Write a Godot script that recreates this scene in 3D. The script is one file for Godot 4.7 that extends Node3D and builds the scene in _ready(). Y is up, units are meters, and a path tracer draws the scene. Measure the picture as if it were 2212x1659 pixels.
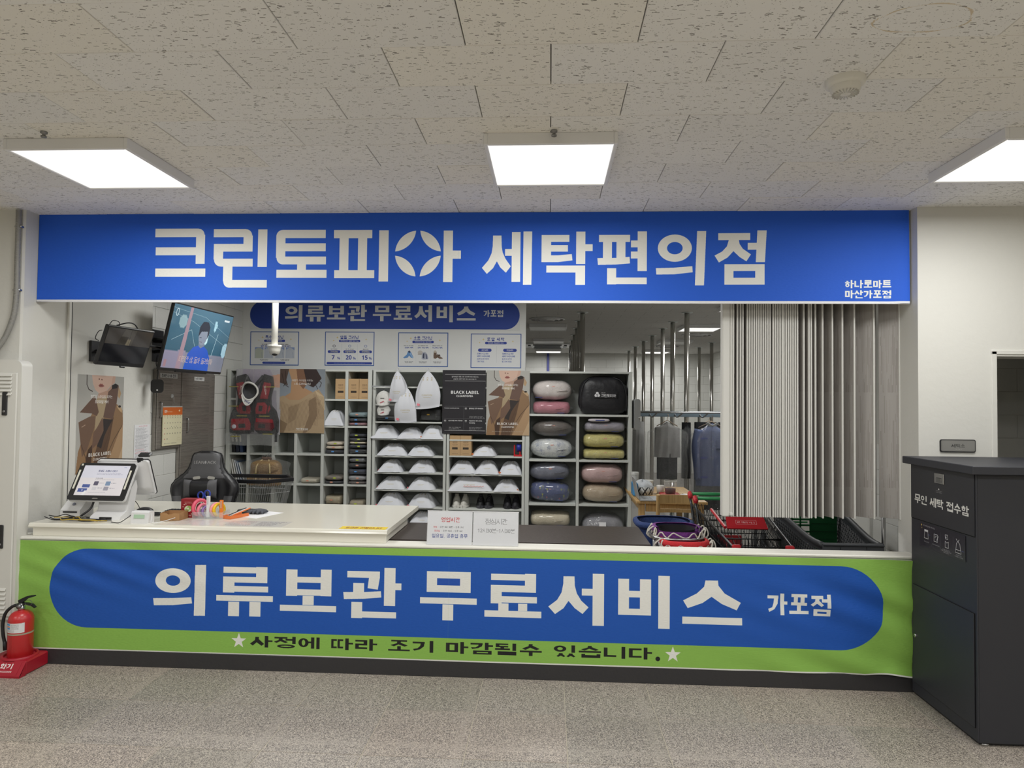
extends Node3D
# A laundry reception counter inside a store: camera and light first, then the shell, then the things, small ones last.

const CEIL := 2.95
const ZS := -7.6          # front plane of the shelving at the back
const XL := -3.49         # plaster side wall left
const XB := -3.72         # block wall left
var mats := {}
var names := {}
var rng := RandomNumberGenerator.new()


# ---------------------------------------------------------------- mesh builder
class Bld:
	var st := SurfaceTool.new()
	var t := Transform3D()
	func _init(m: Material = null) -> void:
		st.begin(Mesh.PRIMITIVE_TRIANGLES)
		if m:
			st.set_material(m)
		st.set_smooth_group(-1)
	func smooth(on: bool) -> Bld:
		st.set_smooth_group(0 if on else -1)
		return self
	func at(p: Vector3, rot := Vector3.ZERO, sc := Vector3.ONE) -> Bld:
		t = Transform3D(Basis.from_euler(rot).scaled_local(sc), p)
		return self
	func v(p: Vector3, uv := Vector2.ZERO) -> void:
		st.set_uv(uv)
		st.add_vertex(t * p)
	func tri(a: Vector3, b: Vector3, c: Vector3) -> void:   # counter-clockwise seen from outside
		v(a); v(c); v(b)
	func quad(a: Vector3, b: Vector3, c: Vector3, d: Vector3) -> void:
		v(a, Vector2(0, 1)); v(c, Vector2(1, 0)); v(b, Vector2(1, 1))
		v(a, Vector2(0, 1)); v(d, Vector2(0, 0)); v(c, Vector2(1, 0))
	func quv(a: Vector3, b: Vector3, c: Vector3, d: Vector3, r: Rect2) -> void:
		var e := r.end
		v(a, Vector2(r.position.x, e.y)); v(c, Vector2(e.x, r.position.y)); v(b, e)
		v(a, Vector2(r.position.x, e.y)); v(d, r.position); v(c, Vector2(e.x, r.position.y))
	func box(c: Vector3, s: Vector3, bev := 0.0) -> Bld:     # box with chamfered edges
		var h := s * 0.5
		var b := minf(bev, minf(h.x, minf(h.y, h.z)) * 0.9)
		var ax := [Vector3.RIGHT, Vector3.UP, Vector3.BACK]
		for i in 3:
			for sg in [-1.0, 1.0]:
				var n: Vector3 = ax[i] * sg
				var u: Vector3 = ax[(i + 1) % 3] * sg
				var w: Vector3 = ax[(i + 2) % 3]
				var hu: float = absf(h.dot(u)) - b
				var hw: float = absf(h.dot(w)) - b
				var o: Vector3 = c + n * absf(h.dot(n))
				quad(o - u * hu - w * hw, o + u * hu - w * hw, o + u * hu + w * hw, o - u * hu + w * hw)
		if b > 0.0:
			for i in 3:
				var w: Vector3 = ax[i]
				var hw := h[i] - b
				for q in 4:
					var u: Vector3 = ax[(i + 1) % 3] * (1.0 if q < 2 else -1.0)
					var k: Vector3 = ax[(i + 2) % 3] * (1.0 if q % 2 == 0 else -1.0)
					var hu := absf(h.dot(u))
					var hk := absf(h.dot(k))
					var p1: Vector3 = c + u * hu + k * (hk - b)
					var p2: Vector3 = c + u * (hu - b) + k * hk
					if (u.cross(k)).dot(w) > 0:
						quad(p1 - w * hw, p2 - w * hw, p2 + w * hw, p1 + w * hw)
					else:
						quad(p2 - w * hw, p1 - w * hw, p1 + w * hw, p2 + w * hw)
			for q in 8:
				var sx := 1.0 if q & 1 else -1.0
				var sy := 1.0 if q & 2 else -1.0
				var sz := 1.0 if q & 4 else -1.0
				var a := c + Vector3(sx * h.x, sy * (h.y - b), sz * (h.z - b))
				var d := c + Vector3(sx * (h.x - b), sy * h.y, sz * (h.z - b))
				var e := c + Vector3(sx * (h.x - b), sy * (h.y - b), sz * h.z)
				if sx * sy * sz > 0:
					tri(a, d, e)
				else:
					tri(a, e, d)
		return self
	func tube(pts: Array, r: float, n := 8, closed := false, r2 := -1.0) -> Bld:
		var m := pts.size()
		var rings := []
		var up := Vector3.UP
		for i in m:
			var d: Vector3
			if closed:
				d = pts[(i + 1) % m] - pts[(i - 1 + m) % m]
			else:
				d = pts[mini(i + 1, m - 1)] - pts[maxi(i - 1, 0)]
			d = d.normalized()
			if i == 0:
				up = d.cross(Vector3.UP if absf(d.y) < 0.9 else Vector3.RIGHT).normalized()
			up = (up - d * up.dot(d)).normalized()
			var s := d.cross(up)
			var rr := r if r2 < 0 else lerpf(r, r2, float(i) / (m - 1))
			var ring := []
			for k in n:
				var a := TAU * k / n
				ring.append(pts[i] + (up * cos(a) + s * sin(a)) * rr)
			rings.append(ring)
		for i in (m if closed else m - 1):
			var A: Array = rings[i]
			var B: Array = rings[(i + 1) % m]
			for k in n:
				var k2 := (k + 1) % n
				quad(A[k], A[k2], B[k2], B[k])
		if not closed:
			for k in range(1, n - 1):
				tri(rings[0][0], rings[0][k + 1], rings[0][k])
				tri(rings[m - 1][0], rings[m - 1][k], rings[m - 1][k + 1])
		return self
	func rod(a: Vector3, b: Vector3, r: float, n := 8) -> Bld:
		return tube([a, b], r, n)
	func lathe(prof: Array, n := 24, a0 := 0.0, a1 := TAU) -> Bld:   # profile of Vector2(radius, height), bottom to top
		for i in prof.size() - 1:
			for k in n:
				var t0 := lerpf(a0, a1, float(k) / n)
				var t1 := lerpf(a0, a1, float(k + 1) / n)
				var p: Vector2 = prof[i]
				var q: Vector2 = prof[i + 1]
				var A := Vector3(p.x * sin(t0), p.y, p.x * cos(t0))
				var B := Vector3(p.x * sin(t1), p.y, p.x * cos(t1))
				var C := Vector3(q.x * sin(t1), q.y, q.x * cos(t1))
				var D := Vector3(q.x * sin(t0), q.y, q.x * cos(t0))
				var u0 := float(k) / n
				var u1 := float(k + 1) / n
				var v0 := 1.0 - float(i) / (prof.size() - 1)
				var v1 := 1.0 - float(i + 1) / (prof.size() - 1)
				if p.x > 1e-6:
					v(A, Vector2(u0, v0)); v(C, Vector2(u1, v1)); v(B, Vector2(u1, v0))
				if q.x > 1e-6:
					v(A, Vector2(u0, v0)); v(D, Vector2(u0, v1)); v(C, Vector2(u1, v1))
		return self
	func prism(poly: PackedVector2Array, z0: float, z1: float) -> Bld:   # outline in x,y extruded from z0 to z1
		var P := poly
		if Geometry2D.is_polygon_clockwise(P):
			P = P.duplicate()
			P.reverse()
		# is_polygon_clockwise works with y up here; make sure of the turn by area
		var ar := 0.0
		for i in P.size():
			ar += P[i].cross(P[(i + 1) % P.size()])
		if ar < 0:
			P.reverse()
		var idx := Geometry2D.triangulate_polygon(P)
		for i in range(0, idx.size(), 3):
			var a := P[idx[i]]
			var b := P[idx[i + 1]]
			var c := P[idx[i + 2]]
			if (b - a).cross(c - a) < 0:
				var q := b
				b = c
				c = q
			tri(Vector3(a.x, a.y, z1), Vector3(b.x, b.y, z1), Vector3(c.x, c.y, z1))
			tri(Vector3(a.x, a.y, z0), Vector3(c.x, c.y, z0), Vector3(b.x, b.y, z0))
		for i in P.size():
			var a := P[i]
			var b := P[(i + 1) % P.size()]
			quad(Vector3(a.x, a.y, z0), Vector3(b.x, b.y, z0), Vector3(b.x, b.y, z1), Vector3(a.x, a.y, z1))
		return self
	func grid(f: Callable, nu: int, nv: int, r := Rect2(0, 0, 1, 1)) -> Bld:  # f(u, v) -> Vector3, v down; counter-clockwise for x right, y up
		var pts := []
		for j in nv + 1:
			var row := PackedVector3Array()
			for i in nu + 1:
				row.append(f.call(float(i) / nu, float(j) / nv))
			pts.append(row)
		for j in nv:
			for i in nu:
				var uv := Rect2(r.position.x + r.size.x * i / nu, r.position.y + r.size.y * j / nv, r.size.x / nu, r.size.y / nv)
				quv(pts[j + 1][i], pts[j + 1][i + 1], pts[j][i + 1], pts[j][i], uv)
		return self
	func done() -> ArrayMesh:
		st.generate_normals()
		return st.commit()


# ---------------------------------------------------------------- drawing of flat print
class Cv:
	var im: Image
	var k := 2.0       # picture points per unit
	var w := 1.0
	var h := 1.0
	func _init(uw: float, uh: float, px: int, bg: Color) -> void:   # uw x uh units over a texture px wide
		w = uw
		h = uh
		var ph := int(round(px * uh / uw))
		im = Image.create(px * 2, ph * 2, false, Image.FORMAT_RGBA8)
		im.fill(bg)
		k = px * 2.0 / uw
	func rect(x0: float, y0: float, x1: float, y1: float, c: Color) -> void:
		var a := int(round(x0 * k))
		var b := int(round(y0 * k))
		im.fill_rect(Rect2i(a, b, maxi(1, int(round(x1 * k)) - a), maxi(1, int(round(y1 * k)) - b)), c)
	func polys(cs: Array, c: Color) -> void:     # contours filled even-odd
		var lo := 1e9
		var hi := -1e9
		for p in cs:
			for q in p:
				lo = minf(lo, q.y * k)
				hi = maxf(hi, q.y * k)
		for y in range(maxi(0, int(floor(lo))), mini(im.get_height() - 1, int(ceil(hi))) + 1):
			var yc := y + 0.5
			var xs := []
			for p in cs:
				var n: int = p.size()
				for i in n:
					var a: Vector2 = p[i] * k
					var b: Vector2 = p[(i + 1) % n] * k
					if (a.y <= yc) != (b.y <= yc):
						xs.append(a.x + (yc - a.y) / (b.y - a.y) * (b.x - a.x))
			xs.sort()
			for i in range(0, xs.size() - 1, 2):
				var x0 := int(round(xs[i]))
				var x1 := int(round(xs[i + 1]))
				if x1 > x0:
					im.fill_rect(Rect2i(x0, y, x1 - x0, 1), c)
	func poly(a: Array, c: Color) -> void:       # flat list x, y, x, y ...
		var p := PackedVector2Array()
		for i in range(0, a.size(), 2):
			p.append(Vector2(a[i], a[i + 1]))
		polys([p], c)
	func oval(x: float, y: float, rx: float, ry: float, c: Color, ix := 0.0, iy := 0.0) -> void:
		var cs := [ring(x, y, rx, ry)]
		if ix > 0:
			cs.append(ring(x, y, ix, iy))
		polys(cs, c)
	func ring(x: float, y: float, rx: float, ry: float) -> PackedVector2Array:
		var p := PackedVector2Array()
		for i in 40:
			p.append(Vector2(x + rx * cos(TAU * i / 40), y + ry * sin(TAU * i / 40)))
		return p
	func rrect(x0: float, y0: float, x1: float, y1: float, r: float, c: Color) -> void:
		var p := PackedVector2Array()
		for q in [[x1 - r, y1 - r, 0.0], [x0 + r, y1 - r, 0.25], [x0 + r, y0 + r, 0.5], [x1 - r, y0 + r, 0.75]]:
			for i in 13:
				var a: float = TAU * (q[2] + 0.25 * i / 12)
				p.append(Vector2(q[0] + r * cos(a), q[1] + r * sin(a)))
		polys([p], c)
	func frame(x0: float, y0: float, x1: float, y1: float, t: float, c: Color) -> void:
		rect(x0, y0, x1, y0 + t, c); rect(x0, y1 - t, x1, y1, c)
		rect(x0, y0, x0 + t, y1, c); rect(x1 - t, y0, x1, y1, c)
	func line(a: Vector2, b: Vector2, t: float, c: Color) -> void:
		var n := (b - a).normalized().orthogonal() * t * 0.5
		polys([PackedVector2Array([a + n, b + n, b - n, a - n])], c)
	func path(p: Array, t: float, c: Color) -> void:
		for i in p.size() - 1:
			line(p[i], p[i + 1], t, c)
			if t * k > 3:
				oval(p[i].x, p[i].y, t * 0.5, t * 0.5, c)
	func star(x: float, y: float, r: float, c: Color, n := 5, inner := 0.4) -> void:
		var p := PackedVector2Array()
		for i in n * 2:
			var q := r * (1.0 if i % 2 == 0 else inner)
			p.append(Vector2(x + q * sin(PI * i / n), y - q * cos(PI * i / n)))
		polys([p], c)
	func vgrad(x0: float, y0: float, x1: float, y1: float, a: Color, b: Color) -> void:
		var n := maxi(1, int((y1 - y0) * k))
		for i in n:
			im.fill_rect(Rect2i(int(x0 * k), int(y0 * k) + i, int((x1 - x0) * k), 1), a.lerp(b, float(i) / n))
	func soften(f: int) -> void:                 # blurs what has been drawn so far
		var s := im.get_size()
		im.resize(s.x / f, s.y / f, Image.INTERPOLATE_BILINEAR)
		im.resize(s.x, s.y, Image.INTERPOLATE_CUBIC)
	func tex() -> ImageTexture:
		im.shrink_x2()
		im.generate_mipmaps()
		return ImageTexture.create_from_image(im)
	# ---- Latin letters and digits from the system font
	func latin(s: String, x: float, y: float, hh: float, c: Color, align := 0, bold := true, wide := 1.0, face := "Droid Sans") -> float:
		var f := SystemFont.new()
		f.font_names = PackedStringArray([face])
		f.font_weight = 700 if bold else 400
		var m := TextMesh.new()
		m.font = f
		m.font_size = 64
		m.pixel_size = 1.0
		m.depth = 0.0
		m.curve_step = 1.0
		m.text = s
		m.horizontal_alignment = HORIZONTAL_ALIGNMENT_LEFT
		var a := m.get_mesh_arrays()
		if a.size() == 0:
			return 0.0
		var vs: PackedVector3Array = a[Mesh.ARRAY_VERTEX]
		var ix: PackedInt32Array = a[Mesh.ARRAY_INDEX]
		var box := m.get_aabb()
		var sc := hh / 46.0                        # capital height of a 64 px font
		var ww := box.size.x * sc * wide
		var ox := x - (ww * 0.5 if align == 1 else (ww if align == 2 else 0.0))
		var lo := 1e9
		for q in vs:
			lo = minf(lo, q.y)
		var base := _base(m, f)
		for i in range(0, ix.size(), 3):
			var p := PackedVector2Array()
			for j in 3:
				var q := vs[ix[i + j]]
				p.append(Vector2(ox + (q.x - box.position.x) * sc * wide, y - (q.y - base) * sc))
			polys([p], c)
		return ww
	func _base(m: TextMesh, f: SystemFont) -> float:
		var t := m.text
		m.text = "H"
		var a := m.get_mesh_arrays()
		var lo := 1e9
		for q in (a[Mesh.ARRAY_VERTEX] as PackedVector3Array):
			lo = minf(lo, q.y)
		m.text = t
		return lo
	# ---- Korean syllables composed from strokes
	const JA := {
		"ㄱ": "h00 10;v10 11", "ㄴ": "v00 01;h01 11", "ㄷ": "h00 10;v00 01;h01 11", "ㄹ": "h00 10;v10 15;h05 15;v05 01;h01 11",
		"ㅁ": "h00 10;v00 01;v10 11;h01 11", "ㅂ": "v00 01;v10 11;h05 15;h01 11", "ㅋ": "h00 10;v10 11;h05 15", "ㅌ": "h00 10;v00 01;h05 15;h01 11",
		"ㅍ": "h00 10;h01 11;v30 31;v70 71"}
	const INI := ["ㄱ", "ㄱㄱ", "ㄴ", "ㄷ", "ㄷㄷ", "ㄹ", "ㅁ", "ㅂ", "ㅂㅂ", "ㅅ", "ㅅㅅ", "ㅇ", "ㅈ", "ㅈㅈ", "ㅊ", "ㅋ", "ㅌ", "ㅍ", "ㅎ"]
	const FIN := ["", "ㄱ", "ㄱㄱ", "ㄱㅅ", "ㄴ", "ㄴㅈ", "ㄴㅎ", "ㄷ", "ㄹ", "ㄹㄱ", "ㄹㅁ", "ㄹㅂ", "ㄹㅅ", "ㄹㅌ", "ㄹㅍ", "ㄹㅎ", "ㅁ", "ㅂ", "ㅂㅅ", "ㅅ", "ㅅㅅ", "ㅇ", "ㅈ", "ㅊ", "ㅋ", "ㅌ", "ㅍ", "ㅎ"]
	var tv := 0.15     # stroke widths of the hand in use
	var th := 0.12
	func jamo(s: String, b: Rect2, c: Color, bend := false) -> void:
		if s.length() == 2:
			var half := b.size.x * 0.47
			jamo(s[0], Rect2(b.position, Vector2(half, b.size.y)), c, bend)
			jamo(s[1], Rect2(b.position + Vector2(b.size.x - half, 0), Vector2(half, b.size.y)), c, bend)
			return
		var x := b.position.x
		var y := b.position.y
		var W := b.size.x
		var H := b.size.y
		var a := minf(tv, W * 0.4)
		var e := minf(th, H * 0.36)
		match s:
			"ㅇ":
				oval(x + W / 2, y + H / 2, W / 2, H / 2, c, W / 2 - a * 0.95, maxf(H / 2 - e * 0.95, H * 0.1))
			"ㅎ":
				rect(x + W * 0.28, y, x + W * 0.72, y + e * 0.85, c)
				rect(x, y + H * 0.22, x + W, y + H * 0.22 + e * 0.85, c)
				var t := maxf(H * 0.6, e * 2.6)
				oval(x + W / 2, y + H - t / 2 * 0.98, W * 0.44, t / 2, c, W * 0.44 - a * 0.85, maxf(t / 2 - e * 0.8, t * 0.12))
			"ㅅ", "ㅈ", "ㅊ":
				var top := y
				if s == "ㅊ":
					rect(x + W * 0.3, y, x + W * 0.7, y + e * 0.85, c)
					top = y + H * 0.2
				if s != "ㅅ":
					rect(x + W * 0.04, top, x + W * 0.96, top + e, c)
					top += e * 0.9
				var mid := x + W * 0.5
				var bot := y + H
				if a < W * 0.17:                        # light hand: plain strokes
					path([Vector2(mid, top), Vector2(mid - W * 0.04, lerpf(top, bot, 0.4)), Vector2(x + W * 0.06, bot)], a, c)
					path([Vector2(mid - W * 0.02, lerpf(top, bot, 0.36)), Vector2(x + W * 0.95, bot)], a, c)
					return
				polys([PackedVector2Array([Vector2(mid - a * 0.52, top), Vector2(mid + a * 0.52, top), Vector2(mid + a * 0.42, lerpf(top, bot, 0.42)), Vector2(x + W * 0.2, bot), Vector2(x, lerpf(top, bot, 0.78)), Vector2(mid - a * 0.62, lerpf(top, bot, 0.36))])], c)
				polys([PackedVector2Array([Vector2(mid - a * 0.3, lerpf(top, bot, 0.3)), Vector2(mid + a * 0.5, lerpf(top, bot, 0.26)), Vector2(x + W, lerpf(top, bot, 0.78)), Vector2(x + W * 0.82, bot), Vector2(mid - a * 0.1, lerpf(top, bot, 0.62))])], c)
			_:
				if bend and s in ["ㄱ", "ㅋ"]:
					rect(x, y, x + W, y + e, c)
					polys([PackedVector2Array([Vector2(x + W - a, y), Vector2(x + W, y), Vector2(x + W * 0.94, y + H * 0.5), Vector2(x + W * 0.62, y + H * 0.83), Vector2(x + W * 0.14, y + H), Vector2(x + W * 0.04, y + H - e), Vector2(x + W * 0.42, y + H * 0.72), Vector2(x + W - a * 1.25, y + H * 0.45)])], c)
					if s == "ㅋ":
						rect(x, y + H * 0.42, x + W - a * 0.5, y + H * 0.42 + e * 0.9, c)
					return
				for seg in JA[s].split(";"):
					var q: PackedStringArray = seg.substr(1).split(" ")
					var g := []
					for n in [q[0][0], q[0][1], q[1][0], q[1][1]]:
						g.append({"0": 0.0, "1": 1.0, "5": 0.5, "3": 0.22, "7": 0.78}[n])
					var x0: float = x + a / 2 + g[0] * (W - a)
					var y0: float = y + e / 2 + g[1] * (H - e)
					var x1: float = x + a / 2 + g[2] * (W - a)
					var y1: float = y + e / 2 + g[3] * (H - e)
					if seg[0] == "h":
						rect(x0 - a / 2, y0 - e / 2, x1 + a / 2, y1 + e / 2, c)
					else:
						rect(x0 - a / 2, y0 - e / 2, x1 + a / 2, y1 + e / 2, c)
	func syl(ch: int, x: float, y: float, W: float, H: float, c: Color, bold: float) -> void:
		var n := ch - 0xAC00
		var L: String = INI[n / 588]
		var V := (n % 588) / 28
		var T: String = FIN[n % 28]
		tv = W * bold
		th = minf(W, H) * bold * 0.82
		var fin := T != ""
		var B := func(x0: float, y0: float, x1: float, y1: float) -> Rect2:
			return Rect2(x + x0 * W, y + y0 * H, (x1 - x0) * W, (y1 - y0) * H)
		var R := func(x0: float, y0: float, x1: float, y1: float) -> void:
			rect(x + x0 * W, y + y0 * H, x + x1 * W, y + y1 * H, c)
		var a := bold
		var e := th / H
		var vb := 0.62 if fin else 1.0
		if V in [0, 2, 4, 6, 20, 1, 3, 5, 7]:
			var dbl := V in [1, 3, 5, 7]
			var sib := L[0] in ["ㅅ", "ㅈ", "ㅊ"]
			jamo(L, B.call(-0.04 if sib else 0.0, 0.05 if fin else 0.1, (0.52 if sib else 0.48) if dbl else (0.63 if sib else 0.56), 0.56 if fin else 0.86), c, true)
			var ticks := [vb * 0.44] if V in [0, 1, 4, 5] else ([vb * 0.32, vb * 0.58] if V in [2, 3, 6, 7] else [])
			var sx := 0.0
			if V in [0, 2]:
				sx = 0.66
			elif V in [4, 6, 20]:
				sx = 1.0 - a
			if not dbl:
				if V == 20:
					sx = 0.96 - a
				R.call(sx, 0.0, sx + a, vb)
				for q in ticks:
					if V in [0, 2]:
						R.call(sx, q - e / 2, 1.03, q + e / 2)
					else:
						R.call(0.52, q - e / 2, sx + a * 0.5, q + e / 2)
			else:
				var d := a * 0.92
				R.call(1.0 - d, 0.0, 1.0, vb)
				R.call(0.9 - 2 * d, 0.01, 0.9 - d, vb * 0.97)
				for q in ticks:
					if V in [1, 3]:
						R.call(0.9 - d, q - e / 2, 1.0 - d, q + e / 2)
					else:
						R.call(0.42, q - e / 2, 0.9 - d, q + e / 2)
		elif V in [8, 12, 13, 17, 18]:
			var ib := 0.36 if fin else 0.54
			var up := V in [8, 12]
			if V == 18:
				ib = 0.4 if fin else 0.62
			elif not up:
				ib = 0.32 if fin else 0.5
			jamo(L, B.call(0.1, 0.0, 0.9, ib), c, false)
			var bar := 0.0
			if V == 18:
				bar = 0.5 if fin else 0.82
			elif up:
				bar = 0.53 if fin else 0.86
			else:
				bar = 0.41 if fin else 0.63
			R.call(0.0, bar - e / 2, 1.0, bar + e / 2)
			for q in ([0.5] if V in [8, 13] else ([0.3, 0.7] if V in [12, 17] else [])):
				if up:
					R.call(q - a / 2, ib - 0.02, q + a / 2, bar)
				else:
					R.call(q - a / 2, bar, q + a / 2, 0.62 if fin else 1.0)
		else:
			var ib := 0.34 if fin else 0.52
			var up := V in [9, 10, 11]
			jamo(L, B.call(0.03, 0.02, 0.6, ib if V == 19 or up else ib * 0.92), c, false)
			var bar := 0.5 if fin else 0.8
			if not up and V != 19:
				bar = 0.42 if fin else 0.66
			R.call(0.0, bar - e / 2, 0.68, bar + e / 2)
			if up:
				R.call(0.33 - a / 2, ib, 0.33 + a / 2, bar)
			elif V != 19:
				R.call(0.33 - a / 2, bar, 0.33 + a / 2, 0.62 if fin else 0.98)
			if V in [10, 15]:
				R.call(0.72, 0.0, 0.72 + a * 0.8, vb)
				R.call(1.0 - a * 0.8, 0.0, 1.0, vb)
				R.call(0.74, vb * 0.4 - e / 2, 0.95, vb * 0.4 + e / 2)
			else:
				var sx := 0.72 if V == 9 else 0.96 - a
				R.call(sx, 0.0, sx + a, vb)
				if V == 9:
					R.call(sx, vb * 0.44 - e / 2, 1.05, vb * 0.44 + e / 2)
				elif V == 14:
					R.call(0.5, vb * 0.8 - e / 2, sx + a / 2, vb * 0.8 + e / 2)
		if fin:
			jamo(T, B.call(0.12, 0.68, 0.97, 1.0), c, false)
	func han(s: String, x: float, y: float, W: float, H: float, c: Color, bold := 0.15, gap := 0.12, align := 0) -> float:
		var adv := W * (1.0 + gap)
		var tot := 0.0
		for i in s.length():
			tot += _adv(s.unicode_at(i), W, gap)
		tot -= W * gap
		var px := x - (tot * 0.5 if align == 1 else (tot if align == 2 else 0.0))
		for i in s.length():
			var u := s.unicode_at(i)
			if u >= 0xAC00 and u <= 0xD7A3:
				syl(u, px, y, W, H, c, bold)
			elif u == 0x2E:
				oval(px + W * 0.16, y + H * 0.92, W * bold * 0.62, W * bold * 0.62, c)
			elif u == 0x2C:
				poly([px + W * 0.1, y + H * 0.86, px + W * 0.28, y + H * 0.86, px + W * 0.14, y + H * 1.1], c)
			elif u == 0x7E:
				path([Vector2(px + W * 0.05, y + H * 0.55), Vector2(px + W * 0.2, y + H * 0.46), Vector2(px + W * 0.4, y + H * 0.56), Vector2(px + W * 0.55, y + H * 0.47)], W * bold * 0.7, c)
			elif u == 0x2A:
				oval(px + W * 0.2, y + H * 0.5, W * bold * 0.6, W * bold * 0.6, c)
			elif u > 0x20:
				latin(String.chr(u), px + W * 0.02, y + H * 0.93, H * 0.82, c, 0, bold > 0.11)
			px += _adv(u, W, gap)
		return tot
	func _adv(u: int, W: float, gap: float) -> float:
		if u >= 0xAC00 and u <= 0xD7A3:
			return W * (1.0 + gap)
		if u == 0x20:
			return W * 0.42
		if u in [0x2E, 0x2C, 0x2A]:
			return W * 0.4
		return W * 0.62
	func greek(x0: float, y0: float, x1: float, hh: float, c: Color, seed_: int) -> void:   # a line of print too small to read: word-like runs of marks
		var r := RandomNumberGenerator.new()
		r.seed = seed_
		var x := x0
		while x < x1:
			var n := r.randi_range(2, 5)
			for i in n:
				var ww := hh * 0.8
				if x + ww > x1:
					return
				syl(0xAC00 + r.randi_range(0, 18) * 588 + [0, 4, 8, 13, 18, 20][r.randi_range(0, 5)] * 28 + [0, 0, 4, 8, 16, 21][r.randi_range(0, 5)], x, y0, ww, hh, c, 0.15)
				x += hh * 0.92
			x += hh * 0.45


# ---------------------------------------------------------------- materials and nodes
func sc(r: int, g: int, b: int) -> Color:
	return Color8(r, g, b)

func mat(key: String, c := Color.WHITE, rough := 0.6, metal := 0.0) -> StandardMaterial3D:
	if mats.has(key):
		return mats[key]
	var m := StandardMaterial3D.new()
	m.albedo_color = c
	m.roughness = rough
	m.metallic = metal
	mats[key] = m
	return m

func pmat(key: String, t: Texture2D, rough := 0.6) -> StandardMaterial3D:    # printed
	var m := mat(key, Color.WHITE, rough)
	m.albedo_texture = t
	return m

var noises := {}
func noise_tex(freq: float, ramp: Array, sd: int, cell := false, size := 512, normal := false, bump := 4.0) -> NoiseTexture2D:
	var key := "%f %d %s %d %s %f" % [freq, sd, cell, size, normal, bump]
	if not noises.has(key):
		noises[key] = _noise(freq, ramp, sd, cell, size, normal, bump)
	return noises[key]

func _noise(freq: float, ramp: Array, sd: int, cell := false, size := 512, normal := false, bump := 4.0) -> NoiseTexture2D:
	var n := FastNoiseLite.new()
	n.seed = sd
	n.frequency = freq
	n.noise_type = FastNoiseLite.TYPE_CELLULAR if cell else FastNoiseLite.TYPE_SIMPLEX_SMOOTH
	if cell:
		n.cellular_return_type = FastNoiseLite.RETURN_CELL_VALUE
		n.fractal_type = FastNoiseLite.FRACTAL_NONE
	else:
		n.fractal_octaves = 3
	var t := NoiseTexture2D.new()
	t.width = size
	t.height = size
	t.seamless = true
	t.noise = n
	if normal:
		t.as_normal_map = true
		t.bump_strength = bump
	if ramp.size():
		var g := Gradient.new()
		g.interpolation_mode = Gradient.GRADIENT_INTERPOLATE_CONSTANT if cell else Gradient.GRADIENT_INTERPOLATE_LINEAR
		var off := PackedFloat32Array()
		var col := PackedColorArray()
		for i in ramp.size():
			off.append(ramp[i][0])
			col.append(ramp[i][1])
		g.offsets = off
		g.colors = col
		t.color_ramp = g
	return t

func tri(m: StandardMaterial3D, per_metre: float, world := false) -> StandardMaterial3D:
	m.uv1_triplanar = true
	m.uv1_world_triplanar = world
	m.uv1_scale = Vector3.ONE * per_metre
	return m

func bumpy(m: StandardMaterial3D, t: Texture2D, s: float) -> StandardMaterial3D:
	m.normal_enabled = true
	m.normal_texture = t
	m.normal_scale = s
	return m

func numbered(n: String) -> String:
	names[n] = names.get(n, -1) + 1
	return n if names[n] == 0 else "%s_%03d" % [n, names[n]]

func tag(o: Node3D, label: String, cat: String, group := "", kind := "") -> Node3D:
	if label:
		o.set_meta("label", label)
	if cat:
		o.set_meta("category", cat)
	if group:
		o.set_meta("group", group)
	if kind:
		o.set_meta("kind", kind)
	return o

func thing(called: String, label: String, cat: String, at := Vector3.ZERO, turn := 0.0, group := "") -> Node3D:
	var o := Node3D.new()
	o.name = numbered(called)
	add_child(o)
	o.position = at
	o.rotation.y = turn
	tag(o, label, cat, group)
	return o

func part(called: String, b, m: Material, parent: Node3D, at := Vector3.ZERO) -> MeshInstance3D:
	var o := MeshInstance3D.new()
	o.mesh = b.done() if b is Bld else b
	o.name = called
	if m:
		o.material_override = m
	o.position = at
	parent.add_child(o, true)
	return o

func single(called: String, b, m: Material, label: String, cat: String, at := Vector3.ZERO, group := "") -> MeshInstance3D:
	var o := MeshInstance3D.new()
	o.mesh = b.done() if b is Bld else b
	o.name = numbered(called)
	if m:
		o.material_override = m
	o.position = at
	add_child(o)
	tag(o, label, cat, group)
	return o

func struct(called: String, b, m: Material, label: String, at := Vector3.ZERO) -> MeshInstance3D:
	var o := single(called, b, m, label, "", at)
	o.set_meta("kind", "structure")
	return o

func bx(s: Vector3, bev := 0.0, c := Vector3.ZERO) -> Bld:
	return Bld.new().box(c, s, bev)

func blob(size: Vector3, f: Callable, nu := 28, nv := 14) -> Bld:   # closed round body standing on y = 0; f(direction, point) may shift the point
	var b := Bld.new().smooth(true)
	var g := func(u: float, w: float) -> Vector3:
		var a := TAU * u
		var e := PI * (w - 0.5)
		var d := Vector3(cos(e) * sin(a), -sin(e), cos(e) * cos(a))
		return f.call(d)
	b.grid(g, nu, nv)
	return b

func se(x: float, p: float) -> float:
	return signf(x) * pow(absf(x), p)

func curve(pts: Array, n: int) -> Array:        # smooth line through points
	var c := Curve3D.new()
	for i in pts.size():
		var d: Vector3 = (pts[mini(i + 1, pts.size() - 1)] - pts[maxi(i - 1, 0)]) / 6.0
		c.add_point(pts[i], -d, d)
	var out := []
	var L := c.get_baked_length()
	for i in n + 1:
		out.append(c.sample_baked(L * i / n, true))
	return out

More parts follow.
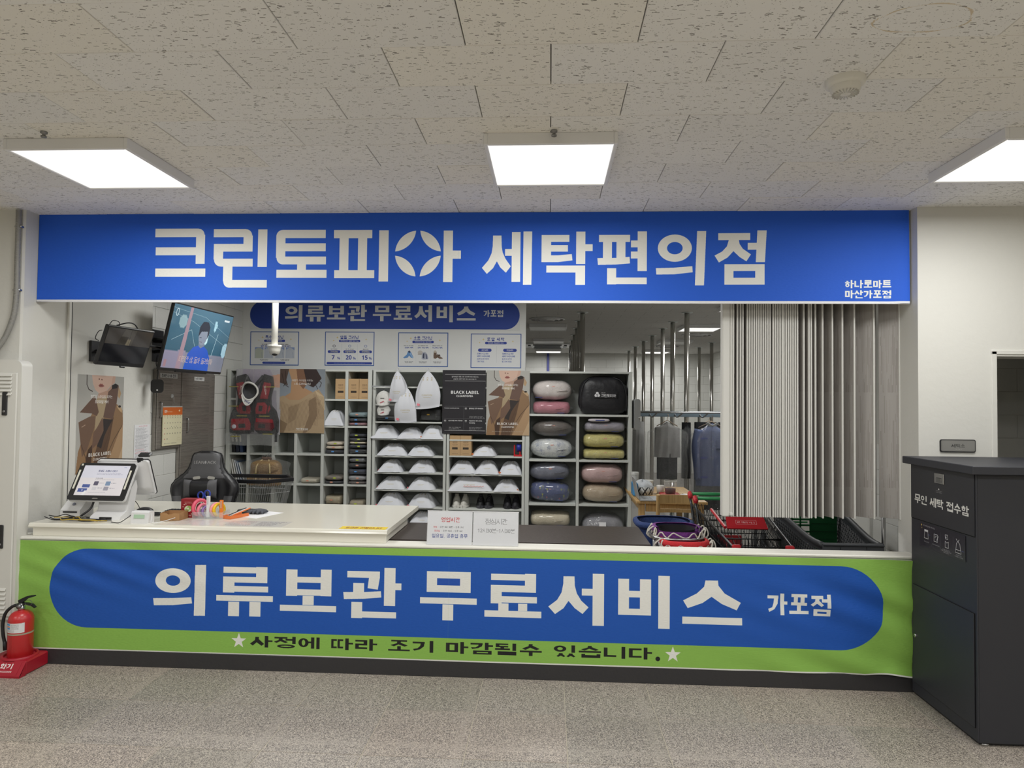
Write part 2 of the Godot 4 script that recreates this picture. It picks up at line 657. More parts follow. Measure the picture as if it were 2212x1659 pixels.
# outlines of the big letters in millimetres of their cloth
const LOGO_RECTS := [[819, 103, 1161, 161], [1102, 105, 1165, 341], [824, 229, 1164, 283], [825, 372, 1171, 428], [1224, 108, 1489, 162], [1429, 109, 1492, 259], [1226, 207, 1492, 259], [1226, 207, 1291, 359], [1228, 306, 1495, 360], [1529, 110, 1592, 362], [1293, 353, 1357, 501], [1295, 449, 1594, 500], [1653, 114, 1989, 169], [1654, 204, 1990, 257], [1656, 292, 1993, 345], [1653, 114, 1716, 345], [1798, 343, 1858, 383], [1658, 380, 1998, 434], [2044, 115, 2303, 171], [2083, 168, 2145, 386], [2208, 168, 2269, 386], [2049, 383, 2320, 436], [2349, 117, 2413, 459], [2780, 120, 2842, 462], [2838, 253, 2896, 308]]
const LOGO_ROUND := [[1160, 105, 40, 1, -1], [1488, 109, 42, 1, -1], [1229, 359, 47, -1, 1], [1296, 501, 42, -1, 1], [1653, 114, 44, -1, -1], [1657, 345, 44, -1, 1]]
const LOGO_LEAF := [2610, 273, 153]
const TOP_RECTS := [[3186, 243, 3236, 288], [3230, 131, 3287, 461], [3427, 151, 3606, 197], [3425, 151, 3487, 330], [3483, 218, 3597, 261], [3650, 129, 3710, 343], [3707, 213, 3757, 258], [3457, 353, 3708, 399], [3647, 353, 3709, 480], [3798, 152, 3999, 199], [3824, 195, 3882, 307], [3911, 195, 3969, 306], [4004, 189, 4051, 234], [4004, 261, 4051, 307], [4047, 129, 4107, 389], [3851, 370, 3910, 476], [3851, 431, 4107, 475], [4562, 144, 4765, 190], [4749, 207, 4812, 252], [4602, 345, 4856, 477]]
const TOP_POLYS := [[3106, 154, 3162, 154, 3164, 229, 3171, 266, 3190, 308, 3225, 358, 3193, 400, 3156, 365, 3133, 325, 3109, 370, 3068, 408, 3035, 368, 3077, 318, 3098, 271, 3105, 223], [3306, 127, 3363, 127, 3361, 479, 3305, 479], [3426, 285, 3535, 285, 3622, 277, 3627, 319, 3535, 330, 3426, 330], [3788, 304, 3906, 303, 3996, 296, 3999, 339, 3906, 347, 3792, 349], [4165, 370, 4284, 367, 4398, 357, 4401, 397, 4284, 410, 4168, 412], [4428, 129, 4486, 129, 4473, 482, 4415, 482], [4630, 187, 4693, 187, 4698, 214, 4718, 245, 4770, 282, 4741, 327, 4698, 299, 4659, 261, 4622, 302, 4567, 334, 4539, 289, 4587, 263, 4617, 230], [4810, 127, 4869, 127, 4858, 332, 4800, 332]]
const TOP_RING := [4286, 240, 109, 89, 50, 40]
const TOP_HOLE := [4660, 389, 4797, 433]
const LOW_RECTS := [[1353, 139, 1636, 177], [1564, 136, 1637, 234], [1351, 200, 1637, 237], [1351, 200, 1425, 301], [1353, 258, 1643, 295], [1309, 317, 1674, 353], [1387, 357, 1458, 448], [1524, 355, 1596, 447], [1758, 146, 1829, 312], [1978, 143, 2048, 309], [1759, 191, 2044, 227], [1758, 268, 2045, 307], [1865, 309, 1936, 366], [1720, 368, 2080, 406], [2147, 147, 2354, 188], [2186, 221, 2255, 279], [2382, 123, 2453, 358], [2446, 217, 2491, 259], [2176, 339, 2245, 438], [2177, 396, 2460, 434], [2650, 137, 2925, 265], [2609, 298, 2964, 336], [2750, 338, 2818, 437], [3051, 142, 3329, 181], [3261, 138, 3330, 253], [3052, 211, 3328, 253], [3050, 211, 3118, 324], [3050, 279, 3336, 318], [3098, 322, 3161, 369], [3220, 322, 3277, 366], [3012, 367, 3364, 407], [3611, 220, 3680, 261], [3677, 127, 3747, 443], [3833, 153, 3899, 371], [3965, 154, 4032, 372], [3834, 225, 4031, 265], [3833, 333, 4030, 372], [4076, 130, 4145, 450], [4221, 372, 4579, 416]]
const LOW_POLYS := [[898, 348, 1029, 344, 1147, 336, 1153, 375, 1030, 389, 904, 393], [1169, 132, 1240, 130, 1238, 451, 1165, 452], [2285, 187, 2354, 185, 2342, 259, 2277, 252], [2123, 279, 2255, 276, 2362, 268, 2365, 307, 2256, 318, 2128, 323], [3498, 147, 3566, 146, 3568, 203, 3581, 250, 3608, 293, 3653, 333, 3616, 374, 3568, 340, 3530, 297, 3500, 342, 3448, 379, 3406, 334, 3460, 292, 3487, 246, 3497, 193], [4359, 151, 4434, 150, 4437, 181, 4474, 227, 4570, 280, 4546, 327, 4457, 291, 4396, 249, 4342, 288, 4253, 321, 4225, 275, 4307, 231, 4351, 189]]
const LOW_RING := [1026, 234, 116, 78, 47, 33]
const LOW_HOLES := [[2715, 179, 2858, 222]]
const LOW_SMALL := [4729, 218, 115, 129]
const LOW_STAR_A := [1460, 601]
const LOW_STAR_B := [4165, 604]
const LOW_TEXT := [1538, 566, 135, 72]


func _ready() -> void:
	rng.seed = 7
	# camera
	var cam := Camera3D.new()
	cam.name = "camera"
	cam.fov = 58.87
	cam.position = Vector3(0, 1.70, 0)
	cam.rotation = Vector3(0.0275358, 0.0556024, 0.0103385)
	cam.near = 0.05
	cam.far = 60.0
	add_child(cam)
	# environment: a closed room, nothing of the sky comes in
	var env := Environment.new()
	env.background_mode = Environment.BG_COLOR
	env.background_color = Color(0.02, 0.02, 0.02)
	env.tonemap_mode = Environment.TONE_MAPPER_LINEAR
	env.tonemap_exposure = 0.76
	env.sdfgi_enabled = true
	env.ssao_enabled = true
	env.ssil_enabled = true
	var we := WorldEnvironment.new()
	we.name = "environment"
	we.environment = env
	add_child(we)
	# the ceiling panels of the store, at the pitch of the three in view; those behind the camera light the same floor
	for ix in [-2, -1, 0, 1, 2]:
		for iz in 3:
			var lab := "square ceiling light panel of the %s row behind the viewer, %s" % [["", "first", "second"][iz], ["far left", "left of the middle", "in the middle", "right of the middle", "far right"][ix + 2]]
			if iz == 0:
				lab = ["", "square ceiling light panel above the left end of the blue banner", "square ceiling light panel above the middle of the blue banner", "square ceiling light panel above the right end of the blue banner", ""][ix + 2]
				if absi(ix) == 2:
					continue
			light_panel(Vector3(-0.007 + 2.33 * ix, CEIL, -3.42 + 2.4 * iz), 0.62, 2.9, lab, "store ceiling panels" if iz == 0 else "store ceiling panels behind the viewer")
	# panels of the laundry behind the counter
	light_panel(Vector3(2.38, CEIL, -11.0), 0.6, 4.5, "lit square panel nearest above the steel poles in the back room", "back room panels")
	light_panel(Vector3(2.45, CEIL, -16.0), 0.6, 3.0, "lit square panel by the far wall right of the tall poles", "back room panels")
	light_panel(Vector3(-0.04, CEIL, -16.0), 0.6, 3.0, "lit square panel by the far wall above the blue post", "back room panels")
	light_panel(Vector3(-2.33, CEIL, -6.25), 0.6, 3.0, "square ceiling panel over the reception desk behind the blue banner", "shop panels")
	light_panel(Vector3(-0.3, CEIL, -6.25), 0.6, 4.4, "square ceiling panel over the dark counter behind the blue banner", "shop panels")
	light_panel(Vector3(2.45, CEIL, -8.6), 0.6, 3.6, "lit square panel of the shop just left of the folding door's top", "shop panels")
	light_panel(Vector3(-0.04, CEIL, -11.0), 0.6, 0.0, "unlit square panel above the bedding shelves, the nearer one", "unlit panels")
	light_panel(Vector3(-0.03, CEIL, -13.45), 0.6, 0.0, "unlit square panel above the bedding shelves, beside the air conditioner", "unlit panels")
	light_panel(Vector3(2.43, CEIL, -13.45), 0.6, 0.0, "unlit square panel between the two lit ones over the poles", "unlit panels")
	for q in [["black plastic", sc(38, 38, 40), 0.45, 0.0], ["black rubber", sc(26, 26, 28), 0.5, 0.0], ["black satin", sc(30, 30, 33), 0.35, 0.0], ["steel", sc(190, 190, 190), 0.28, 1.0], ["dull chrome", sc(140, 140, 140), 0.35, 0.9], ["white plastic", sc(226, 226, 227), 0.35, 0.0], ["paper cream", sc(222, 220, 206), 0.6, 0.0], ["kraft", sc(168, 128, 86), 0.85, 0.0]]:
		mat(q[0], q[1], q[2], q[3])
	shell()
	front()
	door()
	outer_things()
	left_side()
	desk_things()
	shelving()
	stored()
	back_room()


func light_panel(at: Vector3, s: float, energy: float, label: String, group: String) -> void:
	var o := thing("ceiling_light", label, "ceiling light", at, 0.0, group)
	var fr := Bld.new()
	var d := 0.055
	var t := 0.018
	for sg in [-1.0, 1.0]:
		fr.box(Vector3(sg * (s / 2 - t / 2), -d / 2, 0), Vector3(t, d, s), 0.003)
		fr.box(Vector3(0, -d / 2, sg * (s / 2 - t / 2)), Vector3(s - 2 * t, d, t), 0.003)
	part("frame", fr, mat("light frame", sc(235, 235, 236), 0.5), o)
	var df := bx(Vector3(s - 2 * t, 0.012, s - 2 * t), 0.0, Vector3(0, -d + 0.012, 0))
	if energy <= 0.0:
		part("diffuser", df, mat("diffuser off", sc(222, 222, 220), 0.4), o)
		return
	var m := mat("diffuser lit", sc(250, 250, 250), 0.5)
	m.emission_enabled = true
	m.emission = Color(1.0, 0.99, 0.975)
	m.emission_energy_multiplier = 1.15
	part("diffuser", df, m, o)
	var l := AreaLight3D.new()
	l.name = "lamp"
	l.area_size = Vector2(s - 2 * t, s - 2 * t)
	l.rotation.x = -PI / 2
	l.position.y = -d - 0.004
	l.light_color = Color(1.0, 1.0, 0.99)
	l.light_energy = energy
	l.shadow_enabled = true
	l.area_range = 30.0
	o.add_child(l)


# ---------------------------------------------------------------- the shell
func block_wall(parent: Node3D, o: Vector3, u: Vector3, n: Vector3, length: float, height: float, m: Material, start := 0.0) -> void:
	# painted concrete blocks 0.4 x 0.2, each one proud of the recessed joints
	var y := 0.0
	var row := 0
	var cache := {}
	var turn := atan2(-u.z, u.x)
	while y < height - 0.02:
		var hh := minf(0.2, height - y)
		var x := -0.2 * (row % 2)
		while x < length - 0.01:
			var a := maxf(x, 0.0)
			var b := minf(x + 0.4, length)
			if b - a > 0.03 and a >= start:
				var key := "%.3f %.3f" % [b - a, hh]
				if not cache.has(key):
					cache[key] = bx(Vector3(b - a - 0.0035, hh - 0.0035, 0.012), 0.002).done()
				var p := part("block", cache[key], m, parent, o + u * (a + b) * 0.5 + Vector3.UP * (y + hh * 0.5) + n * (0.002 + 0.0015 * sin(a * 31.0 + y * 17.0)))
				p.rotation.y = turn
			x += 0.4
		y += 0.2
		row += 1


func shell() -> void:
	var plaster := bumpy(tri(mat("plaster", sc(212, 211, 205), 0.75), 1.1, true), noise_tex(0.035, [], 11, false, 512, true, 3.0), 0.14)
	var joint := mat("block joint", sc(205, 204, 198), 0.9)
	var blk := bumpy(tri(mat("painted block", sc(226, 226, 221), 0.7), 2.5, true), noise_tex(0.12, [], 12, false, 512, true, 4.0), 0.4)
	# ceiling of the store: a slab with the mineral fibre tiles hung under it
	var cl := struct("ceiling", bx(Vector3(14, 0.15, 11.0), 0.0, Vector3(0, CEIL + 0.096, 0.96)), mat("ceiling slab", sc(205, 203, 199), 0.9), "white mineral fibre tile ceiling of the store laid in running bond")
	var cv := Cv.new(1200, 600, 1024, sc(240, 239, 237))
	var r := RandomNumberGenerator.new()
	r.seed = 3
	for i in 2600:                                         # pin holes
		var g := r.randi_range(132, 190)
		var q := r.randf_range(1.2, 2.8)
		var x := r.randf() * 1190
		var y := r.randf() * 594
		cv.rect(x, y, x + q, y + q, sc(g, g - 3, g - 8))
	for i in 560:                                          # fissures
		var x := r.randf_range(10, 1150)
		var y := r.randf_range(6, 594)
		var L := r.randf_range(4, 19)
		var g := r.randi_range(112, 168)
		var a := Vector2(x, y)
		var b := a + Vector2(L * 0.5, r.randf_range(-2.5, 2.5))
		var c := b + Vector2(L * 0.5, r.randf_range(-2.5, 3.5))
		cv.path([a, b, c], r.randf_range(2.0, 4.6), sc(g, g - 3, g - 9))
	var wet := Cv.new(1200, 600, 1024, Color.WHITE)        # the same print with the ring of an old water stain
	wet.im = cv.im.duplicate()
	var tex := cv.tex()
	for i in 46:
		var a := TAU * i / 46
		var q := Vector2(300 + (150 + 9 * sin(a * 5.0)) * cos(a), 190 + (82 + 7 * sin(a * 3.0)) * sin(a))
		wet.path([q, q + Vector2(-22 * sin(a), 12 * cos(a))], 4.0 + 3.0 * sin(a * 7.0), sc(214, 200, 176))
	var wm := pmat("ceiling tile stained", wet.tex(), 0.95)
	var tm := []
	for k in 3:
		var m := pmat("ceiling tile %d" % k, tex, 0.95)
		m.albedo_color = [sc(255, 255, 255), sc(251, 251, 251), sc(255, 253, 248)][k]
		tm.append(m)
	var tiles := []
	for k in 8:
		var b := Bld.new()
		b.box(Vector3(0, 0.010, 0), Vector3(0.5968, 0.012, 0.2976), 0.0)
		var off := Vector2((k % 4) * 0.23, (k / 4) * 0.41 + (k % 3) * 0.07)
		var h := Vector3(0.2965, 0.004, 0.1478)
		b.quv(Vector3(-h.x, 0, -h.z), Vector3(h.x, 0, -h.z), Vector3(h.x, 0, h.z), Vector3(-h.x, 0, h.z), Rect2(off, Vector2(0.5, 0.5)))
		var e := 0.0019
		b.quad(Vector3(-h.x - e, .004, -h.z - e), Vector3(h.x + e, .004, -h.z - e), Vector3(h.x, 0, -h.z), Vector3(-h.x, 0, -h.z))
		b.quad(Vector3(h.x + e, .003, h.z + e), Vector3(-h.x - e, .003, h.z + e), Vector3(-h.x, 0, h.z), Vector3(h.x, 0, h.z))
		b.quad(Vector3(-h.x - e, .003, h.z + e), Vector3(-h.x - e, .003, -h.z - e), Vector3(-h.x, 0, -h.z), Vector3(-h.x, 0, h.z))
		b.quad(Vector3(h.x + e, .003, -h.z - e), Vector3(h.x + e, .003, h.z + e), Vector3(h.x, 0, h.z), Vector3(h.x, 0, -h.z))
		tiles.append(b.done())
	part("void_shade", bx(Vector3(9.8, 0.004, 2.7), 0.0, Vector3(0, CEIL + 0.0175, -3.09)), mat("ceiling void shade", sc(60, 58, 55), 0.9), cl)  # dark sheet painted as the shade of the void behind the tile joints
	for k in range(-2, 7):
		var z := -(2.3408 + 0.3 * k + 0.15)
		for c in range(-8, 8):
			var x := -0.0065 + 0.6 * c + 0.3 + (0.3 if k % 2 != 0 else 0.0)
			if absf(x) > 4.6:
				continue
			var p := part("ceiling_tile", tiles[posmod(c * 3 + k * 5, 8)], tm[posmod(c * 7 + k * 3, 3)], cl, Vector3(x, CEIL + r.randf_range(-0.0012, 0.0012), z))
			if k == -1 and absf(x - 0.8935) < 0.31 and x > 0.6:
				p.material_override = wm
				p.mesh = tiles[0]
			p.rotation = Vector3(r.randf_range(-0.002, 0.002), 0, r.randf_range(-0.0012, 0.0012))
	# floor of the store: granite slabs
	var fl := struct("floor", bx(Vector3(14, 0.2, 10.8), 0.0, Vector3(0, -0.1025, 1.06)), mat("grout_bounce", sc(196, 188, 170), 0.9), "grey beige speckled granite floor slabs in front of the counter")  # joint colour, lightened so the bare slab behind the camera bounces light upward
	var speck := [[0.0, sc(104, 98, 93)], [0.14, sc(136, 129, 122)], [0.32, sc(162, 154, 146)], [0.58, sc(182, 173, 163)], [0.8, sc(200, 191, 179)], [0.93, sc(120, 113, 106)]]
	var gt := noise_tex(0.26, speck, 5, true, 1024)
	var gm := []
	for k in 3:
		var m := mat("granite %d" % k, [sc(250, 249, 246), sc(240, 240, 235), sc(255, 251, 246)][k], 0.42)
		m.albedo_texture = gt
		tri(m, 1.02, true)
		gm.append(m)
	var cut := {}
	for j in range(0, 7):
		for i in range(-9, 9):
			var z0 := -4.25 if j == 0 else -3.770 + 0.495 * (j - 1)
			var z1 := -3.770 + 0.495 * j
			var x := -0.3945 + 0.495 * i + 0.2475
			var key := "%d" % int(j == 0)
			if not cut.has(key):
				cut[key] = bx(Vector3(0.4915, 0.024, z1 - z0 - 0.0035), 0.0012, Vector3(0, -0.012, 0)).done()
			part("floor_slab", cut[key], gm[[0, 0, 1, 2, 0, 1, 0, 2, 0][posmod(i * 4 + j * 7, 9)]], fl, Vector3(x, r.randf_range(-0.0004, 0.0004), (z0 + z1) * 0.5))
	# walls of the store out of the frame
	for q in [["wall_back", Vector3(14, CEIL + 0.1, 0.15), Vector3(0, CEIL / 2, 6.4)], ["wall_west", Vector3(0.15, CEIL + 0.1, 10.9), Vector3(-6.9, CEIL / 2, 1.1)], ["wall_east", Vector3(0.15, CEIL + 0.1, 10.9), Vector3(6.9, CEIL / 2, 1.1)]]:
		struct(q[0], bx(q[1]), plaster, "off-white store wall behind the viewer", q[2])
	# front: left pier with the plaster side wall, lintel over the counter, right pier with the passage
	struct("wall_left", bx(Vector3(3.2, CEIL + 0.06, 0.12), 0.0, Vector3(-5.31, CEIL / 2, -4.36)), plaster, "off-white plaster wall left of the counter behind the metal locker")
	struct("wall_pier", bx(Vector3(0.23, CEIL + 0.06, 1.49), 0.012, Vector3(-3.605, CEIL / 2, -5.045)), plaster, "off-white plaster pier with poster and monitor on it")
	struct("wall_lintel", bx(Vector3(5.9, 0.6, 0.14), 0.0, Vector3(-0.6, 2.68, -4.513)), plaster, "plaster lintel behind the large blue banner")
	var wr := struct("wall_right", bx(Vector3(0.46, CEIL + 0.06, 0.25), 0.0, Vector3(2.51, CEIL / 2, -4.475)), plaster, "off-white plaster wall right of the counter with passage beside it")
	part("wall_panel", bx(Vector3(1.1, 0.95, 0.25), 0.0, Vector3(3.2899, 2.493, -4.4751)), plaster, wr)
	part("wall_panel", bx(Vector3(3.2, CEIL + 0.06, 0.25), 0.0, Vector3(5.44, CEIL / 2, -4.475)), plaster, wr)
	var rg := Bld.new()
	rg.box(Vector3(2.732, 1.02, -4.348), Vector3(0.034, 2.06, 0.012), 0.004)
	rg.box(Vector3(3.29, 2.042, -4.348), Vector3(1.15, 0.03, 0.012), 0.004)
	part("opening_edge", rg, plaster, wr)
	# passage seen through the opening on the right
	var pw := struct("wall_passage", bx(Vector3(2.4, CEIL, 0.1), 0.0, Vector3(3.7, CEIL / 2, -6.15)), joint, "painted block wall seen through the passage opening at the right edge")
	block_wall(pw, Vector3(2.62, 0.04, -6.1), Vector3.RIGHT, Vector3.BACK, 1.7, 2.3, blk)
	struct("floor_passage", bx(Vector3(2.6, 0.1, 1.8), 0.0, Vector3(3.8, -0.06, -5.2)), mat("passage floor", sc(150, 146, 138), 0.6), "grey floor of the side passage")
	struct("ceiling_passage", bx(Vector3(2.6, 0.1, 1.8), 0.0, Vector3(3.8, CEIL + 0.05, -5.2)), mat("ceiling slab"), "ceiling of the side passage")
	struct("wall_passage_end", bx(Vector3(0.1, CEIL, 1.7), 0.0, Vector3(4.9, CEIL / 2, -5.3)), plaster, "end wall of the side passage")
	# shop: side wall by the folding door, right wall, far wall, left block wall, partition behind the shelves
	var wp := struct("wall_side", bx(Vector3(0.08, CEIL, 1.74), 0.0, Vector3(2.66, CEIL / 2, -5.44)), joint, "painted block side wall behind the folding door")
	block_wall(wp, Vector3(2.62, 0.0, -6.28), Vector3.BACK, Vector3.LEFT, 1.68, 1.4, blk)
	struct("wall_return", bx(Vector3(2.5, CEIL, 0.1), 0.0, Vector3(3.86, CEIL / 2, -6.3)), plaster, "return wall inside the shop")
	var we := struct("wall_shop_right", bx(Vector3(0.1, CEIL, 10.9), 0.0, Vector3(4.05, CEIL / 2, -11.75)), joint, "painted block right wall of the back room")
	block_wall(we, Vector3(4.0, 0.0, -17.1), Vector3.BACK, Vector3.LEFT, 3.2, CEIL, blk)
	var wf := struct("wall_far", bx(Vector3(8.2, CEIL, 0.1), 0.0, Vector3(0, CEIL / 2, -17.15)), joint, "white painted block far wall of the back room")
	block_wall(wf, Vector3(-0.8, 0.0, -17.1), Vector3.RIGHT, Vector3.BACK, 4.8, CEIL, blk)
	struct("wall_shop_left", bx(Vector3(0.1, CEIL, 9.1), 0.0, Vector3(-3.9, CEIL / 2, -12.6)), plaster, "left wall of the back room")
	var wb := struct("wall_blocks", bx(Vector3(0.1, CEIL, 2.4), 0.0, Vector3(XB - 0.05, CEIL / 2, -6.9)), joint, "white painted block wall behind the steel cabinet and the television")
	block_wall(wb, Vector3(XB, -0.03, -5.79), Vector3.FORWARD, Vector3.RIGHT, 2.23, CEIL, blk)
	struct("wall_partition", bx(Vector3(3.43, CEIL, 0.1), 0.0, Vector3(-2.005, CEIL / 2, -8.07)), mat("board white", sc(222, 223, 222), 0.6), "white partition wall above and behind the shelves")
	struct("floor_shop", bx(Vector3(8.2, 0.1, 12.9), 0.0, Vector3(0, -0.05, -10.75)), mat("shop floor", sc(128, 124, 118), 0.5), "grey floor of the shop behind the counter")
	# ceiling of the shop: tiles too small to tell apart from here
	var cc := Cv.new(1200, 600, 512, sc(206, 204, 200))
	for i in 900:
		var g := r.randi_range(150, 188)
		var x := r.randf() * 1180
		var y := r.randf() * 590
		cc.rect(x, y, x + r.randf_range(2, 14), y + 3, sc(g, g, g - 3))
	for q in [[0, 0, 1200, 3], [0, 300, 1200, 303], [0, 0, 3, 300], [600, 0, 603, 300], [300, 300, 303, 600], [900, 300, 903, 600]]:
		cc.rect(q[0], q[1], q[2], q[3], sc(140, 139, 136))
	var cm := pmat("shop ceiling", cc.tex(), 0.95)
	var cb := Bld.new().box(Vector3(0, CEIL + 0.06, -10.9), Vector3(8.2, 0.1, 12.75))
	cb.quv(Vector3(-4.1, CEIL, -17.2), Vector3(4.1, CEIL, -17.2), Vector3(4.1, CEIL, -4.5), Vector3(-4.1, CEIL, -4.5), Rect2(0, 0, 8.2 / 1.2, 12.7 / 0.6))
	struct("ceiling_shop", cb, cm, "tiled ceiling of the shop behind the counter")


# ---------------------------------------------------------------- counter front and the two cloth banners
func rects(cv: Cv, list: Array, c: Color) -> void:
	for q in list:
		cv.rect(q[0], q[1], q[2], q[3], c)

func front() -> void:
	var white := mat("sill white", sc(226, 224, 215), 0.45)
	struct("wall_front", bx(Vector3(5.72, 0.784, 0.13), 0.004, Vector3(-0.64, 0.392, -4.306)), mat("plaster"), "low wall under the service counter behind the green banner")
	struct("trim_1", bx(Vector3(5.74, 0.02, 0.14), 0.006, Vector3(-0.64, 0.793, -4.306)), white, "white sill on top of the low counter wall")
	struct("baseboard_front", bx(Vector3(5.6, 0.098, 0.014), 0.003, Vector3(-0.6, 0.049, -4.236)), bumpy(tri(mat("black base", sc(52, 51, 53), 0.5), 3.0, true), noise_tex(0.05, [], 21, false, 256, true, 2.0), 0.2), "black skirting along the foot of the counter")
	# large blue banner
	var blue := sc(30, 92, 208)
	var ink := sc(236, 236, 231)
	banner_top(blue, ink)
	banner_low(ink)


func banner_top(blue: Color, ink: Color) -> Node3D:
	# drawn in millimetres from the upper left corner; two halves of the cloth carry a texture each
	var W := 5755.0
	var H := 596.0
	var texs := []
	for half in 2:
		var cv := Cv.new(W / 2, H, 2048, blue)
		var o := -W / 2 * half
		var R := func(l: Array) -> void:
			for q in l:
				cv.rect(q[0] + o, q[1], q[2] + o, q[3], ink)
		# the shop's own lettering: square strokes with one round corner
		LOGO(cv, o, ink, blue)
		# second word
		var P := func(l: Array) -> void:
			for q in l:
				var a := []
				for i in range(0, q.size(), 2):
					a.append(q[i] + o)
					a.append(q[i + 1])
				cv.poly(a, ink)
		P.call(TOP_POLYS)
		R.call(TOP_RECTS)
		cv.oval(TOP_RING[0] + o, TOP_RING[1], TOP_RING[2], TOP_RING[3], ink, TOP_RING[4], TOP_RING[5])
		cv.rect(TOP_HOLE[0] + o, TOP_HOLE[1], TOP_HOLE[2] + o, TOP_HOLE[3], blue)
		cv.han("하나로마트", 5358 + o, 448, 53, 52, ink, 0.2, 0.1)
		cv.han("마산가포점", 5358 + o, 512, 53, 52, ink, 0.2, 0.1)
		cv.rect(0, H - 13, W / 2, H, sc(228, 228, 230))
		texs.append(cv.tex())
	var root := thing("banner", "long blue cloth banner with large white lettering across the top of the opening", "banner", Vector3(-3.487, 2.951, -4.43))
	for half in 2:
		var b := Bld.new().smooth(true)
		var f := func(u: float, v: float) -> Vector3:
			var x := (u + half) * W / 2000.0
			var y := -v * H / 1000.0
			var z := 0.006 + 0.0035 * sin(x * 2.1 + 1.0) * v + 0.0022 * sin(x * 5.3) * v * v
			z += 0.010 * exp(-pow((x - 5.72) / 0.05, 2.0)) * v - 0.004 * exp(-pow((x - 5.60) / 0.06, 2.0)) * v
			return Vector3(x, y + 0.0025 * sin(x * 1.3) * (1.0 - v), z)
		b.grid(f, 60, 12)
		var m := pmat("banner print %d" % half, texs[half], 0.72)
		bumpy(m, noise_tex(0.4, [], 31, false, 256, true, 2.0), 0.12)
		part("cloth", b, m, root)
	var hem := []
	for i in 41:
		var x := i * W / 40000.0
		hem.append(Vector3(x, -H / 1000.0 - 0.001, 0.006 + 0.0035 * sin(x * 2.1 + 1.0) + 0.0022 * sin(x * 5.3)))
	part("hem", Bld.new().smooth(true).tube(hem, 0.0045, 6), mat("hem white", sc(228, 228, 230), 0.7), root)
	return root


func banner_low(ink: Color) -> void:
	var W := 5575.0
	var H := 688.0
	var green := sc(142, 190, 84)
	var blue := sc(20, 85, 180)
	var root := thing("banner", "wide green cloth banner with blue rounded field hung on the counter front", "banner", Vector3(-3.404, 0.7835, -4.235))
	for half in 2:
		var cv := Cv.new(W / 2, H, 2048, green)
		var o := -W / 2 * half
		cv.rrect(213 + o, 45, 5409 + o, 545, 250, blue)
		big_line(cv, o, ink)
		cv.star(LOW_STAR_A[0] + o, LOW_STAR_A[1], 50, ink)
		cv.star(LOW_STAR_B[0] + o, LOW_STAR_B[1], 50, ink)
		cv.han("사정에 따라 조기 마감될수 있습니다.", LOW_TEXT[0] + o, LOW_TEXT[1], LOW_TEXT[2], LOW_TEXT[3], sc(22, 22, 22), 0.165, 0.13)
		cv.rect(0, H - 9, W / 2, H, sc(228, 228, 222))
		cv.rect(0 + o, 0, 6 + o, H, sc(214, 220, 196))
		var b := Bld.new().smooth(true)
		var f := func(u: float, v: float) -> Vector3:
			var x := (u + half) * W / 2000.0
			var y := -v * H / 1000.0
			var z := 0.004 + 0.002 * sin(x * 1.7 + v * 2.0)
			# folds pulled to the right end and the upper left corner
			var r := clampf((x - 4.2) / 1.35, 0.0, 1.0)
			z += 0.011 * r * r * (1.0 + sin((x * 0.75 + y * 1.5) * 17.0 + 0.6 * sin(x * 4.0)))
			z += 0.004 * r * (1.0 + sin((x * 0.4 + y * 1.3) * 31.0))
			var l := exp(-pow((x - 0.5) / 0.6, 2.0)) * exp(-pow((v - 0.25) / 0.22, 2.0))
			z += 0.005 * l * (1.0 + sin((x * 0.42 - y * -1.2) * 38.0))
			z += 0.006 * exp(-pow((x - 5.5) / 0.06, 2.0)) * v
			if v > 0.96 and x > 5.3:
				y += 0.012 * sin((x - 5.3) * 14.0)
			return Vector3(x, y, z)
		b.grid(f, 150, 36)
		var m := pmat("low banner print %d" % half, cv.tex(), 0.6)
		bumpy(m, noise_tex(0.4, [], 31, false, 256, true, 2.0), 0.12)
		part("cloth", b, m, root)


func big_line(cv: Cv, o: float, ink: Color) -> void:   # 의류보관 무료서비스 가포점 in millimetres of the low banner
	for q in LOW_RECTS:
		cv.rect(q[0] + o, q[1], q[2] + o, q[3], ink)
	for q in LOW_POLYS:
		var a := []
		for i in range(0, q.size(), 2):
			a.append(q[i] + o)
			a.append(q[i + 1])
		cv.poly(a, ink)
	cv.oval(LOW_RING[0] + o, LOW_RING[1], LOW_RING[2], LOW_RING[3], ink, LOW_RING[4], LOW_RING[5])
	for q in LOW_HOLES:
		cv.rect(q[0] + o, q[1], q[2] + o, q[3], sc(31, 82, 178))
	cv.han("가포점", LOW_SMALL[0] + o, LOW_SMALL[1], LOW_SMALL[2], LOW_SMALL[3], ink, 0.2, 0.12)


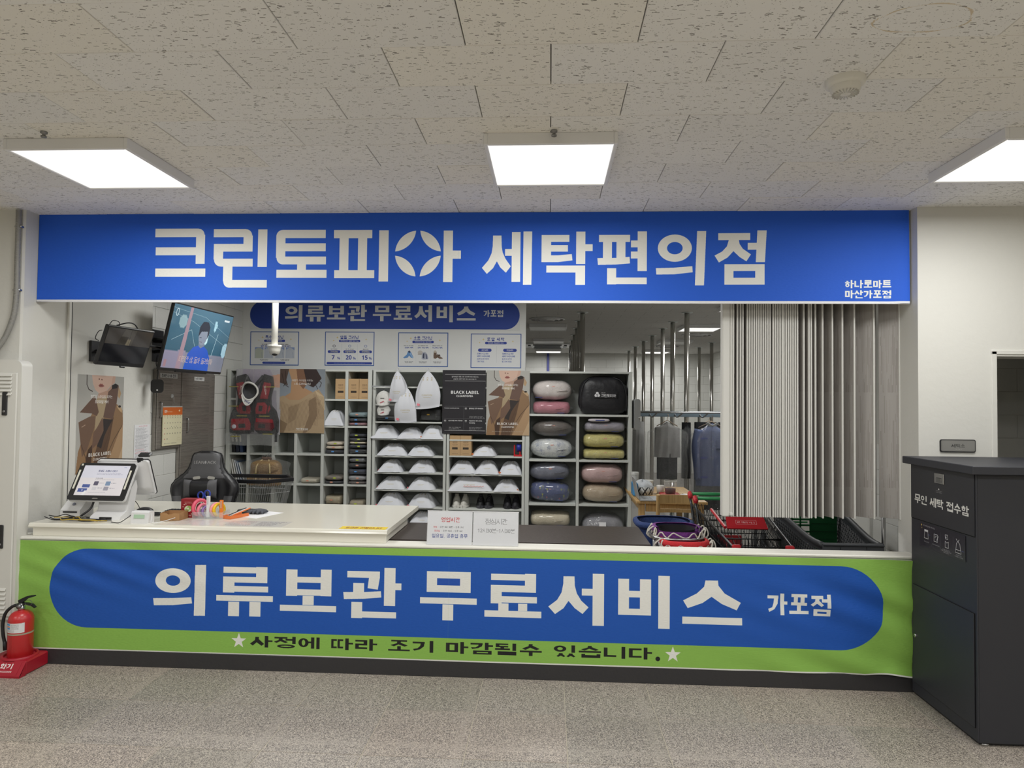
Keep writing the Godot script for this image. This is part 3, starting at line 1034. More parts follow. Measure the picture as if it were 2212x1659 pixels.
func LOGO(cv: Cv, o: float, ink: Color, bg: Color) -> void:
	for q in LOGO_RECTS:
		cv.rect(q[0] + o, q[1], q[2] + o, q[3], ink)
	for q in LOGO_ROUND:      # outer corner x, y, radius, directions of the corner: trims the square corner to a round one
		var x: float = q[0] + o
		var y: float = q[1]
		var r: float = q[2]
		var c := Vector2(x - q[3] * r, y - q[4] * r)
		var p := PackedVector2Array([Vector2(c.x, y + q[4] * 9.0), Vector2(x + q[3] * 9.0, y + q[4] * 9.0), Vector2(x + q[3] * 9.0, c.y)])
		for i in 13:
			var a := PI / 2 * i / 12
			p.append(c + Vector2(q[3] * r * cos(a), q[4] * r * sin(a)))
		cv.polys([p], bg)
	# four leaves round a hollow star
	var cx: float = LOGO_LEAF[0] + o
	var cy: float = LOGO_LEAF[1]
	var R: float = LOGO_LEAF[2]
	for sx in [-1.0, 1.0]:
		for sy in [-1.0, 1.0]:
			var p := PackedVector2Array()
			var a0 := asin(0.09)
			var A := Vector2(sin(a0), cos(a0))
			var B := Vector2(cos(a0), sin(a0))
			for i in 17:
				var a := lerpf(a0, PI / 2 - a0, i / 16.0)
				p.append(Vector2(cx + sx * R * sin(a), cy + sy * R * cos(a)))
			for i in range(1, 16):      # inner edge: the same arc mirrored on its chord
				var a := lerpf(a0, PI / 2 - a0, 1.0 - i / 16.0)
				var q := Vector2(sin(a), cos(a))
				var ch := (B - A).normalized()
				var m := A + ch * (q - A).dot(ch)
				var z := m * 2.0 - q
				p.append(Vector2(cx + sx * R * z.x, cy + sy * R * z.y))
			cv.polys([p], ink)


# ---------------------------------------------------------------- folding door
func door() -> void:
	var strip := mat("door strip", sc(212, 211, 206), 0.45)
	var wood := mat("door wood", sc(158, 154, 150), 0.55)
	var nt := Cv.new(100, 400, 256, sc(255, 255, 255))
	var r := RandomNumberGenerator.new()
	r.seed = 9
	for i in 260:
		var g := r.randi_range(214, 246)
		var x := r.randf() * 100
		var y := r.randf() * 400
		nt.rect(x, y, x + r.randf_range(0.3, 0.9), y + r.randf_range(30, 160), sc(g, g - 2, g - 4))
	wood.albedo_texture = nt.tex()
	tri(wood, 1.6)
	var root := thing("folding_door", "grey accordion folding door pushed together at the right of the opening", "folding door")
	var y0 := 0.965
	var y1 := 2.62
	var H := y1 - y0
	var yc := (y0 + y1) / 2
	part("lead_post", bx(Vector3(0.05, H, 0.06), 0.006, Vector3(1.165, yc, -4.60)), strip, root)
	part("lead_post", bx(Vector3(0.017, H, 0.05), 0.004, Vector3(1.1995, yc, -4.598)), strip, root)
	part("rail", bx(Vector3(2.9, 0.05, 0.06), 0.003, Vector3(0.85, y1 + 0.025, -4.64)), strip, root)
	part("latch", bx(Vector3(0.018, 0.02, 0.03), 0.003, Vector3(1.195, y0 + 0.02, -4.565)), strip, root)
	var px := [1581.0, 1585.0, 1594.0, 1600.5, 1605.5]
	for i in 23:
		px.append(1615.5 + 4.9 * i + (2.0 if i > 10 else 0.0) + (2.5 if i > 15 else 0.0) - (4.0 if i > 15 else 0.0))
	px.append_array([1737.5, 1748.5, 1753.5, 1762.5, 1778.0, 1799.0, 1820.5, 1846.0, 1887.5, 1942.0])
	var X := []
	for p in px:
		X.append(1.137 + (p - 1556.0) * 0.00299 - 0.012)
	var sm := bx(Vector3(0.0098, H, 0.016), 0.003).done()
	var zf := -4.575
	for i in X.size():
		part("hinge_strip", sm, strip, root, Vector3(X[i], yc, zf))
		var nx: float = X[i + 1] if i + 1 < X.size() else 2.285
		var gap: float = nx - X[i]
		var bxx: float = X[i] + minf(gap * 0.5, 0.006 + gap * 0.3)
		if gap > 0.11:
			bxx = X[i] + gap * 0.38
		for s in 2:
			var ax: float = X[i] + 0.003 if s == 0 else nx - 0.003
			if s == 1 and i + 1 >= X.size():
				continue
			var dx: float = absf(bxx - ax)
			var L := 0.115
			var dz := sqrt(maxf(L * L - dx * dx, 0.0004))
			var m := Bld.new()
			m.box(Vector3.ZERO, Vector3(0.005, H - 0.01, sqrt(dx * dx + dz * dz)), 0.001)
			var p := part("fold_panel", m, wood, root, Vector3((ax + bxx) / 2, yc, zf - 0.006 - dz / 2))
			p.rotation.y = atan2((ax - bxx), dz)


# ---------------------------------------------------------------- things on the store side
func outer_things() -> void:
	var steel := mat("steel", sc(190, 190, 190), 0.28, 1.0)
	# round detector and two sprinkler heads
	var white := mat("cream plastic", sc(226, 224, 217), 0.45)
	var d := thing("smoke_detector", "round cream detector with ribbed cap on the ceiling near the right lamp", "detector", Vector3(1.12, CEIL, -2.64))
	part("base", Bld.new().smooth(true).lathe([Vector2(0.001, -0.028), Vector2(0.058, -0.028), Vector2(0.07, -0.02), Vector2(0.072, 0.0)], 32), white, d)
	part("cap", Bld.new().smooth(true).lathe([Vector2(0.001, -0.058), Vector2(0.038, -0.056), Vector2(0.052, -0.046), Vector2(0.054, -0.028)], 32), white, d)
	var ribs := Bld.new()
	for i in 22:
		var a := TAU * i / 22
		ribs.at(Vector3(0, 0, 0), Vector3(0, a, 0)).box(Vector3(0, -0.0555, 0.033), Vector3(0.0025, 0.005, 0.03), 0.0)
	part("rib", ribs, mat("cream rib", sc(196, 194, 188), 0.5), d)
	for q in [[0.009, -3.075, "sprinkler head on the ceiling in front of the middle lamp"], [-2.371, -3.02, "sprinkler head on the ceiling in front of the left lamp"]]:
		var s := thing("sprinkler_head", q[2], "sprinkler", Vector3(q[0], CEIL, q[1]), 0.0, "sprinkler heads")
		part("plate", Bld.new().smooth(true).lathe([Vector2(0.001, -0.006), Vector2(0.018, -0.006), Vector2(0.026, 0.0)], 24), white, s)
		part("body", Bld.new().smooth(true).lathe([Vector2(0.001, -0.034), Vector2(0.012, -0.034), Vector2(0.013, -0.028), Vector2(0.007, -0.027), Vector2(0.008, -0.016), Vector2(0.015, -0.015), Vector2(0.015, -0.006)], 20), mat("dull chrome", sc(140, 140, 140), 0.35, 0.9), s)
	locker()
	conduit()
	extinguisher()
	booth()
	# room plate
	var cv := Cv.new(212, 78, 384, sc(132, 131, 127))
	cv.han("세탁소", 106, 27, 25, 23, sc(40, 40, 40), 0.12, 0.12, 1)
	for i in 5:
		cv.oval(92 + i * 8 - (i % 2) * 2, 60 + (i % 2) * 3, 1.6, 1.6, sc(186, 186, 182))
	var pl := thing("room_sign", "small grey room plate with black rim on the wall above the black box", "sign", Vector3(2.511, 1.463, -4.35))
	var rim := Bld.new()
	rim.prism(round_rect(0.212, 0.078, 0.012), 0.0, 0.008)
	part("rim", rim, mat("black plastic", sc(38, 38, 40), 0.45), pl)
	var face := Bld.new()
	face.prism(round_rect(0.202, 0.068, 0.009), 0.008, 0.0095)
	part("plate", face, mat("plate grey", sc(132, 131, 127), 0.4, 0.3), pl)
	part("lettering", Bld.new().grid(func(u: float, v: float): return Vector3((u - 0.5) * 0.19, (0.5 - v) * 0.06, 0.0102), 1, 1, Rect2(0.05, 0.1, 0.9, 0.8)), pmat("room sign print", cv.tex(), 0.4), pl)


func round_rect(w: float, h: float, r: float, n := 6) -> PackedVector2Array:
	var p := PackedVector2Array()
	for q in [[w / 2 - r, h / 2 - r, 0.0], [-w / 2 + r, h / 2 - r, 0.25], [-w / 2 + r, -h / 2 + r, 0.5], [w / 2 - r, -h / 2 + r, 0.75]]:
		for i in n + 1:
			var a: float = TAU * (q[2] + 0.25 * i / n)
			p.append(Vector2(q[0] + r * cos(a), q[1] + r * sin(a)))
	return p


func locker() -> void:
	# sheet metal cabinet: its right side is in the frame
	var m := mat("cabinet cream", sc(218, 217, 211), 0.5)
	var o := thing("metal_cabinet", "cream sheet metal cabinet with louvres and black latches at the left edge", "cabinet", Vector3(-3.683, 0, -4.205))
	var W := 0.56
	var b := Bld.new()
	var out := PackedVector2Array()
	for i in 9:                                     # round upper corner
		var a := PI / 2 * i / 8
		out.append(Vector2(W / 2 - 0.05 + 0.05 * cos(a), 1.9 + 0.045 * sin(a)))
	out.append_array([Vector2(-W / 2, 1.945), Vector2(-W / 2, 0.28), Vector2(W / 2 + 0.0, 0.28)])
	b.prism(out, -0.092, 0.0)
	part("body", b, m, o)
	part("door", bx(Vector3(W - 0.03, 1.56, 0.012), 0.005, Vector3(-0.005, 1.08, 0.006)), m, o)
	for top in [true, false]:
		for i in 6:
			var y: float = (1.845 - i * 0.0245) if top else (0.475 - i * 0.0285)
			var l := Bld.new()
			l.at(Vector3(0.165, y, 0.016), Vector3(-0.5, 0, 0)).box(Vector3.ZERO, Vector3(0.125, 0.02, 0.004), 0.0015)
			part("louvre", l, m, o)
	for y in [1.66, 0.81]:
		var h := part("latch", bx(Vector3(0.034, 0.15, 0.012), 0.004, Vector3(0.185, y, 0.016)), mat("black plastic"), o)
		part("latch_button", Bld.new().smooth(true).at(Vector3(0.185, y - 0.05, 0.024), Vector3(PI / 2, 0, 0)).lathe([Vector2(0.009, -0.004), Vector2(0.008, 0.002), Vector2(0.0, 0.003)], 16), mat("dull chrome"), h)
	part("plinth", bx(Vector3(W - 0.24, 0.28, 0.07), 0.004, Vector3(-0.13, 0.14, -0.05)), mat("cabinet plinth", sc(190, 190, 184), 0.5), o)


func conduit() -> void:
	var o := thing("cable_conduit", "grey flexible conduit running down the wall into the metal cabinet", "conduit")
	var pts := curve([Vector3(-3.515, 2.94, -4.278), Vector3(-3.515, 2.6, -4.278), Vector3(-3.515, 2.38, -4.278), Vector3(-3.53, 2.24, -4.278), Vector3(-3.575, 2.10, -4.27), Vector3(-3.63, 1.99, -4.25), Vector3(-3.65, 1.93, -4.245)], 120)
	var b := Bld.new().smooth(true)
	b.tube(pts, 0.0155, 10)
	part("pipe", b, mat("conduit grey", sc(150, 149, 144), 0.45), o)
	var r := Bld.new().smooth(true)
	for i in range(0, 120, 1):
		var d: Vector3 = (pts[i + 1] - pts[i]).normalized()
		r.tube([pts[i] + d * 0.001, pts[i] + d * 0.0045], 0.0172, 10)
	var rr := part("ridge", r, mat("conduit grey"), o)
	rr.set_meta("kind", "stuff")
	for y in [2.83, 2.41]:
		var c := Bld.new()
		c.box(Vector3(-3.515, y, -4.285), Vector3(0.05, 0.012, 0.03), 0.003)
		part("clamp", c, mat("steel"), o)


func extinguisher() -> void:
	var red := mat("red paint", sc(196, 34, 38), 0.28)
	red.clearcoat_enabled = true
	red.clearcoat = 0.6
	var rp := mat("red plastic", sc(168, 24, 44), 0.4)
	# stand
	var cv := Cv.new(200, 70, 256, sc(168, 24, 44))
	cv.han("소화기", 34, 10, 38, 30, sc(236, 232, 228), 0.17, 0.08)
	cv.latin("FIRE EXTINGUISHER", 26, 58, 9, sc(228, 222, 218), 0, true, 1.15)
	var s := thing("extinguisher_stand", "red plastic stand with white lettering under the fire extinguisher", "stand", Vector3(-3.325, 0, -4.12))
	var b := Bld.new()
	b.box(Vector3(0, 0.0425, -0.02), Vector3(0.27, 0.085, 0.19), 0.008)
	# sloping front
	b.quad(Vector3(-0.135, 0.012, 0.125), Vector3(0.135, 0.012, 0.125), Vector3(0.133, 0.083, 0.07), Vector3(-0.133, 0.083, 0.07))
	b.quad(Vector3(-0.135, 0.0, 0.125), Vector3(0.135, 0.0, 0.125), Vector3(0.135, 0.012, 0.125), Vector3(-0.135, 0.012, 0.125))
	b.tri(Vector3(0.135, 0.0, 0.075), Vector3(0.133, 0.083, 0.07), Vector3(0.135, 0.0, 0.125))
	b.tri(Vector3(-0.135, 0.0, 0.125), Vector3(-0.133, 0.083, 0.07), Vector3(-0.135, 0.0, 0.075))
	part("body", b, rp, s)
	part("ring", Bld.new().smooth(true).at(Vector3(0.02, 0.084, -0.02)).lathe([Vector2(0.1, 0.0), Vector2(0.098, 0.01), Vector2(0.09, 0.013), Vector2(0.084, 0.008), Vector2(0.083, 0.0)], 40), rp, s)
	part("lettering", Bld.new().grid(func(u: float, v: float): return Vector3(-0.06 + u * 0.2 - 0.03, lerpf(0.079, 0.018, v), lerpf(0.0745, 0.122, v)), 1, 1), pmat("stand print", cv.tex(), 0.4), s)
	# extinguisher
	var e := thing("fire_extinguisher", "red fire extinguisher with black hose standing at the left end of the counter", "extinguisher", Vector3(-3.305, 0.085, -4.14))
	var prof := [Vector2(0.0, 0.0), Vector2(0.079, 0.0), Vector2(0.083, 0.006), Vector2(0.083, 0.265)]
	for i in 9:
		var a := PI / 2 * (i + 1) / 10
		prof.append(Vector2(0.083 * pow(cos(a), 0.8), 0.265 + 0.075 * sin(a)))
	prof.append(Vector2(0.022, 0.341))
	prof.append(Vector2(0.022, 0.352))
	e.scale = Vector3.ONE * 0.83
	part("cylinder", Bld.new().smooth(true).lathe(prof, 40), red, e)
	part("valve", Bld.new().smooth(true).lathe([Vector2(0.024, 0.346), Vector2(0.026, 0.352), Vector2(0.026, 0.366), Vector2(0.018, 0.372), Vector2(0.018, 0.388), Vector2(0.0, 0.39)], 20), mat("steel"), e)
	var g := Bld.new().smooth(true).at(Vector3(0.0, 0.37, 0.026), Vector3(PI / 2, 0, 0))
	g.lathe([Vector2(0.0165, -0.012), Vector2(0.0165, 0.008), Vector2(0.0, 0.009)], 20)
	part("gauge", g, mat("dull chrome"), e)
	var dk := mat("black rubber", sc(26, 26, 28), 0.5)
	var h := Bld.new()
	h.prism(PackedVector2Array([Vector2(-0.02, 0.385), Vector2(0.02, 0.378), Vector2(0.05, 0.382), Vector2(0.085, 0.372), Vector2(0.108, 0.357), Vector2(0.112, 0.364), Vector2(0.088, 0.386), Vector2(0.05, 0.394), Vector2(0.02, 0.395), Vector2(-0.016, 0.402)]), -0.011, 0.011)
	part("carry_handle", h, dk, e)
	h = Bld.new()
	h.prism(PackedVector2Array([Vector2(-0.02, 0.40), Vector2(0.015, 0.398), Vector2(0.045, 0.424), Vector2(0.08, 0.437), Vector2(0.105, 0.444), Vector2(0.104, 0.452), Vector2(0.07, 0.45), Vector2(0.035, 0.441), Vector2(0.0, 0.424), Vector2(-0.022, 0.412)]), -0.01, 0.01)
	part("lever", h, dk, e)
	var rg := []
	for i in 20:
		rg.append(Vector3(0.066 + 0.027 * cos(TAU * i / 20), 0.397 + 0.022 * sin(TAU * i / 20), 0.014))
	part("pin_ring", Bld.new().tube(rg, 0.0016, 5, true), mat("dull chrome"), e)
	part("hose", Bld.new().smooth(true).tube(curve([Vector3(-0.024, 0.378, 0.006), Vector3(-0.06, 0.366, 0.018), Vector3(-0.1, 0.32, 0.03), Vector3(-0.115, 0.24, 0.035), Vector3(-0.105, 0.16, 0.04), Vector3(-0.09, 0.10, 0.04)], 24), 0.0115, 10), dk, e)
	part("nozzle", Bld.new().smooth(true).tube([Vector3(-0.093, 0.115, 0.04), Vector3(-0.083, 0.05, 0.04)], 0.012, 12, false, 0.017), dk, e)
	var lb := Cv.new(300, 110, 384, sc(226, 227, 228))
	lb.rect(34, 8, 128, 30, sc(84, 158, 216)); lb.rect(66, 36, 128, 48, sc(232, 120, 80)); lb.rect(66, 52, 128, 70, sc(84, 158, 216))
	lb.oval(48, 48, 10, 10, sc(150, 190, 220)); lb.oval(20, 30, 9, 14, sc(170, 200, 226))
	lb.rect(28, 2, 270, 4, sc(190, 40, 40))
	for i in 6:
		lb.greek(140, 14 + i * 10, 240, 5.5, sc(110, 110, 116), 20 + i)
	for i in 3:
		lb.greek(20, 78 + i * 9, 190, 5, sc(120, 120, 126), 40 + i)
	part("label", Bld.new().smooth(true).at(Vector3.ZERO, Vector3(0, 0.0, 0)).lathe([Vector2(0.0836, 0.19), Vector2(0.0836, 0.262)], 24, -1.15, 0.95), pmat("extinguisher print", lb.tex(), 0.5), e)
	part("band", Bld.new().smooth(true).lathe([Vector2(0.0837, 0.171), Vector2(0.0837, 0.183)], 40), mat("band grey", sc(170, 160, 140), 0.5), e)


func booth() -> void:
	# black unmanned drop-off box: its lettered front looks to the left
	var bk := bumpy(tri(mat("booth black", sc(49, 50, 56), 0.5), 6.0), noise_tex(0.5, [], 41, false, 256, true, 2.0), 0.25)
	var x0 := 2.165
	var z0 := -4.222
	var z1 := -3.587
	var o := thing("drop_box", "tall black laundry drop-off box with white lettering in front of the right wall", "drop box", Vector3(x0, 0, (z0 + z1) / 2))
	var D := z1 - z0
	part("body", bx(Vector3(0.85, 1.345, D - 0.004), 0.003, Vector3(0.427, 0.6875, 0)), bk, o)
	part("plinth", bx(Vector3(0.82, 0.05, D - 0.03), 0.0, Vector3(0.42, 0.03, 0)), mat("booth plinth", sc(34, 34, 36), 0.6), o)
	part("top", bx(Vector3(0.95, 0.042, D + 0.05), 0.003, Vector3(0.43, 1.384, 0.018)), bk, o)
	# drop flap, sheet with lettering, lower door; all 4 mm thick panels with an open joint round them
	var cv := Cv.new(600, 312, 1024, sc(50, 50, 54))
	cv.han("무인 세탁 접수함", 300, 168, 62, 52, sc(222, 221, 215), 0.165, 0.09, 1)
	cv.poly([283, 116, 290, 106, 297, 116], sc(200, 200, 196))
	cv.greek(262, 120, 322, 5, sc(150, 150, 150), 3)
	cv.greek(262, 129, 322, 5, sc(150, 150, 150), 4)
	var flap := Bld.new().box(Vector3(-0.003, 1.2015, 0), Vector3(0.006, 0.315, 0.604), 0.0015)
	var fp := part("drop_flap", flap, bk, o)
	part("lettering", Bld.new().grid(func(u: float, v: float): return Vector3(-0.0065, 1.3575 - v * 0.312, -0.3 + u * 0.6), 1, 1), pmat("flap print", cv.tex(), 0.5), fp)
	var lk := Bld.new()
	lk.box(Vector3(-0.009, 1.305, 0.0), Vector3(0.006, 0.058, 0.092), 0.002)
	part("lock_plate", lk, mat("steel"), fp)
	var lk2 := Bld.new()
	lk2.box(Vector3(-0.013, 1.296, 0.004), Vector3(0.006, 0.026, 0.05), 0.002)
	part("lock_grip", lk2, mat("dull chrome"), fp)
	part("flap_gap", bx(Vector3(0.001, 0.325, 0.614), 0.0, Vector3(-0.0002, 1.2015, 0)), mat("gap black", sc(12, 12, 13), 0.9), o)
	var st := Cv.new(440, 136, 768, sc(44, 44, 52))
	var wt := sc(206, 206, 208)
	st.star(22, 14, 9, sc(226, 200, 110), 4, 0.3)
	st.star(26, 30, 5, sc(226, 200, 110), 4, 0.3)
	st.han("무인 세탁 접수함 이용 방법", 38, 9, 8.5, 9, sc(170, 170, 174), 0.12)
	for x in [122, 214, 330]:
		st.rect(x, 24, x + 1, 124, sc(110, 110, 118))
	# bag, form, tag and tied bag as line drawings
	st.poly([52, 34, 90, 34, 90, 46, 52, 46], wt)
	st.path([Vector2(54, 46), Vector2(50, 84), Vector2(92, 84), Vector2(88, 46)], 2.5, wt)
	st.rect(92, 58, 112, 60, sc(70, 90, 150))
	st.path([Vector2(150, 44), Vector2(186, 44), Vector2(184, 84), Vector2(150, 84), Vector2(150, 44)], 2.5, wt)
	st.path([Vector2(156, 54), Vector2(176, 54)], 2, wt); st.path([Vector2(156, 62), Vector2(168, 62)], 2, wt)
	st.path([Vector2(178, 74), Vector2(192, 50)], 4, wt)
	st.path([Vector2(258, 28), Vector2(280, 26), Vector2(284, 48), Vector2(262, 50), Vector2(258, 28)], 2.5, wt)
	st.rect(262, 36, 270, 46, wt)
	st.path([Vector2(258, 62), Vector2(258, 96), Vector2(288, 96), Vector2(288, 62), Vector2(273, 70), Vector2(258, 62)], 2.5, wt)
	st.path([Vector2(360, 30), Vector2(372, 42), Vector2(362, 54), Vector2(356, 86), Vector2(398, 86), Vector2(392, 54), Vector2(376, 42), Vector2(386, 30)], 3, wt)
	st.path([Vector2(352, 88), Vector2(352, 102), Vector2(402, 102), Vector2(400, 88)], 2.5, wt)
	st.rect(404, 84, 430, 86, sc(70, 80, 130))
	var k := 0
	for q in [[48, 100, 100, 6], [132, 100, 204, 6], [232, 106, 306, 6], [222, 114, 318, 6], [240, 122, 292, 6], [356, 110, 408, 6], [344, 119, 420, 6]]:
		st.greek(q[0], q[1], q[2], q[3], sc(160, 160, 162), 60 + k)
		k += 1
	part("instruction_sheet", Bld.new().grid(func(u: float, v: float): return Vector3(-0.001, 1.031 - v * 0.136, -0.22 + u * 0.44), 1, 1), pmat("sheet print", st.tex(), 0.35), o)
	part("door_gap", bx(Vector3(0.001, 0.575, 0.584), 0.0, Vector3(-0.0002, 0.3665, 0.0)), mat("gap black"), o)
	var dr := part("door", bx(Vector3(0.005, 0.57, 0.58), 0.0012, Vector3(-0.0025, 0.3665, 0.0)), bk, o)
	part("door_lock", Bld.new().smooth(true).at(Vector3(-0.005, 0.357, -0.262), Vector3(0, 0, PI / 2)).lathe([Vector2(0.011, 0.0), Vector2(0.011, 0.006), Vector2(0.009, 0.008), Vector2(0, 0.008)], 20), mat("steel"), dr)
	part("edge_strip", bx(Vector3(0.006, 1.34, 0.012), 0.002, Vector3(0.001, 0.69, 0.311)), bk, o)
	for z in [-0.27, 0.285]:
		part("foot", Bld.new().smooth(true).at(Vector3(0.04, 0.0, z)).lathe([Vector2(0.0, 0.0), Vector2(0.024, 0.0), Vector2(0.026, 0.006), Vector2(0.018, 0.014), Vector2(0.01, 0.015), Vector2(0.01, 0.03)], 20), mat("steel"), o)


# ---------------------------------------------------------------- side wall and desk on the left
func coat(cv: Cv, W: float, H: float) -> void:
	# print: lower face, turtleneck and a brown trench coat on grey
	cv.vgrad(0, 0, W, H, sc(165, 164, 159), sc(178, 176, 171))
	var s := W / 100.0
	var P := func(a: Array, c: Color) -> void:
		var b := []
		for i in a.size():
			b.append(a[i] * s)
		cv.poly(b, c)
	P.call([16, 141, 14, 100, 8, 90, 20, 70, 30, 56, 60, 52, 84, 42, 98, 52, 100, 70, 100, 141], sc(135, 107, 80))
	P.call([60, 141, 78, 110, 92, 84, 100, 74, 100, 141], sc(169, 139, 107))
	P.call([84, 141, 100, 108, 100, 141], sc(188, 161, 129))
	P.call([34, 141, 40, 112, 48, 88, 62, 70, 78, 62, 70, 96, 56, 141], sc(93, 71, 56))
	P.call([0, 141, 4, 110, 12, 92, 20, 110, 24, 141], sc(144, 113, 82))
	P.call([20, 120, 24, 108, 34, 100, 30, 141, 22, 141], sc(75, 56, 45))
	P.call([28, 0, 31, 14, 36, 22, 46, 28, 58, 24, 70, 14, 74, 0], sc(197, 167, 151))     # face
	P.call([70, 14, 74, 0, 80, 0, 78, 10, 72, 13], sc(187, 153, 136))
	P.call([62, 22, 74, 12, 73, 20, 60, 34, 40, 34, 42, 27], sc(173, 141, 123))
	cv.soften(6)
	P.call([42, 5, 44, 4, 45, 6, 43, 7], sc(107, 75, 66)); P.call([48, 5, 50, 5, 51, 7, 48, 7], sc(107, 75, 66))
	P.call([42, 15, 46, 12, 48, 12.6, 50, 12, 55, 15.6, 50, 17.4, 45, 17.4], sc(146, 88, 82))
	P.call([42, 15, 48, 14.6, 55, 15.7, 48, 15.5], sc(94, 48, 47))
	P.call([36, 40, 40, 34, 58, 32, 62, 28, 60, 48, 54, 66, 44, 82, 36, 86, 38, 60, 42, 52], sc(162, 144, 116))    # collar of the pullover
	P.call([5, 54, 34, 30, 38, 36, 44, 54, 40, 60, 30, 56], sc(101, 78, 66))               # left lapel, upper
	P.call([64, 24, 82, 12, 88, 14, 84, 40, 76, 65, 54, 62, 60, 40], sc(101, 79, 70))      # right collar
	P.call([88, 16, 94, 26, 90, 34, 86, 30], sc(171, 144, 111))
	P.call([3, 68, 26, 60, 38, 60, 36, 76, 22, 108, 12, 118, 8, 96], sc(112, 88, 73))      # left lapel, lower
	P.call([52, 62, 60, 78, 48, 98, 32, 108, 34, 84, 42, 76], sc(110, 86, 73))
	P.call([54, 64, 76, 66, 66, 78, 58, 90, 52, 108, 42, 104, 56, 82], sc(53, 47, 46))
	P.call([72, 14, 80, 11, 86, 13, 84, 18, 72, 20], sc(37, 34, 34))
	P.call([84, 46, 92, 44, 98, 52, 96, 56, 88, 50], sc(179, 152, 119))
	cv.oval(91 * s, 46 * s, 3.2 * s, 1.8 * s, sc(42, 38, 36))
	for q in [[[74, 70], [64, 96], [50, 124], [44, 141]], [[98, 76], [80, 96], [64, 120], [58, 141]], [[10, 100], [20, 120], [22, 141]]]:
		var l := []
		for p in q:
			l.append(Vector2(p[0], p[1]) * s)
		cv.path(l, 1.2 * s, sc(83, 63, 50))
	cv.path([Vector2(18, 0) * s, Vector2(18, 14) * s, Vector2(22, 21) * s, Vector2(30, 24) * s], 1.3 * s, sc(55, 47, 43))
	cv.path([Vector2(10, 75) * s, Vector2(17, 72) * s], 0.9 * s, sc(183, 161, 138))
	cv.soften(3)
	var ink := sc(222, 220, 217)
	cv.han("명품의 스타일을 지키는", 50 * s, 29 * s, 4.0 * s, 4.6 * s, ink, 0.12, 0.1, 1)
	cv.han("프리미엄 케어", 50 * s, 36.5 * s, 4.2 * s, 4.8 * s, ink, 0.16, 0.1, 1)
	cv.latin("BLACK LABEL", 50 * s, 118.5 * s, 5.0 * s, ink, 1, true, 1.14)
	cv.latin("CLEANTOPIA", 50 * s, 124.6 * s, 3.2 * s, ink, 1, true, 1.1)
	cv.greek(14 * s, 132 * s, 86 * s, 1.6 * s, sc(177, 170, 161), 9)

func sheet(called: String, label: String, cat: String, w: float, h: float, m: Material, at: Vector3, rot := Vector3.ZERO, bow := 0.0, group := "") -> Node3D:
	# a sheet with 1 mm of thickness; print on the front
	var o := thing(called, label, cat, at, 0.0, group)
	o.rotation = rot
	var b := Bld.new().smooth(true)
	b.grid(func(u: float, v: float): return Vector3((u - 0.5) * w, (0.5 - v) * h, 0.0012 + bow * (1.0 + sin(u * 3.0 + 0.4) * sin(v * 5.0))), 8, 8)
	part("print", b, m, o)
	part("backing", bx(Vector3(w, h, 0.001), 0.0, Vector3(0, 0, 0.0003)), mat("paper white", sc(228, 228, 226), 0.7), o)
	return o

func left_side() -> void:
	var blackp := mat("black plastic")
	# cable duct
	var d := thing("cable_duct", "white vertical cable duct with a black cable on the plaster side wall", "cable duct", Vector3(XL, 0, -4.735))
	part("channel", bx(Vector3(0.016, 1.68, 0.03), 0.003, Vector3(0.008, 1.74, 0.0)), mat("duct white", sc(220, 219, 212), 0.5), d)
	part("cable", Bld.new().rod(Vector3(0.006, 0.92, -0.024), Vector3(0.006, 2.58, -0.024), 0.006), mat("black rubber"), d)
	# poster of the coat
	var cv := Cv.new(400, 564, 512, sc(180, 178, 172))
	coat(cv, 400, 564)
	var ct := pmat("coat print", cv.tex(), 0.35)
	sheet("poster", "tall poster of a brown trench coat on the left plaster wall beside the monitor", "poster", 0.545, 0.742, ct, Vector3(XL + 0.001, 1.508, -5.12), Vector3(0, PI / 2, 0), 0.0015)
	# notice with small print
	var n := Cv.new(210, 300, 256, sc(224, 224, 226))
	n.greek(60, 10, 180, 7, sc(190, 70, 80), 1)
	for i in 25:
		if i in [7, 8, 15]:
			n.frame(16, 22 + i * 10, 194, 30 + i * 10, 1.0, sc(150, 150, 156))
		n.greek(16 + (i % 3) * 4, 26 + i * 10.2, 130.0 + (i * 37 % 60), 6, sc(190, 90, 100) if i in [18, 20, 21] else sc(120, 120, 128), 100 + i)
	sheet("notice", "white paper notice full of small print at the edge of the plaster wall", "notice", 0.225, 0.298, pmat("notice print", n.tex(), 0.7), Vector3(XL + 0.001, 1.331, -5.662), Vector3(0, PI / 2, 0), 0.001)
	monitor()
	tv()
	# round black box hanging on its cable below the television
	var p := thing("speaker_box", "small round-cornered black device hanging on a cable under the television", "device", Vector3(-3.40, 1.812, -5.72))
	p.rotation = Vector3(0, 0.55, 0)
	part("body", Bld.new().prism(round_rect(0.1, 0.118, 0.03), -0.022, 0.022), mat("black satin", sc(30, 30, 33), 0.35), p)
	part("front", Bld.new().prism(round_rect(0.092, 0.11, 0.027), 0.022, 0.025), mat("black rubber"), p)
	part("button", Bld.new().smooth(true).at(Vector3(0.0, -0.035, 0.025), Vector3(PI / 2, 0, 0)).lathe([Vector2(0.007, 0.0), Vector2(0.006, 0.003), Vector2(0, 0.003)], 14), mat("white dot", sc(220, 220, 222), 0.4), p)
	part("cable", Bld.new().smooth(true).tube(curve([Vector3(0, 0.058, 0), Vector3(0.006, 0.12, -0.01), Vector3(-0.012, 0.2, -0.02), Vector3(-0.004, 0.27, -0.03)], 14), 0.004, 6), mat("black rubber"), p)
	steel_cabinet()
	reception_desk()
	chair()


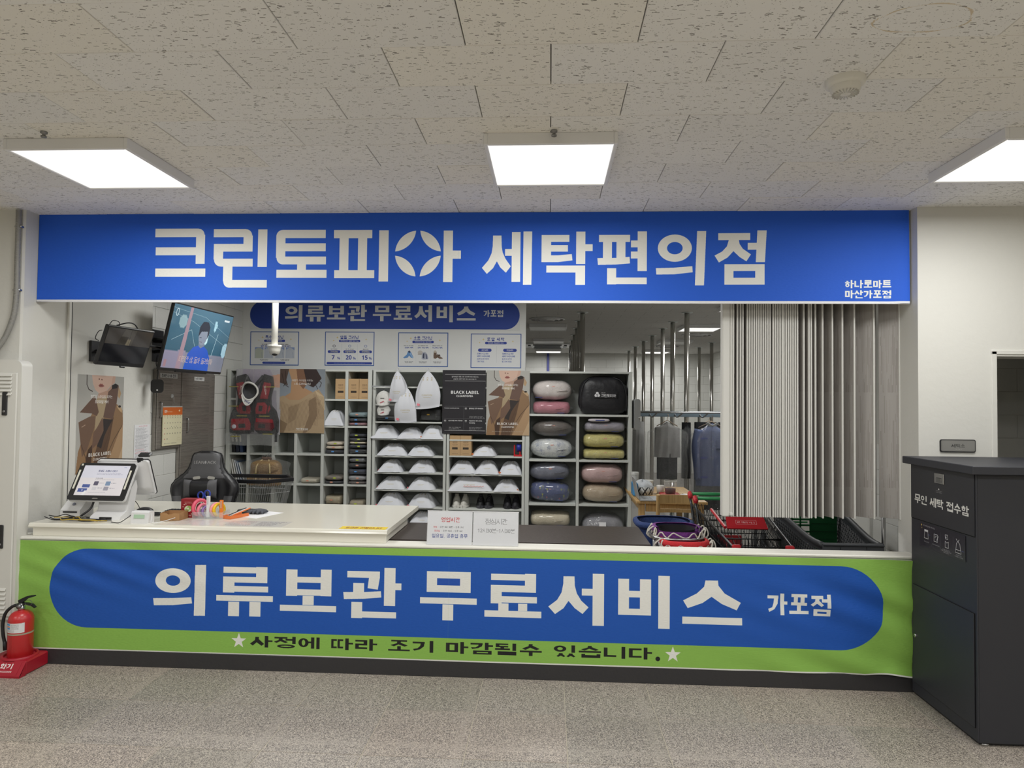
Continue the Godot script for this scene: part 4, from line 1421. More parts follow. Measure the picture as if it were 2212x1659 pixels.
func monitor() -> void:
	var bk := mat("screen frame", sc(30, 30, 32), 0.4)
	var o := thing("security_monitor", "small dark monitor tilted down on an arm on the plaster side wall", "monitor", Vector3(-3.21, 2.09, -4.985))
	o.rotation = Vector3(0.33, PI / 2 - 0.12, 0.0)
	o.rotation_order = EULER_ORDER_YXZ
	part("casing", bx(Vector3(0.49, 0.305, 0.03), 0.006, Vector3(0, 0, -0.012)), bk, o)
	part("rear_cover", bx(Vector3(0.36, 0.2, 0.03), 0.012, Vector3(0, 0, -0.04)), bk, o)
	var cv := Cv.new(490, 270, 384, sc(20, 20, 24))
	# split surveillance picture, dim
	cv.rect(0, 0, 490, 128, sc(62, 58, 54))
	cv.poly([180, 0, 300, 0, 280, 128, 120, 128], sc(76, 72, 66))
	cv.poly([150, 60, 230, 60, 210, 128, 120, 128], sc(54, 50, 44))
	cv.soften(6)
	cv.poly([228, 78, 262, 78, 256, 128, 216, 128], sc(118, 110, 92))
	cv.rect(0, 128, 490, 270, sc(22, 22, 26))
	cv.rect(244, 0, 246, 270, sc(36, 36, 40))
	var m := pmat("monitor picture", cv.tex(), 0.08)
	m.emission_enabled = true
	m.emission_texture = m.albedo_texture
	m.emission_energy_multiplier = 0.35
	part("screen", Bld.new().grid(func(u: float, v: float): return Vector3((u - 0.5) * 0.462, (0.5 - v) * 0.262 + 0.008, 0.0036), 1, 1), m, o)
	part("badge", bx(Vector3(0.05, 0.014, 0.012), 0.003, Vector3(0.02, -0.156, 0.0)), bk, o)
	var c := Bld.new().smooth(true)
	c.tube(curve([Vector3(-0.2, 0.15, -0.03), Vector3(-0.19, 0.185, -0.02), Vector3(-0.13, 0.18, -0.02), Vector3(-0.1, 0.15, -0.03)], 12), 0.003, 5)
	c.tube(curve([Vector3(-0.13, 0.15, -0.03), Vector3(-0.04, 0.185, -0.02), Vector3(0.03, 0.18, -0.02), Vector3(0.1, 0.14, -0.03)], 12), 0.005, 5)
	c.tube(curve([Vector3(-0.25, 0.1, -0.03), Vector3(-0.29, 0.09, -0.02), Vector3(-0.3, 0.04, -0.02), Vector3(-0.25, 0.02, -0.03)], 12), 0.003, 5)
	part("cable", c, mat("black rubber"), o)
	var a := thing("monitor_bracket", "black wall arm carrying the small security monitor", "bracket", Vector3(XL, 2.06, -5.02))
	part("plate", bx(Vector3(0.02, 0.16, 0.12), 0.004, Vector3(0.01, 0, 0)), bk, a)
	part("arm", Bld.new().tube([Vector3(0.02, 0.0, 0), Vector3(0.262, 0.02, 0.035)], 0.018, 8), bk, a)


func tv() -> void:
	var bk := mat("screen frame")
	var o := thing("television", "large flat television tilted down showing a person in a blue shirt at night", "television", Vector3(-3.262, 2.245, -6.15))
	o.rotation_order = EULER_ORDER_YXZ
	o.rotation = Vector3(0.22, PI / 2 - 0.05, 0.0)
	part("casing", bx(Vector3(1.0, 0.6, 0.03), 0.006, Vector3(0, 0, -0.012)), bk, o)
	part("rear_cover", bx(Vector3(0.7, 0.36, 0.05), 0.02, Vector3(0, -0.05, -0.05)), bk, o)
	var cv := Cv.new(960, 540, 768, sc(64, 98, 118))
	cv.vgrad(0, 0, 960, 540, sc(74, 108, 128), sc(48, 84, 104))
	cv.rect(0, 388, 960, 540, sc(120, 124, 140))
	cv.poly([0, 388, 300, 380, 300, 540, 0, 540], sc(132, 128, 150))
	cv.oval(170, 130, 60, 60, sc(130, 158, 166)); cv.oval(560, 250, 50, 60, sc(176, 206, 214)); cv.oval(930, 330, 50, 70, sc(156, 190, 206)); cv.oval(690, 120, 26, 50, sc(150, 186, 200))
	cv.soften(20)
	cv.path([Vector2(0, 70), Vector2(330, 120), Vector2(960, 300)], 3, sc(140, 166, 176))
	cv.path([Vector2(0, 30), Vector2(500, 60), Vector2(960, 200)], 3, sc(132, 160, 170))
	cv.path([Vector2(60, 300), Vector2(320, 190), Vector2(420, 330)], 4, sc(150, 176, 184))
	cv.path([Vector2(760, 190), Vector2(720, 400)], 6, sc(160, 190, 200))
	cv.poly([240, 0, 282, 0, 268, 540, 200, 540], sc(150, 128, 140))
	# head, hair and shoulders of a plain figure
	cv.poly([320, 540, 340, 400, 400, 340, 480, 316, 560, 316, 640, 350, 700, 420, 720, 540], sc(42, 82, 176))
	cv.poly([460, 250, 560, 230, 570, 316, 520, 340, 480, 322], sc(110, 120, 140))
	cv.oval(520, 220, 70, 92, sc(124, 132, 148))
	cv.poly([446, 240, 440, 150, 480, 100, 560, 96, 604, 140, 606, 210, 590, 250, 580, 180, 480, 190], sc(44, 48, 60))
	cv.soften(5)
	cv.path([Vector2(470, 244), Vector2(500, 244)], 6, sc(56, 60, 72)); cv.path([Vector2(480, 282), Vector2(520, 284)], 5, sc(96, 84, 96))
	cv.oval(62, 64, 20, 34, sc(190, 208, 216), 14, 26)
	cv.rect(820, 44, 910, 62, sc(206, 216, 222))
	cv.han("대장간 삼 돌아 돌려보자", 500, 424, 46, 56, sc(188, 168, 158), 0.1, 0.04, 1)
	cv.rect(24, 470, 60, 530, sc(150, 120, 130))
	var m := pmat("television picture", cv.tex(), 0.12)
	m.emission_enabled = true
	m.emission_texture = m.albedo_texture
	m.emission_energy_multiplier = 0.55
	part("screen", Bld.new().grid(func(u: float, v: float): return Vector3((u - 0.5) * 0.975, (0.5 - v) * 0.565 + 0.006, 0.0036), 1, 1), m, o)
	part("speaker_bar", bx(Vector3(0.5, 0.016, 0.02), 0.003, Vector3(0, -0.302, -0.01)), bk, o)
	var a := thing("television_bracket", "black wall bracket and arm carrying the television", "bracket", Vector3(XB, 2.2, -6.15))
	part("plate", bx(Vector3(0.03, 0.3, 0.3), 0.004, Vector3(0.015, 0, 0)), bk, a)
	part("arm", Bld.new().tube([Vector3(0.03, 0.05, 0), Vector3(0.41, 0.03, 0.0)], 0.025, 8), bk, a)
	part("lower_arm", Bld.new().tube([Vector3(0.03, -0.06, 0.0), Vector3(0.36, -0.02, 0.02)], 0.016, 8), bk, a)
	part("monitor_strut", Bld.new().tube([Vector3(0.3, -0.03, 0.06), Vector3(0.335, -0.06, 0.32), Vector3(0.36, -0.05, 0.7)], 0.012, 8), bk, a)


func steel_cabinet() -> void:
	var st := mat("brushed steel", sc(158, 152, 145), 0.4, 0.5)
	var t := Cv.new(100, 100, 256, sc(255, 255, 255))
	var r := RandomNumberGenerator.new()
	r.seed = 4
	for i in 500:
		var g := r.randi_range(214, 252)
		var y := r.randf() * 100
		var x := r.randf() * 90
		t.rect(x, y, x + r.randf_range(10, 60), y + 0.5, sc(g, g, g))
	st.albedo_texture = t.tex()
	tri(st, 1.4)
	var o := thing("steel_cabinet", "brushed steel cabinet with two doors of unequal length on the block wall", "cabinet", Vector3(XB + 0.012, 0, 0))
	part("body", bx(Vector3(0.03, 0.76, 0.42), 0.003, Vector3(0.015, 1.60, -6.38)), st, o)
	part("body", bx(Vector3(0.03, 1.07, 0.68), 0.003, Vector3(0.015, 1.445, -6.93)), st, o)
	var a := part("door", bx(Vector3(0.012, 0.74, 0.405), 0.003, Vector3(0.037, 1.60, -6.38)), st, o)
	var b := part("door", bx(Vector3(0.012, 1.05, 0.665), 0.003, Vector3(0.037, 1.445, -6.93)), st, o)
	for q in [[a, -6.22, 1.6], [b, -6.70, 1.44]]:
		var h := Bld.new().smooth(true)
		h.tube(curve([Vector3(0.043, q[2] + 0.07, q[1]), Vector3(0.06, q[2] + 0.065, q[1]), Vector3(0.062, q[2], q[1]), Vector3(0.06, q[2] - 0.065, q[1]), Vector3(0.043, q[2] - 0.07, q[1])], 12), 0.007, 8)
		part("handle", h, mat("steel"), q[0])
	var c1 := Cv.new(120, 24, 192, sc(226, 226, 224))
	c1.han("통제반 나·바·품목", 60, 4, 11, 16, sc(40, 40, 50), 0.14, 0.06, 1)
	part("name_strip", Bld.new().box(Vector3(0.0435, 1.925, -6.36), Vector3(0.001, 0.045, 0.3)).grid(func(u: float, v: float): return Vector3(0.0445, 1.9475 - 0.045 * v, -6.21 - 0.3 * u), 1, 1), pmat("strip print", c1.tex(), 0.6), a)
	var c2 := Cv.new(80, 20, 128, sc(226, 226, 224))
	c2.han("누전개폐기", 40, 3, 12, 13, sc(60, 60, 70), 0.13, 0.06, 1)
	part("name_strip", Bld.new().box(Vector3(0.0435, 1.915, -6.93), Vector3(0.001, 0.04, 0.2)).grid(func(u: float, v: float): return Vector3(0.0445, 1.935 - 0.04 * v, -6.83 - 0.2 * u), 1, 1), pmat("strip print 2", c2.tex(), 0.6), b)
	# calendar on a suction hook
	var hk := thing("suction_hook", "small clear suction hook with a pin on the steel cabinet above the calendar", "hook", Vector3(XB + 0.056, 1.73, -6.42))
	part("cup", Bld.new().smooth(true).at(Vector3.ZERO, Vector3(0, 0, -PI / 2)).lathe([Vector2(0.022, 0.0), Vector2(0.018, 0.008), Vector2(0.008, 0.014), Vector2(0, 0.015)], 20), mat("clear grey", sc(206, 206, 204), 0.2), hk)
	part("pin", Bld.new().smooth(true).tube(curve([Vector3(0.014, 0.0, 0), Vector3(0.02, -0.04, 0), Vector3(0.018, -0.07, 0), Vector3(0.028, -0.06, 0)], 10), 0.003, 6), mat("steel"), hk)
	var cv := Cv.new(180, 240, 384, sc(226, 220, 186))
	cv.rect(0, 0, 180, 50, sc(224, 112, 44))
	cv.latin("09", 14, 36, 17, sc(240, 236, 226), 0, true)
	cv.latin("SEPTEMBER", 42, 33, 6, sc(240, 226, 200), 0, false)
	cv.star(152, 24, 9, sc(250, 230, 190), 5, 0.5)
	for i in 7:
		cv.rect(12 + i * 24, 54, 22 + i * 24, 57, sc(206, 120, 60))
	var day := 1
	for row in 5:
		for col in 7:
			if day <= 30:
				cv.latin(str(day), 18 + col * 24, 70 + row * 33, 7, sc(190, 60, 50) if col == 0 else sc(90, 84, 70), 1, true)
			day += 1
	for q in [[80, 122], [104, 122], [126, 122]]:
		cv.oval(q[0], q[1], 2.5, 2.5, sc(90, 90, 100))
	cv.greek(14, 224, 70, 5, sc(110, 104, 90), 2); cv.greek(76, 224, 130, 5, sc(110, 104, 90), 3)
	cv.frame(134, 196, 168, 212, 1, sc(196, 180, 130))
	var c := thing("calendar", "wall calendar with orange heading hung on the steel cabinet", "calendar", Vector3(XB + 0.064, 1.44, -6.42))
	c.rotation.y = PI / 2
	part("pages", bx(Vector3(0.34, 0.37, 0.008), 0.002), mat("calendar paper", sc(226, 220, 186), 0.6), c)
	part("print", Bld.new().grid(func(u: float, v: float): return Vector3((u - 0.5) * 0.34, (0.5 - v) * 0.37, 0.0048), 1, 1), pmat("calendar print", cv.tex(), 0.6), c)
	part("spine", bx(Vector3(0.34, 0.012, 0.012), 0.003, Vector3(0, 0.186, 0)), mat("calendar spine", sc(210, 206, 200), 0.4), c)


# ---------------------------------------------------------------- reception desk, chair and what stands on the desk
const DY := 0.886

func reception_desk() -> void:
	var w := mat("desk white", sc(226, 223, 211), 0.16)
	var o := thing("reception_desk", "white reception desk with thick top on the left half of the counter", "desk", Vector3.ZERO)
	var top := Bld.new()
	var prof := PackedVector2Array()          # depth, height: rounded nose
	for q in [[-4.27, DY - 0.012], [-4.266, DY - 0.022], [-4.272, DY - 0.03], [-5.30, DY - 0.03], [-5.30, DY], [-4.282, DY], [-4.274, DY - 0.004]]:
		prof.append(Vector2(q[0], q[1]))
	var top2 := PackedVector2Array()
	for q in prof:
		top2.append(Vector2(q.x, q.y))
	top.at(Vector3.ZERO, Vector3(0, -PI / 2, 0))
	top.prism(top2, 1.018, 3.378)             # local x runs along world z, local z along world -x
	part("top", top, w, o)
	part("apron", bx(Vector3(2.33, 0.056, 0.022), 0.003, Vector3(-2.19, 0.831, -4.289)), w, o)
	part("side_panel", bx(Vector3(0.03, 0.05, 0.66), 0.002, Vector3(-1.045, 0.831, -4.62)), w, o)
	part("body", bx(Vector3(2.3, 0.78, 0.5), 0.004, Vector3(-2.22, 0.39, -4.66)), w, o)
	var b := thing("service_counter", "dark brown lower counter top right of the white desk", "counter", Vector3.ZERO)
	part("top", bx(Vector3(1.72, 0.025, 0.62), 0.003, Vector3(-0.205, 0.790, -4.73)), bumpy(tri(mat("dark brown", sc(58, 50, 46), 0.4), 2.0), noise_tex(0.05, [], 51, false, 256, true, 2.0), 0.15), b)
	part("body", bx(Vector3(1.66, 0.777, 0.5), 0.003, Vector3(-0.22, 0.3885, -4.69)), mat("desk side", sc(206, 204, 196), 0.5), b)
	# yellow sticker lying on the desk edge
	var cv := Cv.new(300, 46, 512, sc(232, 204, 40))
	cv.han("요금은 선불입니다", 150, 10, 27, 27, sc(120, 40, 26), 0.19, 0.06, 1)
	single("sticker", Bld.new().box(Vector3(0, 0.0004, 0), Vector3(0.3, 0.0008, 0.085)).grid(func(u: float, v: float): return Vector3((u - 0.5) * 0.3, 0.001, (v - 0.5) * 0.085), 1, 1), pmat("yellow print", cv.tex(), 0.4), "yellow sticker with dark red lettering at the front edge of the desk", "sticker", Vector3(-1.185, DY, -4.335))
	# two acrylic sign stands on the sill
	var s1 := Cv.new(297, 210, 768, sc(234, 234, 238))
	var red := sc(206, 40, 52)
	var bl := sc(38, 62, 150)
	var dk := sc(50, 50, 60)
	s1.han("영업시간", 152, 36, 28, 31, red, 0.17, 0.14, 1)
	s1.han("영업", 40, 93, 11, 12, red, 0.17, 0.14)
	s1.han("* 오전 9시 30분 ~ 오후 7시", 72, 93, 12, 12, dk, 0.14, 0.14)
	s1.han("토요일", 47, 117, 11, 12, red, 0.17, 0.14)
	s1.han("* 오전 10시 ~ 오후 6시", 93, 117, 12, 12, dk, 0.14, 0.14)
	s1.han("일요일, 공휴일 휴무", 150, 142, 23, 25, bl, 0.18, 0.14, 1)
	var s2 := Cv.new(297, 210, 768, sc(232, 232, 236))
	s2.han("점심시간", 152, 40, 34, 36, sc(70, 70, 74), 0.085, 0.08, 1)
	s2.han("12시30분~1시30분", 152, 102, 27, 28, sc(70, 70, 74), 0.08, 0.02, 1)
	var k := 0
	for q in [[-0.622, s1, "sign stand on the sill with red and blue opening hours"], [-0.332, s2, "sign stand on the sill with grey lunch hour lettering"]]:
		var s := thing("sign_stand", q[2], "sign", Vector3(q[0], 0.8035, -4.268))
		s.rotation = Vector3(-0.17, 0, 0)
		var cvx: Cv = q[1]
		part("paper", Bld.new().box(Vector3(0, 0.104, 0), Vector3(0.284, 0.204, 0.0016)).grid(func(u: float, v: float): return Vector3((u - 0.5) * 0.284, 0.206 - v * 0.204, 0.0012), 1, 1), pmat("stand print %d" % k, cvx.tex(), 0.5), s)
		var ac := mat("acrylic", Color(0.93, 0.95, 0.96, 0.10), 0.03)
		ac.transparency = BaseMaterial3D.TRANSPARENCY_ALPHA
		part("acrylic_sheet", bx(Vector3(0.29, 0.208, 0.002), 0.0005, Vector3(0, 0.104, 0.0035)), ac, s)
		part("foot_plate", Bld.new().at(Vector3(0, 0.004, -0.03), Vector3(0.17, 0, 0)).box(Vector3.ZERO, Vector3(0.284, 0.002, 0.055)), ac, s)
		part("edge_rail", bx(Vector3(0.29, 0.006, 0.006), 0.001, Vector3(0, 0.209, -0.001)), mat("rail grey", sc(150, 150, 152) if k else sc(214, 214, 216), 0.3), s)
		k += 1


func chair() -> void:
	var blk := bumpy(tri(mat("black leather", sc(34, 34, 37), 0.42), 9.0), noise_tex(0.25, [], 61, false, 256, true, 3.0), 0.3)
	var gry := bumpy(tri(mat("grey leather", sc(94, 94, 97), 0.5), 9.0), noise_tex(0.25, [], 61, false, 256, true, 3.0), 0.3)
	var o := thing("gaming_chair", "black and grey high-backed desk chair with a lumbar pillow behind the desk", "chair", Vector3(-3.02, 0, -5.8))
	o.rotation.y = 0.12
	# half widths of the back by height above the floor
	var hs := [[0.46, 0.205], [0.55, 0.215], [0.66, 0.225], [0.75, 0.245], [0.83, 0.272], [0.905, 0.292], [0.945, 0.288], [0.985, 0.262], [1.02, 0.222], [1.06, 0.178], [1.10, 0.152], [1.15, 0.138], [1.19, 0.132], [1.215, 0.12], [1.232, 0.095], [1.24, 0.05]]
	var hw := func(y: float) -> float:
		for i in hs.size() - 1:
			if y <= hs[i + 1][0]:
				return lerpf(hs[i][1], hs[i + 1][1], smoothstep(hs[i][0], hs[i + 1][0], y))
		return hs[-1][1]
	var zc := func(s: float, y: float) -> float:     # cushion depth, with the side wings turned forward
		var w := smoothstep(0.62, 0.95, absf(s))
		var wing := smoothstep(1.06, 0.95, y) * smoothstep(0.5, 0.7, y)
		return 0.045 * (1.0 - pow(absf(s), 6.0)) + 0.05 * w * wing * (1.0 - pow(absf(s), 16.0)) - (y - 0.5) * 0.16
	var f := Bld.new().smooth(true)
	f.grid(func(u: float, v: float):
		var y := lerpf(1.24, 0.46, v)
		var s: float = 2.0 * u - 1.0
		return Vector3(s * hw.call(y), y, zc.call(s, y)), 36, 40)
	f.grid(func(u: float, v: float):
		var y := lerpf(1.24, 0.46, v)
		var s: float = 1.0 - 2.0 * u
		return Vector3(s * hw.call(y), y, -(y - 0.5) * 0.16 - 0.05 * (1.0 - pow(absf(s), 4.0))), 24, 40)
	part("backrest", f, blk, o)
	var ed := []
	for i in 41:
		var y := lerpf(0.47, 1.238, i / 40.0)
		ed.append(Vector3(-hw.call(y), y, -(y - 0.5) * 0.16))
	for i in 41:
		var y := lerpf(1.238, 0.47, i / 40.0)
		ed.append(Vector3(hw.call(y), y, -(y - 0.5) * 0.16))
	part("piping", Bld.new().smooth(true).tube(ed, 0.007, 6), mat("black rubber"), o)
	# grey head panel
	var hp := part("head_panel", Bld.new().smooth(true).grid(func(u: float, v: float):
		var y := lerpf(1.225, 1.01, v)
		var s: float = (2.0 * u - 1.0) * lerpf(0.9, 0.78, v)
		return Vector3(s * hw.call(y), y, zc.call(s, y) + 0.004 * (1.0 - pow(absf(2.0 * u - 1.0), 8.0)) * (1.0 - pow(absf(2.0 * v - 1.0), 8.0))), 24, 16), gry, o)
	var cv := Cv.new(200, 40, 256, sc(94, 94, 97))
	cv.latin("LEAN", 52, 31, 22, sc(178, 178, 178), 1, false, 1.2)
	cv.latin("ACK", 150, 31, 22, sc(178, 178, 178), 1, false, 1.2)
	cv.poly([98, 30, 96, 16, 104, 6, 112, 18, 108, 30], sc(176, 176, 178))
	part("lettering", Bld.new().smooth(true).grid(func(u: float, v: float):
		var y := lerpf(1.17, 1.125, v)
		var s: float = (2.0 * u - 1.0) * 0.8
		return Vector3(s * hw.call(1.15), y, zc.call(s, y) + 0.0052), 12, 3), pmat("chair print", cv.tex(), 0.5), hp)
	for sg in [-1.0, 1.0]:
		part("wing_panel", Bld.new().smooth(true).grid(func(u: float, v: float):
			var y := lerpf(0.86, 0.6, v)
			var s: float = sg * lerpf(0.66, 0.93, u if sg > 0 else 1.0 - u)
			return Vector3(s * hw.call(y), y, zc.call(s, y) + 0.003), 8, 14), gry, o)
		part("belt_slot", Bld.new().at(Vector3(sg * 0.062, 1.013, zc.call(0.3, 1.013) + 0.003), Vector3(-0.16, 0, -sg * 0.12)).prism(round_rect(0.062, 0.026, 0.012), -0.004, 0.003), mat("slot light", sc(190, 188, 180), 0.6), o)
	# lumbar pillow
	var pl := Bld.new().smooth(true)
	var pf := func(d: Vector3) -> Vector3:
		var x := se(d.x, 0.55)
		var y := se(d.y, 0.6)
		var pinch := 1.0 - 0.14 * (1.0 - pow(absf(x), 2.0)) * absf(y)
		return Vector3(x * 0.142 * (1.0 - 0.05 * (1.0 - absf(y))), y * 0.088 * (0.86 + 0.14 * x * x) * pinch, d.z * 0.055)
	part("pillow", Bld.new().smooth(true).at(Vector3(0.0, 0.925, 0.035)).grid(func(u: float, v: float):
		var a: float = TAU * u
		var e: float = PI * (v - 0.5)
		return pf.call(Vector3(cos(e) * sin(a), -sin(e), cos(e) * cos(a))), 36, 18), blk, o)
	for sg in [-1.0, 1.0]:
		part("pillow_end", Bld.new().smooth(true).at(Vector3(0.0, 0.925, 0.035)).grid(func(u: float, v: float):
			var s: float = lerpf(0.52, 0.985, u if sg > 0 else 1.0 - u)
			var y: float = 1.0 - 2.0 * v
			var d := Vector3(sg * pow(s, 1.0 / 0.55), se(y, 1.0), 0)
			var zz := sqrt(maxf(0.0, 1.0 - pow(s, 3.2) - absf(pow(absf(y), 3.2)) * (1.0 - pow(s, 3.2))))
			return Vector3(sg * s * 0.142, y * 0.084 * (0.86 + 0.14 * s * s), zz * 0.055 + 0.003), 10, 12), gry, o)
	var st := Bld.new().smooth(true).grid(func(u: float, v: float):
		var a: float = TAU * u
		var e: float = PI * (v - 0.5)
		var d := Vector3(cos(e) * sin(a), -sin(e), cos(e) * cos(a))
		return Vector3(se(d.x, 0.5) * 0.26, 0.44 + se(d.y, 0.7) * 0.06, 0.22 + se(d.z, 0.5) * 0.26), 36, 16)
	part("seat", st, blk, o)
	for sg in [-1.0, 1.0]:
		part("armrest", Bld.new().box(Vector3(sg * 0.31, 0.66, 0.2), Vector3(0.08, 0.03, 0.26), 0.012).box(Vector3(sg * 0.31, 0.53, 0.2), Vector3(0.03, 0.25, 0.06), 0.006).box(Vector3(sg * 0.25, 0.41, 0.2), Vector3(0.15, 0.02, 0.06), 0.004), mat("black satin"), o)
	part("gas_lift", Bld.new().rod(Vector3(0, 0.09, 0.2), Vector3(0, 0.39, 0.2), 0.03, 14), mat("dull chrome"), o)
	for i in 5:
		var a := TAU * i / 5 + 0.3
		var e := Vector3(sin(a) * 0.32, 0.075, 0.2 + cos(a) * 0.32)
		var lg := part("base_leg", Bld.new().smooth(true).tube([Vector3(0, 0.1, 0.2), e], 0.03, 8, false, 0.018), mat("black satin"), o)
		part("caster", Bld.new().smooth(true).rod(e + Vector3(cos(a) * 0.025, -0.043, -sin(a) * 0.025), e + Vector3(-cos(a) * 0.025, -0.043, sin(a) * 0.025), 0.031, 14), mat("black rubber"), lg)


func desk_things() -> void:
	var bk := mat("screen frame")
	var wh := mat("white plastic", sc(226, 226, 227), 0.35)
	# --- sales terminal facing the store
	var o := thing("sales_terminal", "white sales terminal with a black framed touch screen facing the store", "terminal", Vector3(-3.06, DY, -4.53))
	var tilt := -0.54
	var c := Vector3(0, 0.247, 0.012)
	var sb := Bld.new().at(c, Vector3(tilt, 0, 0))
	sb.prism(round_rect(0.394, 0.272, 0.016), -0.014, 0.002)
	var scr := part("screen_frame", sb, bk, o)
	part("rear_shell", Bld.new().at(c, Vector3(tilt, 0, 0)).prism(round_rect(0.40, 0.278, 0.018), -0.032, -0.0145), wh, o)
	var cv := Cv.new(330, 220, 768, sc(206, 206, 218))
	cv.rect(0, 92, 330, 220, sc(212, 208, 212))
	cv.han("옷에도 수명이 있다?", 110, 34, 14, 15, sc(60, 66, 110), 0.17, 0.06)
	cv.greek(108, 56, 284, 4.5, sc(120, 120, 150), 1); cv.greek(108, 64, 296, 4.5, sc(120, 120, 150), 2)
	cv.han("옷 수명 노트 제안", 112, 92, 6, 6.5, sc(60, 60, 80), 0.15, 0.06)
	cv.greek(112, 104, 250, 4, sc(150, 146, 156), 3)
	cv.rrect(112, 118, 144, 148, 3, sc(84, 80, 100)); cv.rrect(196, 118, 230, 148, 3, sc(120, 140, 168))
	cv.rrect(112, 158, 142, 182, 3, sc(196, 194, 200)); cv.rrect(194, 156, 228, 184, 3, sc(150, 148, 160))
	for i in 4:
		cv.greek([150, 236, 150, 236][i], [128, 128, 164, 164][i], [186, 276, 186, 276][i], 5, sc(90, 90, 110), 7 + i)
	cv.greek(94, 198, 220, 4, sc(150, 146, 160), 12)
	cv.rect(36, 140, 90, 164, sc(72, 88, 146)); cv.rect(16, 170, 80, 196, sc(72, 88, 146))
	cv.oval(46, 183, 5, 5, sc(200, 204, 220), 3, 3)
	cv.latin("MENU", 288, 16, 5, sc(80, 100, 160), 0, true)
	cv.poly([48, 220, 66, 186, 82, 186, 70, 220], sc(220, 220, 222))
	var m := pmat("terminal picture", cv.tex(), 0.1)
	m.emission_enabled = true
	m.emission_texture = m.albedo_texture
	m.emission_energy_multiplier = 0.28
	part("screen", Bld.new().at(c, Vector3(tilt, 0, 0)).grid(func(u: float, v: float): return Vector3((u - 0.5) * 0.326 + 0.004, (0.5 - v) * 0.222 + 0.006, 0.0026), 1, 1), m, scr)
	for q in [[-0.181, 0.012, 0.14], [0.181, 0.012, 0.14], [-0.18, 0.122, 0.014]]:
		part("paper_strip", Bld.new().at(c, Vector3(tilt, 0, 0)).box(Vector3(q[0], q[1], 0.003), Vector3(0.013, q[2], 0.001)), mat("paper cream", sc(222, 220, 206), 0.6), scr)
	part("badge", Bld.new().at(c, Vector3(tilt, 0, 0)).prism(PackedVector2Array([Vector2(-0.02, -0.131), Vector2(0.022, -0.131), Vector2(0.016, -0.123), Vector2(-0.014, -0.123)]), 0.002, 0.004), mat("steel"), scr)
	var nk := Bld.new().smooth(false)
	nk.at(Vector3.ZERO, Vector3(0, PI / 2, 0))
	nk.prism(PackedVector2Array([Vector2(-0.1, 0.0), Vector2(-0.09, 0.022), Vector2(-0.02, 0.05), Vector2(0.02, 0.2), Vector2(0.075, 0.25), Vector2(0.09, 0.2), Vector2(0.055, 0.05), Vector2(0.1, 0.0)]), -0.02, 0.19)
	part("stand", nk, wh, o)
	part("slot", bx(Vector3(0.085, 0.012, 0.01), 0.002, Vector3(0.09, 0.012, 0.098)), mat("black rubber"), o)
	part("cable", Bld.new().smooth(true).tube(curve([Vector3(-0.035, 0.13, 0.03), Vector3(-0.04, 0.07, 0.06), Vector3(-0.07, 0.03, 0.1), Vector3(-0.1, 0.006, 0.1)], 16), 0.007, 6), mat("black rubber"), o)
	# --- second screen turned to the operator: its white back
	var p := thing("operator_display", "white back of the operator display with a black clip on its corner", "display", Vector3(-2.995, DY, -4.70))
	var pt := 0.40
	var pc := Vector3(0, 0.258, 0.0)
	part("shell", Bld.new().at(pc, Vector3(pt, 0, 0)).prism(round_rect(0.37, 0.272, 0.02), -0.008, 0.012), wh, p)
	var hump := Bld.new().smooth(true).at(pc, Vector3(pt, 0, 0))
	hump.grid(func(u: float, v: float): return Vector3((u - 0.5) * 0.35, (0.5 - v) * 0.25 + 0.004, 0.012 + 0.03 * smoothstep(0.0, 0.14, minf(u, 1.0 - u)) * smoothstep(0.0, 0.1, v) * (0.2 + 0.8 * v) * smoothstep(0.0, 0.22, 1.0 - v)), 20, 20)
	part("rear_hump", hump, wh, p)
	part("screen_rim", Bld.new().at(pc, Vector3(pt, 0, 0)).prism(round_rect(0.376, 0.278, 0.02), -0.016, -0.008), bk, p)
	part("port_panel", Bld.new().at(pc, Vector3(pt, 0, 0)).box(Vector3(-0.02, -0.098, 0.03), Vector3(0.09, 0.022, 0.012), 0.002), mat("black rubber"), p)
	var cl := Bld.new()
	cl.at(pc + Vector3(0.125, 0.125, 0.045), Vector3(pt, 0.1, 0))
	cl.box(Vector3(0.0, -0.01, 0.012), Vector3(0.045, 0.07, 0.016), 0.006)
	cl.box(Vector3(0.024, 0.032, -0.02), Vector3(0.085, 0.02, 0.05), 0.008)
	part("clip", cl, mat("black satin"), p)
	part("foot", bx(Vector3(0.2, 0.012, 0.15), 0.004, Vector3(0.0, 0.006, -0.02)), wh, p)
	part("neck", Bld.new().tube([Vector3(0, 0.012, -0.03), Vector3(0, 0.16, -0.03)], 0.025, 10), wh, p)
	part("cable", Bld.new().smooth(true).tube(curve([Vector3(0.03, 0.19, 0.06), Vector3(0.09, 0.13, 0.06), Vector3(0.07, 0.07, 0.05), Vector3(0.03, 0.035, 0.04), Vector3(0.0, 0.004, 0.05)], 18), 0.003, 5).tube(curve([Vector3(0.0, 0.15, 0.03), Vector3(0.05, 0.12, 0.04), Vector3(0.10, 0.08, 0.04), Vector3(0.13, 0.01, 0.03)], 16), 0.0025, 5), mat("black rubber"), p)
	# --- receipt printer
	var q := thing("receipt_printer", "small white receipt printer with a round mark left of the terminal", "printer", Vector3(-3.285, DY, -4.60))
	var pr := Bld.new().at(Vector3.ZERO, Vector3(0, PI / 2, 0))
	pr.prism(PackedVector2Array([Vector2(-0.075, 0.0), Vector2(0.065, 0.0), Vector2(0.065, 0.105), Vector2(0.01, 0.115), Vector2(-0.055, 0.06), Vector2(-0.075, 0.045)]), -0.07, 0.07)
	part("body", pr, wh, q)
